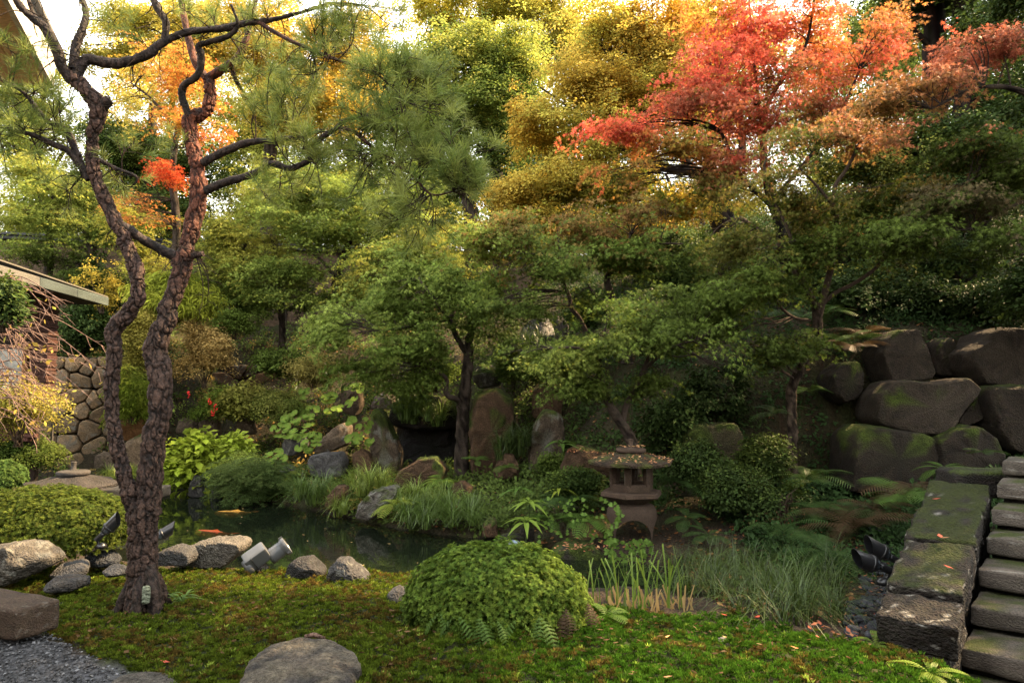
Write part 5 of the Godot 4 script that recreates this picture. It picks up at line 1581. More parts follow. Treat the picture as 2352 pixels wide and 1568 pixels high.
	tree("ginkgo_tree", "pale yellow tree top against the sky above the green broadleaf", "tree", [
		[1150, 620, 24.0, 0.28, 1140, 420, 24.0, 0.24, 1120, 220, 24.0, 0.18, 1110, 90, 24.0, 0.1, 1100, -20, 24.0, 0.05],
		[1120, 220, 24.0, 0.1, 1200, 130, 24.0, 0.08, 1290, 60, 24.0, 0.04], [1115, 150, 24.0, 0.1, 1040, 80, 24.0, 0.07, 980, 30, 24.0, 0.03]],
		[[1010, 40, 24.0, 90, 45, 1.8, 420, LIME, Color(0.6, 0.5, 0.06)], [1140, 20, 24.0, 110, 50, 1.8, 520, LIME, Color(0.62, 0.52, 0.07)], [1270, 30, 24.2, 110, 60, 1.8, 480, LIME, YELLOW], [1240, 120, 24.0, 90, 50, 1.8, 300, FRESH, LIME], [1330, 100, 24.0, 90, 60, 1.6, 350, LIME, YELLOW]],
		"oval_far", {"size": 1.1, "mat": M.thin})
	# yellow and orange trees behind the pine
	tree("ginkgo_tree", "golden yellow tree seen through the pine branches at the top left", "tree", [
		[620, 640, 20.0, 0.22, 615, 480, 20.0, 0.2, 622, 330, 20.0, 0.17, 640, 200, 20.0, 0.12, 660, 60, 20.0, 0.06],
		[625, 330, 20.0, 0.1, 560, 220, 19.8, 0.07, 510, 120, 19.6, 0.04], [635, 240, 20.0, 0.1, 720, 150, 19.8, 0.07, 790, 80, 19.6, 0.03]],
		[[560, 110, 19.6, 110, 70, 1.5, 520, YELLOW, AMBER], [680, 130, 19.6, 110, 75, 1.5, 560, YELLOW, AMBER], [780, 110, 19.6, 90, 80, 1.4, 430, AMBER, YELLOW], [460, 70, 19.6, 100, 70, 1.5, 450, LIME, YELLOW], [640, 240, 19.4, 110, 60, 1.4, 400, LIME, YELLOW], [760, 240, 19.4, 100, 60, 1.4, 350, LIME, AMBER], [320, 50, 19.8, 110, 70, 1.5, 430, LIME, YELLOW], [250, 130, 19.8, 90, 60, 1.4, 300, LIME, YELLOW], [850, 60, 19.8, 60, 40, 1.0, 120, LIME, AMBER], [560, 20, 19.8, 140, 40, 1.4, 360, YELLOW, AMBER]],
		"oval_far", {"size": 0.95, "mat": M.thin, "gap": -0.05})
	tree("maple_tree", "orange maple glowing behind the right pine stem", "maple tree", [
		[400, 640, 15.5, 0.1, 405, 520, 15.5, 0.085, 395, 400, 15.4, 0.07, 410, 280, 15.3, 0.05, 430, 180, 15.2, 0.03],
		[398, 400, 15.4, 0.04, 370, 380, 15.2, 0.03, 345, 372, 15.0, 0.015], [408, 300, 15.3, 0.04, 350, 230, 15.1, 0.03, 300, 190, 15.0, 0.015]],
		[[420, 170, 15.0, 100, 60, 0.9, 450, AMBER, ORANGE], [340, 150, 15.0, 90, 50, 0.9, 330, YELLOW, AMBER], [430, 280, 15.0, 90, 30, 0.8, 260, AMBER, ORANGE], [490, 290, 15.0, 40, 50, 0.6, 160, ORANGE, Color(0.55, 0.12, 0.03)], [380, 392, 14.9, 45, 30, 0.5, 150, ORANGE, Color(0.6, 0.1, 0.04)], [300, 470, 15.0, 70, 35, 0.6, 130, BRONZE, ORANGE], [280, 240, 15.0, 90, 45, 0.8, 220, LIME, YELLOW], [350, 500, 15.0, 60, 20, 0.5, 70, BRONZE, ORANGE]],
		"maple_far", {"size": 0.85, "mat": M.thin, "many": 0.6, "gap": 0.0})
	tree("camphor_tree", "dark evergreen behind the orange maple and the pine stems", "tree", [
		[330, 640, 21.0, 0.25, 335, 500, 21.0, 0.22, 345, 380, 21.0, 0.18, 350, 240, 21.0, 0.1], [335, 480, 21.0, 0.12, 420, 400, 21.0, 0.08, 500, 350, 21.0, 0.04]],
		[[310, 350, 20.6, 100, 60, 1.4, 420, DEEP, GREEN * 0.7], [420, 380, 20.6, 100, 60, 1.4, 420, DEEP, GREEN * 0.7], [330, 500, 20.6, 120, 60, 1.4, 420, DEEP * 0.8, DEEP], [220, 440, 20.6, 80, 50, 1.2, 220, DEEP, GREEN * 0.7], [420, 500, 20.4, 70, 60, 1.2, 260, DEEP * 0.8, GREEN * 0.7], [250, 310, 20.8, 60, 40, 1.2, 150, DEEP, GREEN]],
		"oval_far", {"size": 1.05, "mat": M.gloss})
	tree("maple_tree", "yellow green maple at the left edge above the pavilion roof", "maple tree", [
		[205, 620, 17.0, 0.13, 208, 560, 17.0, 0.12, 205, 540, 17.0, 0.1, 170, 500, 16.9, 0.07, 120, 450, 16.8, 0.04], [208, 555, 17.0, 0.07, 225, 500, 17.0, 0.05, 235, 450, 17.0, 0.03],
		[110, 640, 17.2, 0.1, 112, 540, 17.2, 0.08, 90, 450, 17.0, 0.05, 60, 400, 17.0, 0.03]],
		[[60, 400, 16.8, 90, 40, 1.0, 350, FRESH, LIME], [150, 440, 16.6, 90, 40, 1.0, 350, FRESH, LIME], [60, 490, 16.6, 90, 40, 1.0, 300, FRESH, LIME], [180, 520, 16.6, 80, 35, 0.9, 240, GREEN, LIME], [100, 565, 16.4, 100, 25, 0.8, 240, GREEN, FRESH], [30, 310, 17.0, 60, 40, 0.9, 150, GREEN, FRESH], [240, 520, 16.6, 40, 35, 0.6, 100, GREEN, FRESH]],
		"maple_far", {"size": 0.9})
	# leafy green maples in front of the back wall
	tree("maple_tree", "light green maple left of centre in front of the garden wall", "maple tree", [
		[775, 690, 16.2, 0.11, 772, 640, 16.2, 0.1, 785, 600, 16.1, 0.085, 800, 560, 16.0, 0.07, 830, 500, 15.9, 0.05, 850, 430, 15.8, 0.03], [785, 600, 16.1, 0.06, 760, 540, 16.0, 0.05, 735, 470, 15.9, 0.03],
		[772, 640, 16.2, 0.05, 740, 600, 16.0, 0.04, 690, 560, 15.9, 0.02]],
		[[720, 430, 15.8, 110, 55, 1.1, 520, GREEN, FRESH * 1.2], [830, 450, 15.6, 110, 60, 1.1, 560, GREEN, FRESH * 1.1], [900, 510, 15.6, 100, 50, 1.0, 450, GREEN * 0.8, FRESH], [780, 530, 15.5, 110, 40, 1.0, 450, GREEN * 0.8, FRESH], [660, 500, 15.6, 90, 45, 1.0, 360, GREEN, FRESH * 1.2], [900, 590, 15.4, 90, 40, 0.9, 330, GREEN * 0.8, FRESH], [620, 430, 16.0, 80, 50, 1.0, 320, FRESH, LIME], [950, 440, 16.4, 70, 60, 1.0, 280, GREEN * 0.7, GREEN * 1.2]],
		"maple_far", {"size": 0.9})
	tree("maple_tree", "layered green maple right of the right pine stem with a thin red brown trunk", "maple tree", [
		[648, 770, 16.0, 0.075, 646, 720, 16.0, 0.065, 642, 650, 15.9, 0.055, 635, 590, 15.8, 0.04, 620, 540, 15.7, 0.02], [644, 690, 15.9, 0.04, 690, 630, 15.7, 0.03, 740, 600, 15.5, 0.015], [640, 640, 15.9, 0.04, 580, 600, 15.7, 0.03, 530, 570, 15.5, 0.015]],
		[[520, 560, 15.5, 70, 35, 0.9, 280, FRESH, LIME], [600, 620, 15.4, 90, 35, 0.9, 330, GREEN * 0.8, FRESH], [690, 620, 15.3, 80, 35, 0.9, 300, GREEN * 0.8, FRESH], [560, 670, 15.4, 80, 28, 0.8, 220, GREEN * 0.7, GREEN * 1.2], [660, 680, 15.3, 80, 28, 0.8, 220, GREEN * 0.7, FRESH], [510, 610, 15.6, 50, 30, 0.7, 150, FRESH, LIME]],
		"maple_far", {"size": 0.85})
	tree("maple_tree", "dark layered maple over the left end of the garden wall", "maple tree", [
		[150, 660, 16.8, 0.07, 152, 620, 16.7, 0.06, 140, 590, 16.6, 0.04, 110, 580, 16.5, 0.02], [152, 620, 16.7, 0.03, 180, 600, 16.5, 0.02]],
		[[120, 590, 16.4, 90, 22, 0.8, 200, GREEN * 0.45, GREEN * 0.7], [190, 630, 16.3, 70, 20, 0.7, 140, GREEN * 0.4, GREEN * 0.7]], "maple_far", {"size": 0.85})
	for b in [[560, 15.8, "fresh green maple between the right pine stem and the garden wall", [520, 520, 80, 40, 620, 560, 90, 40, 560, 590, 90, 35, 500, 640, 70, 35]], [900, 15.0, "yellow green maple just left of the slender maple crown", [880, 600, 100, 45, 960, 560, 90, 45, 850, 660, 90, 40, 1000, 600, 70, 40]], [1040, 16.5, "green maple in front of the garden wall above the grotto", [1010, 520, 90, 50, 1090, 540, 80, 50, 1040, 600, 80, 40]], [330, 16.5, "yellow green maple between the two pine stems", [330, 560, 70, 40, 350, 620, 60, 40, 300, 500, 60, 35]]]:
		var x: float = b[0]
		var dd: float = b[1]
		var pads := []
		for k in range(0, b[3].size(), 4): pads.append([b[3][k], b[3][k + 1], dd - 0.3, b[3][k + 2], b[3][k + 3], 0.9, 210, GREEN, LIME * 0.85])
		tree("maple_tree", b[2], "maple tree", [[x, 720, dd, 0.07, x + 4, 660, dd, 0.06, x - 6, 600, dd, 0.045, x + 10, 540, dd - 0.1, 0.025], [x, 640, dd, 0.035, x + 40, 590, dd - 0.2, 0.025, x + 70, 560, dd - 0.3, 0.012], [x - 4, 610, dd, 0.03, x - 40, 570, dd - 0.2, 0.02]], pads, "maple_far", {"size": 0.85})
	# tall dark trees on the right
	tree("cedar_tree", "left one of two tall dark trunks in the top right corner", "tree", [
		[2160, 640, 15.5, 0.3, 2155, 400, 15.5, 0.27, 2150, 200, 15.5, 0.24, 2140, -80, 15.5, 0.2], [2150, 120, 15.5, 0.08, 2090, 60, 15.3, 0.05, 2040, 30, 15.2, 0.02]],
		[[2080, 330, 15.2, 90, 60, 1.3, 300, DEEP * 0.8, GREEN * 0.8], [2150, 470, 15.0, 90, 50, 1.3, 280, DEEP * 0.7, DEEP], [2110, -40, 15.4, 120, 60, 1.4, 420, DEEP * 0.8, GREEN], [2060, 420, 15.2, 80, 40, 1.0, 240, DEEP, LIME * 0.6], [1960, 380, 15.6, 80, 40, 1.0, 200, DEEP, LIME * 0.7]],
		"oval_far", {"size": 0.95, "mat": M.gloss, "bark": Color(0.03, 0.022, 0.018)})
	tree("cedar_tree", "right one of two tall dark trunks in the top right corner", "tree", [
		[2240, 650, 14.8, 0.32, 2235, 420, 14.8, 0.29, 2222, 180, 14.8, 0.26, 2216, -80, 14.8, 0.22], [2222, 200, 14.8, 0.09, 2300, 120, 14.6, 0.06, 2360, 60, 14.5, 0.03]],
		[[2290, 60, 14.4, 100, 80, 1.3, 520, DEEP * 0.7, GREEN * 0.7], [2330, 230, 14.4, 80, 90, 1.3, 520, DEEP * 0.6, DEEP], [2250, 330, 14.5, 110, 60, 1.3, 420, DEEP * 0.6, DEEP * 1.3], [2200, -60, 14.8, 200, 70, 2.0, 700, DEEP * 0.7, DEEP * 1.3], [2350, 420, 14.2, 80, 70, 1.2, 350, DEEP * 0.6, DEEP]],
		"oval_far", {"size": 0.95, "mat": M.gloss, "bark": Color(0.03, 0.022, 0.018)})
	# thin trunks and understory behind the maples, right of centre
	tree("camellia_tree", "dark understory tree behind the amber tree trunk", "tree", [
		[1560, 640, 18.0, 0.1, 1550, 560, 18.0, 0.09, 1556, 480, 18.0, 0.07, 1530, 400, 18.0, 0.03], [1490, 640, 18.2, 0.09, 1500, 540, 18.2, 0.07, 1480, 450, 18.2, 0.04], [1630, 640, 18.2, 0.09, 1620, 540, 18.2, 0.07, 1600, 450, 18.2, 0.04]],
		[[1400, 540, 18.0, 120, 60, 1.3, 330, DEEP, GREEN * 0.9], [1540, 560, 17.8, 120, 50, 1.3, 330, DEEP, GREEN * 0.9], [1700, 560, 17.6, 120, 60, 1.3, 330, DEEP * 0.8, GREEN * 0.8], [1290, 400, 18.5, 90, 70, 1.3, 280, DEEP, GREEN]], "oval_far", {"size": 0.9, "mat": M.gloss})
	tree("camellia_tree", "dim leafy tree filling the slope behind the straight stemmed maple", "tree", [
		[2000, 690, 14.0, 0.1, 2000, 600, 14.0, 0.08, 1990, 500, 14.0, 0.05, 1970, 420, 14.0, 0.02], [2000, 620, 14.0, 0.05, 2060, 560, 13.8, 0.03]],
		[[1900, 500, 14.0, 110, 60, 1.1, 330, DEEP * 0.8, LIME * 0.5], [2020, 520, 13.8, 110, 60, 1.1, 330, DEEP * 0.7, GREEN * 0.7], [2000, 640, 13.2, 130, 40, 1.0, 300, DEEP * 0.6, DEEP], [1780, 620, 14.0, 100, 45, 1.0, 260, DEEP * 0.8, GREEN * 0.8]], "oval_far", {"size": 0.85, "mat": M.gloss})
	# trees beyond the wall
	for b in [[90, 29.0, "half yellow green tree beyond the wall at the left edge", FRESH, LIME, [60, 330, 130, 110, 150, 470, 110, 80, 40, 190, 110, 80]], [390, 31.0, "golden green tree beyond the wall behind the two pine stems", LIME, YELLOW, [380, 260, 140, 130, 330, 420, 120, 90, 430, 120, 120, 80]], [600, 30.0, "fresh green tree beyond the wall right of the right pine stem", FRESH, LIME, [580, 380, 120, 110, 640, 470, 110, 80, 600, 260, 120, 90]], [810, 31.0, "lime green tree beyond the wall behind the long pine boughs", FRESH, LIME, [800, 330, 130, 120, 760, 450, 120, 80, 860, 200, 100, 80]], [985, 30.0, "green tree beyond the wall behind the drooping pine needles", GREEN, FRESH, [960, 320, 110, 120, 1000, 470, 110, 80, 930, 180, 80, 60]], [1200, 28.0, "dark green tree beyond the wall left of the amber tree", DEEP, GREEN, [1200, 420, 110, 100, 1190, 300, 90, 90, 1280, 520, 120, 60]], [1420, 29.0, "olive green tree beyond the wall behind the amber tree", GREEN, LIME, [1420, 300, 130, 120, 1400, 470, 130, 90, 1500, 150, 120, 100]], [1640, 29.0, "yellow green tree beyond the wall behind the red maple", LIME, YELLOW, [1640, 280, 130, 120, 1660, 460, 140, 90, 1700, 120, 120, 100]], [1880, 30.0, "sparse lime tree beyond the wall right of the red maple", FRESH, LIME, [1870, 300, 130, 110, 1900, 470, 140, 90, 1930, 130, 120, 110]], [2090, 27.0, "dark tree beyond the wall left of the two tall trunks", DEEP, FRESH, [2080, 240, 110, 130, 2100, 440, 130, 100, 2060, 60, 110, 90]], [2300, 25.0, "dark tree filling the top right corner behind the tall trunks", DEEP, GREEN, [2300, 200, 130, 150, 2300, 420, 140, 110]]]:
		var x: float = b[0]
		var dd: float = b[1]
		var pads := []
		for k in range(0, b[5].size(), 4): pads.append([b[5][k], b[5][k + 1], dd - 0.4, b[5][k + 2] * 1.1, b[5][k + 3] * 1.1, 2.2, 560, b[3], b[4]])
		pads.append([x, 530, dd - 1.0, 140, 60, 1.6, 330, b[3] * 0.7, b[4] * 0.8])
		tree("woodland_tree", b[2], "tree", [[x, 660, dd, 0.25, x + 6, 520, dd, 0.22, x - 5, 360, dd, 0.17, x + 8, 200, dd, 0.1, x, 90, dd, 0.05], [x, 440, dd, 0.1, x + 60, 340, dd, 0.06], [x, 380, dd, 0.1, x - 60, 270, dd, 0.06]], pads, "oval_far", {"size": 1.4, "mat": M.thin if b[3] != DEEP else M.leaf, "gap": -0.2, "thin": 0.9, "sub": 18, "twig_most": 18})
	# mostly out of view past the right edge, placed to shade bank and stairs
	tree("oak_tree", "evergreen oak mostly out of view beyond the right edge, its crown shading the bank and stairs", "tree", [
		[2760, 760, 9.5, 0.3, 2740, 500, 9.5, 0.26, 2700, 250, 9.5, 0.2, 2620, 0, 9.4, 0.12, 2560, -200, 9.3, 0.06], [2700, 260, 9.5, 0.12, 2560, 80, 9.2, 0.08, 2460, -80, 9.0, 0.04], [2560, 0, 9.3, 0.08, 2450, -300, 7.5, 0.06, 2330, -470, 5.8, 0.03]],
		[[2620, 200, 9.4, 220, 140, 1.8, 800, DEEP * 0.7, DEEP], [2560, -60, 9.2, 260, 140, 2.0, 900, DEEP * 0.7, DEEP], [2800, 60, 9.2, 260, 200, 2.0, 900, DEEP * 0.7, DEEP], [2440, 640, 9.0, 90, 80, 1.0, 260, DEEP * 0.6, DEEP], [2700, 420, 8.8, 200, 120, 1.5, 600, DEEP * 0.7, DEEP], [2320, -480, 5.6, 400, 90, 2.2, 1300, DEEP, GREEN], [1850, -420, 7.0, 280, 80, 1.8, 700, DEEP, GREEN], [3090, -110, 7.2, 300, 150, 1.9, 1500, DEEP, GREEN]],
		"oval_far", {"size": 0.9, "mat": M.gloss})

# ---------- the pine ----------
func make_pine():
	var limbs := [
		["trunk", [330, 1378, 5.3, 0.17, 329, 1330, 5.3, 0.142, 327, 1280, 5.3, 0.126, 326, 1235, 5.3, 0.122, 328, 1190, 5.3, 0.135, 330, 1150, 5.3, 0.13]],
		["left_stem", [312, 1190, 5.29, 0.09, 298, 1130, 5.28, 0.072, 283, 1085, 5.27, 0.068, 268, 1030, 5.26, 0.06, 262, 990, 5.25, 0.056, 256, 930, 5.24, 0.06, 256, 862, 5.22, 0.062, 263, 822, 5.21, 0.064, 262, 758, 5.2, 0.072, 292, 722, 5.2, 0.072, 313, 688, 5.18, 0.066, 317, 653, 5.17, 0.06, 311, 619, 5.16, 0.066, 299, 585, 5.15, 0.06, 285, 551, 5.14, 0.062, 266, 513, 5.12, 0.06, 234, 444, 5.1, 0.058, 220, 410, 5.08, 0.054, 214, 376, 5.07, 0.05, 210, 342, 5.06, 0.046, 213, 308, 5.05, 0.05, 222, 272, 5.04, 0.062, 226, 240, 5.03, 0.078, 200, 212, 5.0, 0.068, 176, 186, 4.98, 0.062, 160, 168, 4.96, 0.05]],
		["right_stem", [340, 1180, 5.3, 0.115, 343, 1110, 5.3, 0.108, 350, 1040, 5.3, 0.104, 356, 990, 5.3, 0.1, 368, 930, 5.3, 0.104, 367, 862, 5.3, 0.11, 356, 808, 5.3, 0.104, 364, 772, 5.3, 0.098, 380, 738, 5.31, 0.088, 388, 704, 5.32, 0.086, 400, 670, 5.33, 0.078, 412, 636, 5.34, 0.08, 420, 602, 5.35, 0.088, 429, 568, 5.36, 0.076, 442, 517, 5.38, 0.074, 455, 444, 5.4, 0.074, 450, 376, 5.42, 0.068, 443, 342, 5.43, 0.06, 437, 308, 5.44, 0.062, 434, 275, 5.45, 0.07, 458, 262, 5.46, 0.06, 478, 248, 5.47, 0.056, 482, 205, 5.48, 0.056, 476, 178, 5.49, 0.052]],
		["limb", [476, 180, 5.49, 0.045, 506, 161, 5.5, 0.04, 546, 131, 5.52, 0.036, 566, 86, 5.54, 0.03, 578, 28, 5.56, 0.026, 600, -30, 5.58, 0.02]],
		["limb", [474, 180, 5.49, 0.04, 449, 145, 5.5, 0.036, 434, 96, 5.52, 0.034, 421, 34, 5.54, 0.03, 410, -30, 5.56, 0.025]],
		["limb", [434, 268, 5.43, 0.034, 418, 224, 5.38, 0.032, 421, 198, 5.35, 0.032, 454, 171, 5.3, 0.032, 462, 130, 5.26, 0.034, 456, 106, 5.24, 0.03, 478, 97, 5.2, 0.026, 526, 82, 5.15, 0.022, 545, 55, 5.1, 0.016, 530, 10, 5.05, 0.012]],
		["limb", [466, 374, 5.41, 0.04, 506, 352, 5.38, 0.036, 564, 329, 5.34, 0.034, 632, 321, 5.28, 0.026, 684, 314, 5.22, 0.018, 742, 298, 5.16, 0.01]],
		["limb", [466, 440, 5.4, 0.044, 513, 420, 5.36, 0.036, 581, 400, 5.3, 0.032, 622, 376, 5.25, 0.03, 666, 386, 5.2, 0.028, 711, 366, 5.14, 0.026, 728, 326, 5.1, 0.024, 769, 297, 5.05, 0.022, 797, 274, 5.0, 0.02, 845, 268, 4.96, 0.016, 885, 258, 4.92, 0.012, 925, 230, 4.88, 0.008]],
		["limb", [775, 292, 5.04, 0.016, 809, 301, 5.0, 0.015, 843, 328, 4.97, 0.014, 895, 369, 4.94, 0.012, 946, 402, 4.9, 0.01, 990, 446, 4.86, 0.008, 1040, 440, 4.84, 0.005]],
		["limb", [270, 517, 5.12, 0.045, 297, 527, 5.16, 0.042, 326, 549, 5.22, 0.04, 378, 577, 5.3, 0.044, 412, 592, 5.35, 0.05]],
		["stub", [425, 588, 5.35, 0.04, 450, 586, 5.33, 0.03, 466, 583, 5.32, 0.026]],
		["stub", [226, 248, 5.03, 0.06, 242, 236, 5.02, 0.055, 252, 228, 5.02, 0.045]],
		["limb", [172, 178, 4.97, 0.05, 196, 138, 5.0, 0.046, 240, 143, 5.03, 0.044, 273, 146, 5.05, 0.044, 310, 136, 5.06, 0.04, 343, 122, 5.07, 0.038, 377, 95, 5.08, 0.036, 427, 74, 5.1, 0.032, 513, 65, 5.12, 0.028, 560, 54, 5.13, 0.026, 620, 46, 5.14, 0.022, 684, 30, 5.15, 0.018, 760, 6, 5.16, 0.012]],
		["limb", [595, 52, 5.13, 0.02, 649, 84, 5.1, 0.018, 718, 116, 5.06, 0.016, 803, 147, 5.0, 0.013, 862, 168, 4.96, 0.009, 900, 200, 4.92, 0.005]],
		["limb", [377, 97, 5.08, 0.034, 380, 51, 5.06, 0.034, 360, 17, 5.04, 0.032, 335, -40, 5.02, 0.026]],
		["limb", [166, 186, 4.97, 0.05, 140, 150, 4.92, 0.046, 130, 110, 4.88, 0.042, 104, 66, 4.82, 0.034, 60, 30, 4.76, 0.028, 20, -20, 4.7, 0.02]],
		["limb", [168, 160, 4.96, 0.042, 172, 110, 4.98, 0.038, 187, 70, 5.0, 0.034, 196, 30, 5.02, 0.028, 180, -30, 5.04, 0.022]],
		["limb", [140, 130, 4.9, 0.026, 100, 70, 4.86, 0.022, 70, 20, 4.84, 0.016, 60, -30, 4.82, 0.012]],
		["limb", [192, 396, 5.08, 0.034, 171, 342, 5.05, 0.03, 148, 297, 5.02, 0.026, 103, 273, 4.98, 0.022, 62, 222, 4.94, 0.018, 27, 195, 4.9, 0.013, -20, 170, 4.86, 0.008]],
		["limb", [205, 412, 5.08, 0.035, 162, 352, 5.04, 0.03, 130, 335, 5.0, 0.026, 68, 308, 4.95, 0.02, -10, 288, 4.9, 0.014]],
		["limb", [225, 366, 5.08, 0.02, 262, 385, 5.12, 0.016, 310, 404, 5.16, 0.012, 312, 420, 5.18, 0.008]]]
	var foot := at(330, 1378, 5.3)
	var t := thing("pine_tree", "twisted two stemmed red pine standing in the moss on the left", "pine tree", foot)
	var wood := []
	var hi := Color(0.19, 0.058, 0.028)
	for row in limbs:
		var rows := rows_of(row[1])
		if row[0] == "trunk":
			rows.push_front([rows[0][0] - Vector3(0, 0.3, 0), 0.2])
		for r in spline(rows, 3): wood.append(r)
		for r in rows:
			r[0] -= foot
			r[1] *= 0.82 if row[0] == "limb" else 0.76
		var big: bool = rows[0][1] > 0.06
		var tint := Color(0.085, 0.05, 0.036)
		var tint2 := Color(0, 0, 0, 0)
		if row[0] == "right_stem": tint2 = Color(hi, 2.2)
		elif row[0] == "left_stem": tint2 = Color(0.10, 0.055, 0.04, 1.6)
		elif row[0] == "limb": tint = Color(0.055, 0.036, 0.028) if rows[0][0].x < 0.3 or rows[0][0].y < 3.4 else Color(0.12, 0.05, 0.034)
		if row[0] == "limb" and rows[0][0].z < -0.16 and rows[0][0].y > 3.6: tint = hi * 0.9
		piece(row[0], limb(rows, 26 if big else 9, 92 if big else 20, tint, 0.014 if big else rows[0][1] * 0.14, tint2, 2.3), M.pine, t)
	# shoots: twigs that fork from the limbs inside pads and end in tufts of needles
	var clouds := [Cloud.new(), Cloud.new(), Cloud.new()]
	var v := PackedVector3Array()
	var idx := PackedInt32Array()
	var cs := PackedColorArray()
	for pad in [[760, 60, 5.1, 120, 70, 0.35, 26], [860, 190, 4.95, 80, 70, 0.3, 30], [960, 190, 4.85, 110, 80, 0.3, 28], [1030, 310, 4.8, 80, 80, 0.25, 24], [930, 320, 4.9, 110, 80, 0.3, 26], [820, 400, 5.0, 100, 60, 0.3, 26], [970, 440, 4.85, 110, 55, 0.25, 26], [1070, 420, 4.8, 50, 55, 0.2, 24], [700, 170, 5.1, 90, 70, 0.35, 24], [650, 250, 5.2, 90, 45, 0.3, 16], [590, 60, 5.3, 90, 60, 0.35, 18], [930, 500, 4.85, 90, 35, 0.2, 18], [700, 335, 5.1, 80, 40, 0.3, 18], [480, 40, 5.3, 90, 50, 0.4, 10], [60, 120, 4.85, 60, 40, 0.4, 10], [50, 230, 4.9, 70, 60, 0.3, 26], [130, 290, 5.0, 70, 50, 0.3, 14], [60, 340, 4.95, 80, 60, 0.3, 24], [160, 410, 5.0, 70, 50, 0.3, 16], [270, 60, 5.0, 90, 60, 0.4, 12], [270, 400, 5.15, 70, 40, 0.25, 12], [560, 200, 5.3, 70, 50, 0.3, 8], [860, 40, 5.1, 60, 60, 0.3, 14], [840, 300, 4.95, 60, 40, 0.2, 16], [620, 420, 5.25, 70, 35, 0.25, 10], [350, 340, 5.2, 60, 40, 0.3, 6]]:
		var d: float = pad[2]
		var c := at(pad[0], pad[1], d)
		var rx: float = pad[3] * pxm(d)
		var ry: float = pad[4] * pxm(d)
		for k in int(pad[6] * (0.24 if pad[0] < 300 else 0.4)):
			var q := rnd_dir() * pow(rng.randf(), 0.5)
			var e := c + Vector3(q.x * rx, q.y * ry, q.z * pad[5])
			var best := 1e9
			var from: Array = wood[0]
			for w in wood:
				var far: float = w[0].distance_squared_to(e)
				if far < best:
					best = far
					from = w
			var a: Vector3 = from[0]
			var len := a.distance_to(e)
			if len < 0.04: continue
			var mid := a.lerp(e, 0.5) + rnd_dir() * len * 0.16
			var r0 := minf(from[1] * 0.6, 0.004 + 0.006 * len)
			var line := spline([[a, r0], [mid, r0 * 0.75], [e, r0 * 0.4]], 5)
			tube(line, 5, v, idx, cs, Color(0.045, 0.032, 0.025))
			var shoots := 4 + rng.randi() % 4
			for s in shoots:
				var p0: Vector3 = line[rng.randi_range(4, line.size() - 1)][0]
				var dir := ((e - mid).normalized() * 0.7 + rnd_dir() * 0.9 + Vector3(0, 0.25, 0)).normalized()
				var tip := p0 + dir * rng.randf_range(0.06, 0.2)
				tube([[p0, 0.0035], [p0.lerp(tip, 0.5) + rnd_dir() * 0.01, 0.003], [tip, 0.002]], 4, v, idx, cs, Color(0.05, 0.035, 0.026))
				var y := (dir + Vector3(0, 0.45, 0)).normalized()
				var x := y.cross(rnd_dir()).normalized()
				var sc := rng.randf_range(0.75, 1.15)
				clouds[rng.randi() % 3].add(Basis(x, y, x.cross(y)).scaled_local(Vector3.ONE * sc), tip, Color(0.12, 0.175, 0.035).lerp(Color(0.25, 0.28, 0.065), rng.randf()) * rng.randf_range(0.7, 1.2))
	# bare hanging twigs along the limbs
	for k in 150:
		var w: Array = wood[rng.randi_range(wood.size() * 55 / 100, wood.size() - 1)]
		var len := rng.randf_range(0.08, 0.34)
		var e := (Vector3(rng.randf_range(-1, 1), rng.randf_range(-1.2, 0.5), rng.randf_range(-0.8, 0.8))).normalized() * len
		var line := spline([[w[0], minf(w[1] * 0.5, 0.006)], [w[0] + e * 0.5 + rnd_dir() * len * 0.18, 0.0036], [w[0] + e + Vector3(0, -len * 0.15, 0), 0.0018]], 4)
		tube(line, 5, v, idx, cs, Color(0.045, 0.032, 0.025))
		for s in 3:
			var p: Vector3 = line[rng.randi_range(2, line.size() - 1)][0]
			var q := p + rnd_dir() * len * 0.4
			tube([[p, 0.0022], [p.lerp(q, 0.5) + rnd_dir() * len * 0.06, 0.0018], [q, 0.001]], 4, v, idx, cs, Color(0.045, 0.032, 0.025))
	piece("twigs", close(v, idx, cs), M.bark, t, Transform3D(Basis(), -foot), "stuff")
	# low knots and roots at the foot
	for r in [[0.9, 0.17, 0.05, 0.12], [0.2, 0.16, 0.045, 0.06], [-1.3, 0.15, 0.04, 0.05], [2.6, 0.16, 0.04, 0.05]]:
		var o := Vector3(sin(r[0]), 0, cos(r[0]))
		piece("root", limb([[o * 0.06 + Vector3(0, r[3] + 0.14, 0), r[2] * 0.8], [o * 0.11 + Vector3(0, r[3] + 0.04, 0), r[2]], [o * r[1] - Vector3(0, 0.03, 0), r[2] * 0.9], [o * (r[1] + 0.06) - Vector3(0, 0.12, 0), r[2] * 0.5]], 8, 28, Color(0.07, 0.045, 0.033), 0.010, Color(0, 0, 0, 0), 2.3), M.pine, t)
	for k in 3: cloud("needles", clouds[k], LEAF["needle" + str(k)], M.needle, t, -foot)
	# pale lichen on the root
	piece("lichen_patch", block(Vector3(0.05, 0.13, 0.03), 0.014, 0.012, 4, Color(0.36, 0.40, 0.28), 6), M.stone, t, Transform3D(Basis(Vector3.UP, 0.3), at(335, 1366, 5.12) - foot))

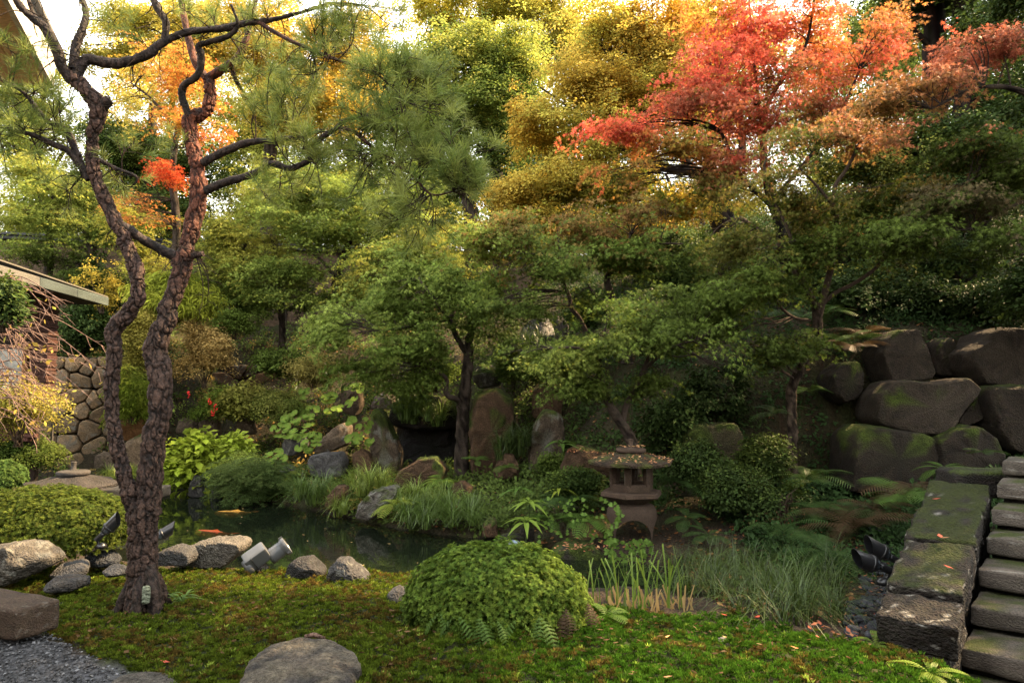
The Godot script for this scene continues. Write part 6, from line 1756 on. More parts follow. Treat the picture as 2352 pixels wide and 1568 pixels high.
# ---------- bushes ----------
func dome(called: String, label: String, x: float, top: float, bottom: float, half: float, d: float, deep: float, n: int, c1: Color, c2: Color, size := 1.0, flat_top := 0.5):
	var base := at(x, bottom, d)
	var w := half * pxm(d)
	var h := (at(x, top, d).y - base.y)
	var t := thing(called, label, "clipped bush", base)
	var clouds := [Cloud.new(), Cloud.new()]
	for k in n:
		var a := rng.randf() * TAU
		var z := rng.randf()
		var r := sqrt(1.0 - z * z)
		var layer := 1.0 - 0.2 * pow(rng.randf(), 1.6)
		var up := Vector3(cos(a) * r, z, sin(a) * r)
		var rad := pow(r, flat_top + 0.5)
		var p := Vector3(cos(a) * rad * w, 0, sin(a) * rad * deep) * layer
		p.y = h * (0.06 + 0.94 * pow(z, 0.75)) * layer
		if z < 0.3: p = p * Vector3(0.9 + z * 0.33, 1, 0.9 + z * 0.33)
		p += up * (0.055 * n_big.get_noise_3dv((p + base) * 500.0) + 0.012 * n_fine.get_noise_3dv((p + base) * 1500.0))
		var nrm := (Vector3(up.x / w, up.y / h, up.z / deep).normalized() + rnd_dir() * 0.6 + Vector3(0, 0.25, 0)).normalized()
		var x2 := nrm.cross(rnd_dir()).normalized()
		var s := size * rng.randf_range(0.8, 1.3)
		var col := c1.lerp(c2, clampf(rng.randf() * 0.8 + 0.25 * n_big.get_noise_3dv(p * 300.0), 0, 1)) * rng.randf_range(0.5, 1.4)
		clouds[k & 1].add(Basis(x2, nrm, x2.cross(nrm)).scaled_local(Vector3.ONE * s), p, col)
	var v := PackedVector3Array()
	var idx := PackedInt32Array()
	var cs := PackedColorArray()
	for k in 90:
		var a := rng.randf() * TAU
		var r := sqrt(rng.randf())
		var e := Vector3(cos(a) * r * w * 0.86, h * sqrt(maxf(1.0 - r * r, 0.02)) * 0.84, sin(a) * r * deep * 0.86)
		tube([[Vector3(cos(a) * 0.1, -0.05, sin(a) * 0.08), 0.01], [e * 0.55 + rnd_dir() * 0.03 - Vector3(0, h * 0.06, 0), 0.007], [e, 0.003]], 5, v, idx, cs, Color(0.07, 0.05, 0.035))
	piece("stems", close(v, idx, cs), M.bark, t, Transform3D(), "stuff")
	for k in 2: cloud("foliage", clouds[k], LEAF["whorl" + str(k)], M.leaf, t)

func make_bushes():
	dome("azalea_bush", "large round clipped azalea in the middle of the foreground", 1140, 1247, 1458, 220, 5.0, 0.62, 14000, Color(0.07, 0.125, 0.018), Color(0.18, 0.245, 0.035), 0.72)
	dome("azalea_bush", "wide clipped azalea on the left in front of the low lantern", 80, 1118, 1268, 215, 7.0, 0.8, 15000, Color(0.05, 0.08, 0.012), Color(0.12, 0.145, 0.022), 0.8, 0.4)
	dome("azalea_bush", "small round clipped bush at the left edge under the wire fence", 0, 1056, 1122, 52, 10.2, 0.36, 2600, Color(0.06, 0.12, 0.03), Color(0.11, 0.17, 0.04), 1.1)
	bush("ivy_hedge", "dark leafy hedge below the wire fence at the left edge", "hedge", 45, 1075, 150, 66, 12.0, "small", 900, Color(0.05, 0.085, 0.015), Color(0.10, 0.13, 0.025), {"size": 1.5})
	bush("hydrangea_bush", "bright yellow green hydrangea right of the pine on the far bank", "bush", 440, 1112, 120, 120, 13.6, "big", 130, Color(0.22, 0.30, 0.025), Color(0.36, 0.42, 0.05), {"size": 1.15, "gap": -1.0, "sub": 14})
	bush("hydrangea_bush", "smaller yellow green hydrangea shoots right of the larger one", "bush", 540, 1060, 80, 56, 13.8, "big", 44, Color(0.20, 0.28, 0.025), Color(0.33, 0.40, 0.05), {"size": 1.0, "gap": -1.0, "sub": 10})
	bush("juniper_bush", "spreading juniper hanging over the far edge of the pond", "juniper", 595, 1150, 200, 90, 12.6, "juniper", 1700, Color(0.07, 0.11, 0.03), Color(0.12, 0.16, 0.045), {"size": 1.1, "sub": 18, "gap": -0.4})
	bush("nandina_bush", "nandina with small red berry clusters behind the hydrangea", "bush", 480, 955, 130, 70, 14.6, "small", 420, Color(0.10, 0.15, 0.02), Color(0.19, 0.24, 0.04), {"size": 1.6})
	bush("lace_maple", "yellow green dome of a lace leaf maple left of centre", "bush", 408, 726, 150, 88, 15.0, "lace", 900, Color(0.20, 0.24, 0.03), Color(0.36, 0.38, 0.05), {"size": 1.2, "sub": 12})
	bush("weeping_shrub", "yellow cream leaved weeping shrub hanging over the terrace wall", "shrub", 468, 880, 110, 165, 14.8, "small", 760, Color(0.30, 0.20, 0.06), Color(0.50, 0.36, 0.13), {"size": 1.7, "gap": 0.0, "sub": 16})
	bush("weeping_shrub", "golden green shrub between the two pine stems", "shrub", 312, 850, 80, 130, 14.2, "small", 520, Color(0.20, 0.19, 0.03), Color(0.38, 0.32, 0.07), {"size": 1.6, "sub": 14})
	bush("bamboo_bush", "feathery green bush beside the left pine stem on the stone wall", "bush", 300, 960, 80, 120, 13.8, "lace", 260, Color(0.14, 0.19, 0.02), Color(0.26, 0.28, 0.045), {"size": 0.9, "sub": 12})
	bush("yellow_shrub", "small leaved shrub with bright yellow leaves beside the pavilion eave", "shrub", 232, 710, 110, 110, 15.6, "oval", 150, Color(0.40, 0.32, 0.05), Color(0.55, 0.42, 0.08), {"size": 0.9, "gap": -0.05, "sub": 12})
	bush("dark_shrub", "dark evergreen shrub under the pavilion eave behind the stone wall", "shrub", 190, 815, 150, 130, 15.9, "oval", 520, DEEP * 0.6, DEEP, {"size": 1.2, "mat": M.gloss})
	bush("dark_shrub", "dark evergreen shrub under the yellow leaved one beside the left pine stem", "shrub", 235, 735, 130, 120, 16.6, "oval", 420, DEEP * 0.7, DEEP * 1.3, {"size": 1.2, "mat": M.gloss})
	var rows := [
		[540, 770, 130, 90, 15.2, "small", 420, GREEN * 0.6, GREEN * 1.1, "rounded green shrub on the slope right of the cream weeping shrub"],
		[500, 690, 100, 60, 16.6, "oval", 240, DEEP, GREEN, "dark glossy shrub behind the right pine stem near the garden wall"],
		[590, 720, 110, 60, 16.8, "oval", 240, DEEP, GREEN, "dark glossy shrub left of the thin red brown maple trunk"],
		[720, 720, 120, 70, 16.4, "oval", 280, DEEP, GREEN * 1.2, "leafy green shrub right of the thin red brown maple trunk"],
		[820, 700, 110, 70, 16.2, "oval", 260, GREEN * 0.6, GREEN * 1.3, "fresh green shrub below the light green maple"],
		[640, 860, 110, 60, 14.8, "oval", 260, GREEN * 0.5, GREEN, "low green shrub spilling over the right end of the terrace wall"],
		[720, 880, 130, 60, 14.6, "small", 380, Color(0.16, 0.14, 0.03), Color(0.26, 0.22, 0.06), "yellowing low shrub above the round leaved plants"],
		[560, 950, 130, 60, 14.4, "oval", 300, Color(0.12, 0.13, 0.02), Color(0.24, 0.22, 0.05), "olive shrub on the bank below the terrace wall"],
		[640, 960, 110, 60, 14.2, "small", 360, GREEN * 0.8, Color(0.22, 0.22, 0.05), "small leaved shrub left of the round leaved plants"],
		[330, 965, 90, 60, 14.4, "oval", 160, GREEN, FRESH, "pale green shrub above the boulder coloured orange as if sunlit"],
		[1180, 880, 90, 110, 13.9, "oval", 280, DEEP, GREEN * 1.2, "leafy shrub with pale leaves right of the slender maple fork"],
		[1250, 870, 90, 60, 13.6, "oval", 180, DEEP, GREEN, "dim green shrub below the black waterfall rock"],
		[1000, 890, 110, 60, 13.9, "oval", 220, DEEP, GREEN, "dark green shrub above the grotto"],
		[1350, 740, 110, 70, 13.2, "oval", 260, DEEP * 0.8, DEEP * 1.4, "dark shrub right of the pale upright stone by the waterfall"],
		[1560, 680, 150, 90, 13.8, "oval", 360, DEEP * 0.8, GREEN * 0.8, "dark shrub on the upper slope left of the red maple stem"],
		[1640, 960, 160, 110, 11.0, "oval", 420, DEEP * 0.45, DEEP * 0.8, "very dark shrub on the shaded bank right of the forked maple"],  # greens of the right bank are painted darker, standing in for shade
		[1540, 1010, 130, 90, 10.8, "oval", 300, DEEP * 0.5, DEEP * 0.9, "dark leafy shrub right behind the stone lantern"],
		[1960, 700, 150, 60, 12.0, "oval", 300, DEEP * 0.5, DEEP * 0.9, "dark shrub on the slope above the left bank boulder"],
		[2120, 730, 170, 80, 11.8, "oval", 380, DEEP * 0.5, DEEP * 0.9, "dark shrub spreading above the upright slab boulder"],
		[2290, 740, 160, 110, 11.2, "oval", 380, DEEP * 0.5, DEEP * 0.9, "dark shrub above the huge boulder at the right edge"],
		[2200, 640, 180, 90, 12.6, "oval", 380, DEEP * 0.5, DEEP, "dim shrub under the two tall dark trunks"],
		[1262, 1092, 80, 50, 11.4, "small", 110, DEEP * 0.9, GREEN * 0.9, "small leaved shrub in front of the upright mossy standing rock"],
		[1330, 1135, 120, 50, 9.6, "small", 170, DEEP * 0.8, GREEN * 0.8, "small leaved shrub left of the stone lantern platform"],
		[1600, 1110, 120, 80, 9.4, "small", 380, DEEP * 0.6, GREEN * 0.5, "dark small leaved shrub right of the stone lantern"],
		[1680, 1150, 140, 70, 8.9, "small", 420, DEEP * 0.6, GREEN * 0.5, "dark creeping shrub below the mossy streaked rock face"],
		[1760, 1090, 110, 80, 9.6, "small", 320, DEEP * 0.5, GREEN * 0.45, "dark shrub left of the straight maple trunk"],
		[1800, 1170, 140, 60, 8.6, "small", 380, DEEP * 0.6, GREEN * 0.5, "dark low shrub in front of the straight maple trunk"],
		[560, 1100, 90, 50, 13.2, "small", 260, FRESH * 0.7, FRESH, "fresh green low shrub right of the hydrangea"]]
	for r in rows:
		bush("shrub", r[9], "shrub", r[0], r[1], r[2], r[3], r[4], r[5], r[6], r[7], r[8], {"size": 1.1 if r[5] == "oval" else 1.5, "mat": M.gloss if r[7].g < 0.05 else M.leaf, "sub": 12})
	# bare pinkish twigs hanging in from the left
	var foot := at(-60, 1090, 7.4)
	var t := thing("weeping_cherry", "nearly bare weeping cherry twigs hanging in at the left edge", "tree", foot)
	var v := PackedVector3Array()
	var idx := PackedInt32Array()
	var cs := PackedColorArray()
	var c := [Cloud.new(), Cloud.new()]
	var bark := Color(0.26, 0.17, 0.14)
	tube(spline([[at(-60, 1090, 7.4) - foot, 0.07], [at(-75, 900, 7.4) - foot, 0.06], [at(-60, 720, 7.4) - foot, 0.04], [at(-30, 640, 7.3) - foot, 0.025]], 6), 10, v, idx, cs, Color(0.09, 0.065, 0.05))
	piece("trunk", close(v, idx, cs), M.bark, t)
	v = PackedVector3Array(); idx = PackedInt32Array(); cs = PackedColorArray()
	for k in 46:
		var y0 := rng.randf_range(640, 930)
		var d := rng.randf_range(7.0, 7.7)
		var reach := rng.randf_range(60, 250) * (1.15 - absf(y0 - 720) / 420.0)
		var a := at(-50, y0, d)
		var b := at(-50 + reach * 0.5, y0 + rng.randf_range(-25, 20), d + rng.randf_range(-0.2, 0.2))
		var e := at(-50 + reach, y0 + rng.randf_range(20, 120), d + rng.randf_range(-0.3, 0.3))
		var line := spline([[a - foot, 0.009], [b - foot, 0.006], [e - foot, 0.0022]], 6)
		tube(line, 5, v, idx, cs, bark)
		for s in 9:
			var p: Vector3 = line[rng.randi_range(3, line.size() - 1)][0]
			var q := p + (Vector3(rng.randf_range(-0.2, 1.0), rng.randf_range(-1.1, 0.15), rng.randf_range(-0.6, 0.6))).normalized() * rng.randf_range(0.06, 0.24)
			tube([[p, 0.0034], [p.lerp(q, 0.5) + rnd_dir() * 0.012, 0.0026], [q, 0.0014]], 4, v, idx, cs, bark * 1.2)
			if rng.randf() < (0.5 if y0 > 820 else 0.25):
				var up := rnd_dir()
				var f := up.cross(rnd_dir()).normalized()
				c[s & 1].add(Basis(up.cross(f), up, f).scaled_local(Vector3.ONE * rng.randf_range(0.7, 1.3)), q, Color(0.42, 0.26, 0.06).lerp(Color(0.30, 0.30, 0.06), rng.randf()))
	piece("twigs", close(v, idx, cs), M.bark, t, Transform3D(), "stuff")
	for k in 2: cloud("leaves", c[k], LEAF.dry0, M.thin, t)
	bush("yellowing_shrub", "sunlit yellow green twiggy bush at the left edge above the hedge", "bush", 40, 1010, 180, 130, 9.6, "small", 420, Color(0.24, 0.24, 0.04), Color(0.46, 0.36, 0.09), {"size": 1.2, "gap": 0.05, "sub": 14})
	bush("laurel_bush", "dark glossy leaves at the left edge under the pavilion eave", "bush", 5, 740, 80, 100, 6.6, "oval", 60, DEEP * 0.9, GREEN, {"size": 0.9, "mat": M.gloss, "gap": -0.3})

# ---------- grasses, ferns, round leaved plants ----------
func blades(n: int, tall: float, arch: float, width: float, lean: float) -> ArrayMesh:
	var b := Bag.new()
	for k in n:
		var a := rng.randf() * TAU
		var o := Vector3(cos(a), 0, sin(a))
		var side := Vector3(-o.z, 0, o.x) * width * rng.randf_range(0.7, 1.2)
		var s := tall * rng.randf_range(0.6, 1.15)
		var out := arch * rng.randf_range(0.3, 1.2)
		var p := o * rng.randf() * lean
		var col := tone(0.35, 1.7)
		if rng.randf() < 0.05: col = Color(2.2, 1.5, 0.8)
		var last := p
		for q in 5:
			var t := (q + 1) / 5.0
			var nx := p + o * s * out * t * t + Vector3.UP * s * (t - 0.75 * out * t * t * t)
			var w := side * (1.0 - t * 0.85)
			var w0 := side * (1.0 - (t - 0.2) * 0.85)
			b.quad(last - w0, last + w0, nx + w, nx - w, col * (0.75 + 0.12 * q))  # blades darken towards the base, painting the shade inside the clump
			last = nx
	return flat(b)

func frond_mesh(pairs: int, s: float, droop: float, lobed: bool) -> ArrayMesh:
	var b := Bag.new()
	var last := Vector3.ZERO
	for k in pairs:
		var t := (k + 1.0) / pairs
		var p := Vector3(0, s * (0.55 * t - droop * t * t), s * t)
		var dir := (p - last).normalized()
		b.quad(last + Vector3(-0.003, 0, 0), last + Vector3(0.003, 0, 0), p + Vector3(0.002, 0, 0), p + Vector3(-0.002, 0, 0), Color(0.7, 0.6, 0.5))
		var len := s * (0.24 if lobed else 0.34) * sin(PI * pow(1.0 - t * 0.93, 0.8)) + 0.01
		for sg in [-1.0, 1.0]:
			var e := Vector3(sg, 0, 0) * len + dir * len * 0.32 - Vector3(0, len * 0.22, 0)
			var w := dir * s / pairs * 0.33
			var col := tone(0.75, 1.25)
			b.tri(p - w, p + e, p + w, col)
			if lobed:
				for q in 3:
					var f := p + e * (0.25 + q * 0.22)
					b.tri(f, f + dir * len * 0.2 + e * 0.12, f + e * 0.14, col)
					b.tri(f, f - dir * len * 0.17 + e * 0.12, f + e * 0.14, col)
		last = p
	return flat(b)

func make_small_plants():
	var grass := [blades(64, 0.44, 0.9, 0.0055, 0.08), blades(60, 0.4, 1.05, 0.0055, 0.09)]
	var sedge := [blades(30, 0.6, 1.0, 0.0048, 0.12), blades(26, 0.5, 1.2, 0.0048, 0.12)]
	var gm := {}
	for e in [["mondo", Color(0.075, 0.12, 0.022)], ["light", Color(0.14, 0.19, 0.03)], ["dim", Color(0.04, 0.065, 0.014)], ["sedge", Color(0.055, 0.085, 0.015)]]:
		var m: StandardMaterial3D = foliage(0.5, 0.4, 0.4)
		m.albedo_color = e[1].linear_to_srgb()
		gm[e[0]] = m
	var n := 0
	# groups of clumps: [x, y, half width px, half height px, how many, distance or 0 for the ground, scale, material, label]
	for g in [[962, 950, 52, 24, 18, 13.75, 1.5, "mondo", "mondo grass clump hanging over the grotto"], [708, 1140, 42, 16, 9, 11.6, 1.25, "mondo", "mondo grass clump at the water edge below the squared grey boulder"], [840, 1118, 48, 18, 10, 11.2, 1.15, "light", "grass clump between the rounded brown boulder and the mottled rock"], [1010, 1190, 80, 20, 18, 9.8, 1.15, "mondo", "mondo grass clump arching over the pond left of the lantern"], [960, 1145, 60, 14, 8, 10.6, 1.0, "light", "grass clump in front of the low mossy brown boulder"], [1180, 1030, 34, 24, 8, 12.4, 1.3, "dim", "shaded grass clump left of the upright mossy standing rock"], [1060, 1165, 50, 12, 6, 10.2, 1.0, "mondo", "grass clump below the foot of the slender maple"], [1230, 800, 50, 20, 7, 14.6, 1.3, "dim", "dim grass clump beside the black waterfall rock"], [780, 1170, 26, 10, 4, 11.0, 1.0, "light", "grass clump around the brown wedge of rock"], [470, 1108, 60, 10, 6, 13.6, 0.9, "light", "pale grass tuft under the hydrangea at the water edge"], [300, 1090, 60, 12, 8, 13.0, 0.9, "light", "pale grass tuft behind the slab bridge"]]:
		var gt := thing("grass_clump", g[8], "grass clump", at(g[0], g[1] + 8, g[5]))
		for k in g[4]:
			var x: float = g[0] + rng.randf_range(-1, 1) * g[2]
			var y: float = g[1] + rng.randf_range(-1, 1) * g[3]
			var p := at(x, y + 8, g[5] + rng.randf_range(-0.35, 0.35))
			piece("tuft", grass[n & 1], gm[g[7]], gt, Transform3D(Basis(Vector3.UP, rng.randf() * TAU).scaled(Vector3.ONE * g[6] * rng.randf_range(0.8, 1.2)), p - gt.position))
			n += 1
	var drifts := []
	for s in ["sedge at the left end of the wet bed beside the cut iris", "sedge drift in the wet bed in front of the lantern's right side", "middle drift of sedge behind the right edging stones", "sedge drift leaning over the long edging stone", "sedge at the right end of the wet bed next to the pebbles"]:
		drifts.append(thing("sedge_clump", s, "grass clump", ground(1590 + drifts.size() * 72, 1370)))
	for k in 130:
		var x := rng.randf_range(1545, 1930)
		var y := rng.randf_range(1290, 1430) + (x - 1560) * 0.03
		if y > 1410 + (x - 1700) * 0.25: continue
		var gt: Node3D = drifts[clampi(int((x - 1545) / 71.0), 0, 4)]
		var p := ground(x, y)
		piece("tuft", sedge[k & 1], gm["sedge"] if k % 3 else gm["dim"], gt, Transform3D(Basis(Vector3.UP, rng.randf() * TAU).scaled(Vector3.ONE * rng.randf_range(0.55, 1.0)), p - gt.position - Vector3(0, 0.02, 0)))
	# cut iris leaves
	var im := foliage(0.5, 0.4, 0.4)
	im.albedo_color = Color(0.085, 0.14, 0.022).linear_to_srgb()
	var sm := foliage(0.5, 0.6)
	sm.albedo_color = Color(0.30, 0.21, 0.09).linear_to_srgb()
	for c in [[1390, 1392, 10, "iris clump with tall leaves touching the right side of the azalea"], [1462, 1398, 16, "cut iris clump with straw stubble in the middle of the near bank"], [1530, 1392, 12, "cut iris clump at the left end of the sedge"]]:
		var p := ground(c[0], c[1])
		var t := thing("iris_clump", c[3], "iris", p)
		for k in c[2]:
			var b := Bag.new()
			var s := rng.randf_range(0.28, 0.5)
			var lean := Vector3(rng.randf_range(-0.14, 0.14), 0, rng.randf_range(-0.1, 0.1))
			var q := Vector3(rng.randf_range(-0.15, 0.15), -0.02, rng.randf_range(-0.12, 0.12))
			var cut := rng.randf() < 0.6
			for j in 4:
				var t0 := j / 4.0
				var t1 := (j + 1) / 4.0
				var w0 := 0.006 * (1.0 if cut else 1.0 - t0 * 0.9)
				var w1 := 0.006 * (1.0 if cut else 1.0 - t1 * 0.9)
				var a0 := q + lean * t0 * t0 + Vector3.UP * s * t0
				var a1 := q + lean * t1 * t1 + Vector3.UP * s * t1
				b.quad(a0 - Vector3(w0, 0, 0), a0 + Vector3(0, 0, 0.003), a1 + Vector3(0, 0, 0.003), a1 - Vector3(w1, 0.01 if cut else 0.0, 0))
				b.quad(a0 + Vector3(0, 0, 0.003), a0 + Vector3(w0, 0, 0), a1 + Vector3(w1, 0, 0), a1 + Vector3(0, 0, 0.003))
			piece("leaf", flat(b), im, t, Transform3D(Basis(Vector3.UP, rng.randf_range(-0.7, 0.7)), Vector3.ZERO))
		for k in c[2] * 2:
			var b := Bag.new()
			var q := Vector3(rng.randf_range(-0.2, 0.2), -0.03, rng.randf_range(-0.1, 0.12))
			var e := q + Vector3(rng.randf_range(-0.08, 0.08), rng.randf_range(0.06, 0.2), rng.randf_range(-0.03, 0.06))
			b.quad(q - Vector3(0.007, 0, 0), q + Vector3(0.007, 0, 0), e + Vector3(0.006, 0, 0), e - Vector3(0.006, 0.012, 0))
			piece("stubble", flat(b), sm, t)
	# ferns
	var fr := [frond_mesh(20, 0.5, 0.55, false), frond_mesh(16, 0.42, 0.75, true), frond_mesh(18, 0.34, 0.6, true), frond_mesh(9, 0.34, 0.45, true)]
	var fm := {}
	for e in [["g", Color(0.06, 0.11, 0.018)], ["d", Color(0.035, 0.065, 0.016)], ["b", Color(0.055, 0.034, 0.016)], ["y", Color(0.17, 0.21, 0.025)], ["f", Color(0.13, 0.19, 0.025)]]:
		var m: StandardMaterial3D = foliage(0.6, 0.5)
		m.albedo_color = e[1].linear_to_srgb()
		fm[e[0]] = m
	# [x, y, distance (0 = on the ground), scale, fronds, mesh, colour, label]
	for f in [[1310, 1150, 9.2, 1.0, 9, 0, "d", "fern left of the stone lantern platform"], [1260, 1190, 9.0, 0.9, 9, 1, "g", "lobed fern hanging over the water left of the lantern"], [1340, 1200, 8.8, 0.9, 9, 1, "g", "lobed fern at the left foot of the lantern"], [1380, 1190, 8.9, 0.8, 8, 2, "g", "small fern touching the lantern's left leg"], [1560, 1110, 9.2, 1.0, 9, 0, "d", "dark fern right of the lantern roof"], [1580, 1190, 8.6, 0.9, 9, 2, "d", "dark fern right of the lantern legs"], [1630, 1230, 8.2, 0.8, 8, 2, "d", "low fern behind the sedge right of the lantern"], [1850, 1100, 9.2, 1.0, 9, 0, "d", "fern at the foot of the straight maple trunk"], [1890, 1180, 8.4, 1.0, 10, 0, "d", "fern in front of the broad mossy bottom boulder"], [1800, 1220, 8.0, 0.9, 9, 0, "d", "fern left of the leaf strewn pebble bed"], [1960, 1215, 7.9, 1.1, 10, 0, "b", "brown fern with wide fronds left of the pebbles"], [2010, 1170, 8.2, 1.1, 10, 0, "b", "brown fern in front of the bottom boulder"], [2080, 1140, 8.0, 1.0, 9, 0, "g", "upright green fern beside the stair wall top"], [2100, 1120, 8.2, 1.1, 8, 0, "b", "tall brown fern behind the upright green fern"], [1900, 1270, 7.2, 0.9, 9, 0, "d", "olive fern beside the paired black spotlights"], [1940, 790, 11.0, 1.2, 10, 0, "d", "fern under the fork of the straight maple"], [1985, 770, 11.2, 1.0, 9, 0, "b", "brown fern above the left bank boulder"], [1900, 720, 11.6, 1.0, 9, 0, "g", "sunlit fern beside the fork of the straight maple"], [1790, 720, 11.6, 1.0, 9, 0, "d", "fern on the slope left of the straight maple fork"], [1960, 800, 10.6, 0.9, 9, 0, "b", "brown fern drooping beside the upright slab boulder"], [1780, 950, 10.6, 0.9, 9, 0, "d", "dim fern left of the straight maple trunk"], [1860, 900, 10.7, 0.9, 9, 1, "g", "yellowing broad fern right of the straight maple trunk"], [1770, 1060, 9.8, 0.8, 9, 2, "d", "dim fern below the straight maple's lower trunk"], [2170, 1080, 8.6, 0.9, 9, 1, "g", "green fern at the foot of the right bank boulders"], [2260, 1040, 9.2, 0.7, 8, 2, "d", "small fern on the dark rounded boulder"], [660, 1090, 12.8, 0.9, 9, 1, "y", "yellow green fern left of the squared grey boulder"], [600, 1095, 13.0, 0.9, 9, 1, "f", "fresh green fern above the juniper"], [700, 1000, 13.4, 0.8, 8, 2, "f", "fern between the round leaved plants"], [905, 1160, 9.9, 0.9, 8, 1, "y", "bright fern in front of the pale topped mottled rock"], [1015, 1105, 11.4, 0.9, 9, 1, "g", "fern right of the low mossy brown boulder"], [1095, 1060, 12.0, 0.8, 8, 2, "g", "fern in front of the rust brown cliff"], [1165, 1075, 11.7, 0.8, 8, 2, "g", "fern drooping over the small leaning rock"], [890, 1110, 11.9, 0.6, 7, 2, "f", "small pale fern left of the low mossy boulder"], [1860, 1110, 9.0, 0.8, 8, 1, "d", "dark lobed fern under the broad mossy boulder"], [1120, 990, 13.0, 0.8, 9, 2, "d", "dark fern on the rust brown cliff"], [940, 880, 13.8, 0.8, 8, 2, "d", "dim fern above the grotto roof"], [1140, 860, 13.8, 0.9, 8, 0, "g", "fern on the bank near the pale weathered rock"]]:
		fern(f, fr, fm)
	for f in [[1010, 1462, "fern sprig under the left front of the round azalea"], [1050, 1468, "second fern sprig from the left under the round azalea"], [1098, 1472, "drooping fern sprig left of the azalea's middle"], [1140, 1480, "longest fern sprig at the front middle of the azalea"], [1188, 1478, "fern sprig right of the azalea's middle"], [1240, 1470, "yellowish fern sprig at the front right of the azalea"], [1300, 1452, "brownish fern sprig under the right end of the azalea"], [1350, 1438, "brown fern sprig farthest right under the azalea"]]:
		var p := at(f[0], f[1] - 34, 4.95 - 0.55 * sqrt(maxf(0.1, 1.0 - pow((f[0] - 1140.0) / 215.0, 2.0))))
		fern([0, 0, -1.0, 0.55, 3, 3, "g" if f[0] < 1280 else "b", f[2], p + Vector3(0, 0.06, 0), 1], fr, fm)
	for f in [[2010, 1480, 0.4, "f", "bright fern beside the last pebbles at the stair wall"], [2080, 1500, 0.4, "f", "bright fern at the foot of the big front wall stone"], [2140, 1550, 0.4, "f", "bright fern arching over the bottom edge beside the stairs"], [1392, 1420, 0.6, "g", "small fern between the azalea and the cut iris"]]:
		fern([0, 0, -1.0, f[2], 9, 1, f[3], f[4], ground(f[0], f[1]), 0], fr, fm)
	# round leaved plants
	var lm := foliage(0.5, 0.65, 0.12)
	lm.vertex_color_use_as_albedo = true
	var disc := []
	for q in 3:
		var b := Bag.new()
		var rim := []
		for k in 15: rim.append(Vector3(cos(0.35 + TAU * k / 15.6), 0.14 + 0.05 * sin(k * 2.1 + q), sin(0.35 + TAU * k / 15.6)) * rng.randf_range(0.92, 1.06))
		for k in 14:
			var m0: Vector3 = rim[k] * 0.55 - Vector3(0, 0.05, 0)
			var m1: Vector3 = rim[k + 1] * 0.55 - Vector3(0, 0.05, 0)
			var g := Color(0.085, 0.15, 0.025) * rng.randf_range(0.85, 1.2)
			b.tri(Vector3.ZERO, m1, m0, Color(0.12, 0.18, 0.03))
			b.quad(m0, m1, rim[k + 1], rim[k], g.lerp(Color(0.20, 0.13, 0.05), 0.35 if (k + q) % 5 == 0 else 0.1))
		disc.append(flat(b))
	for c in [[732, 925, 52, 28, 14.2, 24, "round leaved plant cluster on the slope above the tan slab"], [826, 990, 28, 30, 13.0, 18, "round leaved plant cluster left of the tall standing rock"], [700, 1012, 32, 24, 13.1, 18, "round leaved plant cluster over the speckled grey boulder"], [655, 985, 30, 26, 13.6, 18, "leftmost round leaved plant cluster on the far bank"], [690, 965, 26, 18, 13.6, 12, "small round leaved plant cluster below the yellowing low shrub"], [815, 905, 18, 22, 13.9, 9, "round leaved plant in front of the tan slab of rock"], [640, 1050, 26, 14, 13.0, 9, "low round leaved plant above the small grey pointed stone"]]:
		var t := thing("leopard_plant", c[6], "plant", at(c[0], c[1] + c[3], c[4]))
		for k in c[5]:
			var q := Vector2(rng.randf_range(-1, 1), rng.randf_range(-1, 1))
			var p := at(c[0] + q.x * c[2], c[1] + q.y * c[3], c[4] + q.y * -0.15 + rng.randf_range(-0.1, 0.1))
			var up := (Vector3(q.x * 0.3, 0.75, 0.75) + rnd_dir() * 0.35).normalized()
			var x := up.cross(rnd_dir()).normalized()
			piece("leaf", disc[k % 3], lm, t, Transform3D(Basis(x, up, x.cross(up)).scaled_local(Vector3.ONE * rng.randf_range(0.062, 0.10)), p - t.position))
	# long leaved lilies by the water
	for c in [[1285, 1120, 9.4, "y", 0.22, "yellowing long leaved lily left of the lantern roof"], [1215, 1150, 8.9, "f", 0.30, "long leaved lily upright at the water edge left of the lantern"], [1208, 1195, 8.7, "f", 0.32, "long leaved lily lowest over the water left of the lantern"], [1190, 1120, 9.4, "g", 0.24, "dark long leaved lily behind the upright one"], [1290, 1010, 10.6, "g", 0.3, "bamboo leaved plant right of the upright mossy standing rock"]]:
		var t := thing("lily_plant", c[5], "plant", at(c[0], c[1] + 30, c[2]))
		var crown := Vector3(0, 0.17, 0)
		piece("stalk", limb([[Vector3(0, -0.1, 0), 0.008], [crown * 0.5 + Vector3(0.01, 0, 0), 0.007], [crown, 0.005]], 3, 6, Color(0.07, 0.1, 0.03)), M.bark, t)
		for k in 9:
			var a := TAU * k / 9 + rng.randf_range(-0.3, 0.3)
			var b := Bag.new()
			long_leaf(b, Vector3.ZERO, Vector3(0, 0.45, 1).normalized(), Vector3(0, 1, -0.45).normalized(), c[4] * rng.randf_range(0.8, 1.2), c[4] * 0.11, Color.WHITE, 0.75)
			piece("leaf", flat(b), fm[c[3]], t, Transform3D(Basis(Vector3.UP, a), crown - Vector3(0, rng.randf() * 0.06, 0)))
	# young plant in front of the pine
	var p := ground(415, 1392)
	var t := thing("lily_plant", "small rosette of narrow dark green leaves at the foot of the pine", "plant", p)
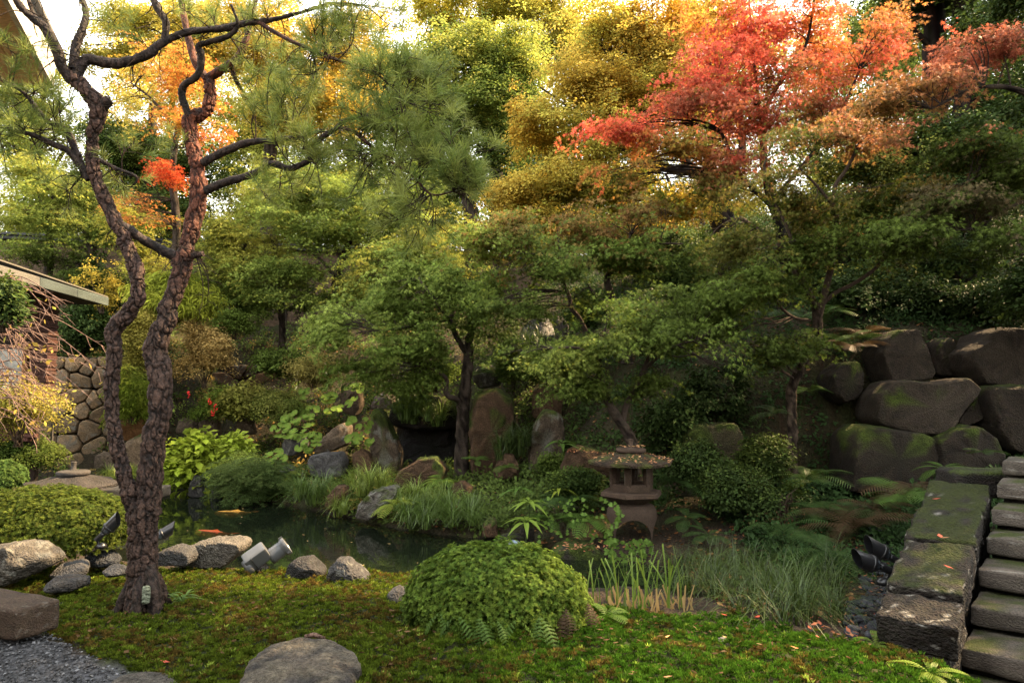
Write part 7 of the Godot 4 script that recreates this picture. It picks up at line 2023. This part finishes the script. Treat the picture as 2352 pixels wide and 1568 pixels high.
	for k in 22:
		var b := Bag.new()
		long_leaf(b, Vector3.ZERO, Vector3(0, rng.randf_range(0.3, 1.4), 1).normalized(), Vector3(0, 1, -0.5).normalized(), rng.randf_range(0.10, 0.17), 0.012, Color.WHITE, 0.6)
		piece("leaf", flat(b), fm["g"], t, Transform3D(Basis(Vector3.UP, rng.randf() * TAU), Vector3(rng.randf_range(-0.04, 0.04), rng.randf_range(0.0, 0.1), rng.randf_range(-0.03, 0.03))))
	# variegated dwarf bamboo
	var vm := foliage(0.5, 0.5)
	vm.albedo_color = Color(0.50, 0.42, 0.24).linear_to_srgb()
	for c in [[830, 862, 13.6, "pale striped dwarf bamboo under the slender maple crown"], [880, 860, 13.6, "pale striped dwarf bamboo left of the twisted maple limb"], [760, 850, 14.2, "dry pale dwarf bamboo on the slope left of the maple crown"], [690, 870, 14.4, "dry pale dwarf bamboo beside the yellowing low shrub"], [1095, 830, 13.2, "pale striped leaves beside the slender maple fork"], [620, 900, 14.6, "dry pale dwarf bamboo right of the terrace wall"]]:
		var bt := thing("dwarf_bamboo", c[3], "plant", at(c[0], c[1] + 25, c[2]))
		for k in 16:
			var b := Bag.new()
			long_leaf(b, Vector3.ZERO, Vector3(0, rng.randf_range(-0.5, 0.8), 1).normalized(), Vector3(0, 1, -0.3).normalized(), rng.randf_range(0.10, 0.19), 0.016, Color.WHITE, 0.5)
			piece("leaf", flat(b), vm if k % 3 else fm["f"], bt, Transform3D(Basis(Vector3.UP, rng.randf() * TAU), Vector3(rng.randf_range(-0.2, 0.2), rng.randf_range(0.05, 0.4), rng.randf_range(-0.15, 0.15))))

func fern(f: Array, fr: Array, fm: Dictionary):
	var at_: Vector3 = f[8] if f.size() > 8 else at(f[0], f[1], f[2])
	if f.size() <= 8 and f[2] == 0.0: at_ = ground(f[0], f[1])
	var t := thing("fern", f[7], "fern", at_)
	var front: bool = f.size() > 9 and f[9] == 1
	for k in int(f[4]):
		var a: float = TAU * k / f[4] + rng.randf_range(-0.3, 0.3)
		if front: a = rng.randf_range(-1.5, 1.5)
		var s: float = f[3] * rng.randf_range(0.75, 1.2)
		var b := Basis(Vector3.UP, a) * Basis(Vector3.RIGHT, rng.randf_range(0.85, 1.25) if front else rng.randf_range(-0.35, 0.25)) * Basis(Vector3.BACK, rng.randf_range(-0.3, 0.3))
		piece("frond", fr[f[5]], fm[f[6]], t, Transform3D(b.scaled_local(Vector3.ONE * s), Vector3.ZERO))

# ---------- last details ----------
func make_details():
	# koi
	for k in 2:
		var p := level(535, 1176, -0.015) if k == 0 else level(488, 1222, -0.015)
		var col := Color(0.55, 0.28, 0.05) if k == 0 else Color(0.50, 0.10, 0.03)
		var t := thing("koi", "pale orange koi near the far side of the pond" if k == 0 else "red koi in the pond just right of the pine", "koi", p)
		t.rotation.y = 0.1 if k == 0 else -0.25
		var rows := []
		for r in [[-0.30, 0.02], [-0.25, 0.042], [-0.15, 0.06], [0.0, 0.066], [0.14, 0.045], [0.25, 0.02], [0.30, 0.012]]: rows.append([Vector3(r[0], -r[1] * 0.55, sin(r[0] * 6.0) * 0.02), r[1]])
		piece("body", limb(rows, 4, 14, col), M.granite, t)
		var tail := Bag.new()
		tail.tri(Vector3(0.28, 0.01, 0.01), Vector3(0.42, 0.0, -0.07), Vector3(0.36, -0.01, 0.0), col)
		tail.tri(Vector3(0.28, 0.01, 0.01), Vector3(0.36, -0.01, 0.0), Vector3(0.42, 0.0, 0.07), col)
		piece("tail", flat(tail), M.dry, t)
		var fin := Bag.new()
		fin.tri(Vector3(-0.08, 0.02, 0), Vector3(0.08, 0.045, 0), Vector3(0.12, 0.02, 0), col * 1.2)
		fin.tri(Vector3(-0.14, -0.02, -0.05), Vector3(-0.05, -0.03, -0.12), Vector3(-0.08, -0.02, -0.05), col * 1.2)
		fin.tri(Vector3(-0.14, -0.02, 0.05), Vector3(-0.05, -0.03, 0.12), Vector3(-0.08, -0.02, 0.05), col * 1.2)
		piece("fins", flat(fin), M.dry, t)
	# single fallen leaves on moss and steps
	var leafm := {}
	for e in [["orange", Color(0.36, 0.13, 0.05)], ["cream", Color(0.42, 0.29, 0.12)], ["red", Color(0.42, 0.08, 0.05)], ["brown", Color(0.3, 0.16, 0.09)]]:
		var m: StandardMaterial3D = foliage(0.4, 0.6)
		m.albedo_color = e[1].linear_to_srgb()
		leafm[e[0]] = m
	for l in [[1532, 1472, "cream", "cream leaf lying on the sunlit moss patch"], [1508, 1440, "orange", "pale orange leaf at the upper end of the sunlit moss patch"], [1664, 1420, "red", "red leaf on the moss beside the flat edging stone"], [1742, 1424, "red", "red leaf next to the second edging stone"], [1818, 1440, "orange", "orange leaf on the moss near the long edging stone"], [1826, 1497, "orange", "lone orange leaf in the middle of the right moss"], [2062, 1570, "cream", "pale leaf at the bottom beside the small pale stone"], [1668, 1474, "cream", "dry leaf on the stone chip in the moss"], [1534, 1566, "brown", "brown leaf at the bottom edge of the moss"], [225, 1524, "orange", "orange leaf on the gravel"], [378, 1530, "red", "small red leaf on the moss above the gravel"], [1730, 1432, "brown", "brown leaf near the flat edging stone"]]:
		single("fallen_leaf", l[3], "leaf", LEAF.dry0, leafm[l[2]], Transform3D(Basis.from_euler(Vector3(rng.randf_range(-0.3, 0.3), rng.randf() * TAU, 0.15)).scaled(Vector3.ONE * 0.85), ground(l[0], l[1]) + Vector3(0, 0.022, 0)))
	for l in [[2152, 1150, 1.09, "red", "red leaf at the far left on the mossy side wall"], [2216, 1182, 0.94, "orange", "orange leaf on the middle of the mossy side wall"], [2160, 1236, 0.94, "red", "red leaf on the left edge of the mossy side wall"], [2172, 1240, 0.94, "brown", "brown leaf beside the red one on the mossy side wall"], [2180, 1308, 0.82, "red", "large red leaf on the dark front part of the side wall"]]:
		single("fallen_leaf", l[4], "leaf", LEAF.dry0, leafm[l[3]], Transform3D(Basis.from_euler(Vector3(0.1, rng.randf() * TAU, 0.1)).scaled(Vector3.ONE * 1.1), level(l[0], l[1], l[2]) + Vector3(0, 0.012, 0)))
	# litter among the pebbles and under the ferns
	var c := Cloud.new()
	for k in 420:
		var p := ground(rng.randf_range(1850, 2110), rng.randf_range(1200, 1480))
		c.add(Basis.from_euler(Vector3(rng.randf_range(-0.5, 0.5), rng.randf() * TAU, rng.randf_range(-0.5, 0.5))).scaled(Vector3.ONE * rng.randf_range(0.45, 0.85)), p + Vector3(0, rng.randf_range(0.03, 0.06), 0), Color(0.24, 0.055, 0.03).lerp(Color(0.25, 0.13, 0.06), rng.randf()) * rng.randf_range(0.4, 1.2))
	var o := cloud("pebble_litter", c, LEAF.dry0, M.dry, self)
	tag(o, "red brown leaves caught between the river pebbles", "leaves", "", "stuff")
	var fl := Cloud.new()
	for k in 46:
		var p := level(rng.randf_range(420, 1250), rng.randf_range(1140, 1320), 0.008)
		if edge_distance(pond, Vector2(p.x, -p.z)) > -0.1: continue
		fl.add(Basis(Vector3.UP, rng.randf() * TAU).scaled(Vector3.ONE * rng.randf_range(0.5, 1.0)), p, Color(0.36, 0.20, 0.08).lerp(Color(0.45, 0.34, 0.14), rng.randf()) * rng.randf_range(0.4, 1.1))
	tag(cloud("floating_leaves", fl, LEAF.dry0, M.dry, self), "small dead leaves floating on the dark pond water", "leaves", "", "stuff")
	var nl := Cloud.new()
	for k in 1300:
		var x := rng.randf_range(-3.2, 2.4)
		var d := rng.randf_range(3.5, 6.3)
		if edge_distance(moss_area, Vector2(x, d)) > -0.03 or edge_distance(gravel, Vector2(x, d)) < 0.03: continue
		nl.add(Basis.from_euler(Vector3(rng.randf_range(-0.4, 0.4), rng.randf() * TAU, rng.randf_range(-0.3, 0.3))).scaled(Vector3(rng.randf_range(0.3, 1.0), 1, rng.randf_range(0.05, 0.16))), Vector3(x, height(x, d) + 0.022, -d), Color(0.13, 0.065, 0.03).lerp(Color(0.18, 0.11, 0.05), rng.randf()) * rng.randf_range(0.5, 1.2))
	tag(cloud("needle_litter", nl, LEAF.dry0, M.dry, self), "brown pine needles and leaf bits sprinkled over the moss", "litter", "", "stuff")
	# ivy on the lantern's left leg and below it
	var iv := thing("ivy", "ivy climbing the left leg of the lantern and trailing over its boulder", "ivy", at(1420, 1236, 8.4))
	var im := foliage(0.5, 0.4)
	im.albedo_color = Color(0.10, 0.17, 0.03).linear_to_srgb()
	var lf := Bag.new()
	maple_leaf(lf, Vector3.ZERO, Vector3(0, -0.5, 0.87), Vector3(0, 0.87, 0.5), 0.05, Color.WHITE, 5)
	for s in [-1.0, 1.0]: lf.tri(Vector3.ZERO, Vector3(s * 0.03, -0.01, 0.03), Vector3(0, -0.022, 0.038), Color.WHITE)
	var ivy_leaf := flat(lf)
	var spots := []
	for k in 34:
		var q := k / 33.0
		spots.append(at(1408 + 34 * sin(q * 5.0) * 0.4 + rng.randf_range(-5, 8), 1152 + q * 84, 8.75 - 0.34))
	for k in 130: spots.append(at(rng.randf_range(1390, 1500), rng.randf_range(1236, 1290), 8.75 - 0.5 - rng.randf() * 0.08))
	for k in 60: spots.append(at(rng.randf_range(1235, 1390), rng.randf_range(1140, 1240), 8.6))
	for sp in spots:
		var up := (Vector3(0, 0.4, 1) + rnd_dir() * 0.4).normalized()
		var x := up.cross(Vector3(rng.randf_range(-0.6, 0.6), -1, 0)).normalized()
		piece("leaf", ivy_leaf, im, iv, Transform3D(Basis(x, up, x.cross(up)).scaled_local(Vector3.ONE * rng.randf_range(0.7, 1.25)), sp - iv.position))
	# nandina berries
	var bm := colored(Color(0.5, 0.02, 0.015), 0.4)
	var berry := SphereMesh.new()
	berry.radius = 0.012; berry.height = 0.024; berry.radial_segments = 8; berry.rings = 5
	for c2 in [[482, 922, "upper red berry cluster on the nandina"], [495, 935, "middle red berry cluster on the nandina"], [488, 948, "lower red berry cluster on the nandina"], [432, 906, "red berry cluster beside the right pine stem"]]:
		var t := thing("berry_cluster", c2[2], "berries", at(c2[0], c2[1], 13.9))
		for k in 14: piece("berry", berry, bm, t, Transform3D(Basis(), rnd_dir() * Vector3(0.035, 0.06, 0.035)))
	# twig on the moss
	single("fallen_branch", "short pinkish broken branch behind the large stepping stone", "branch", limb([[level(700, 1462, 0.55) , 0.012], [level(722, 1458, 0.56), 0.014], [level(744, 1466, 0.55), 0.011]], 5, 8, Color(0.24, 0.15, 0.11), 0.003), M.bark)
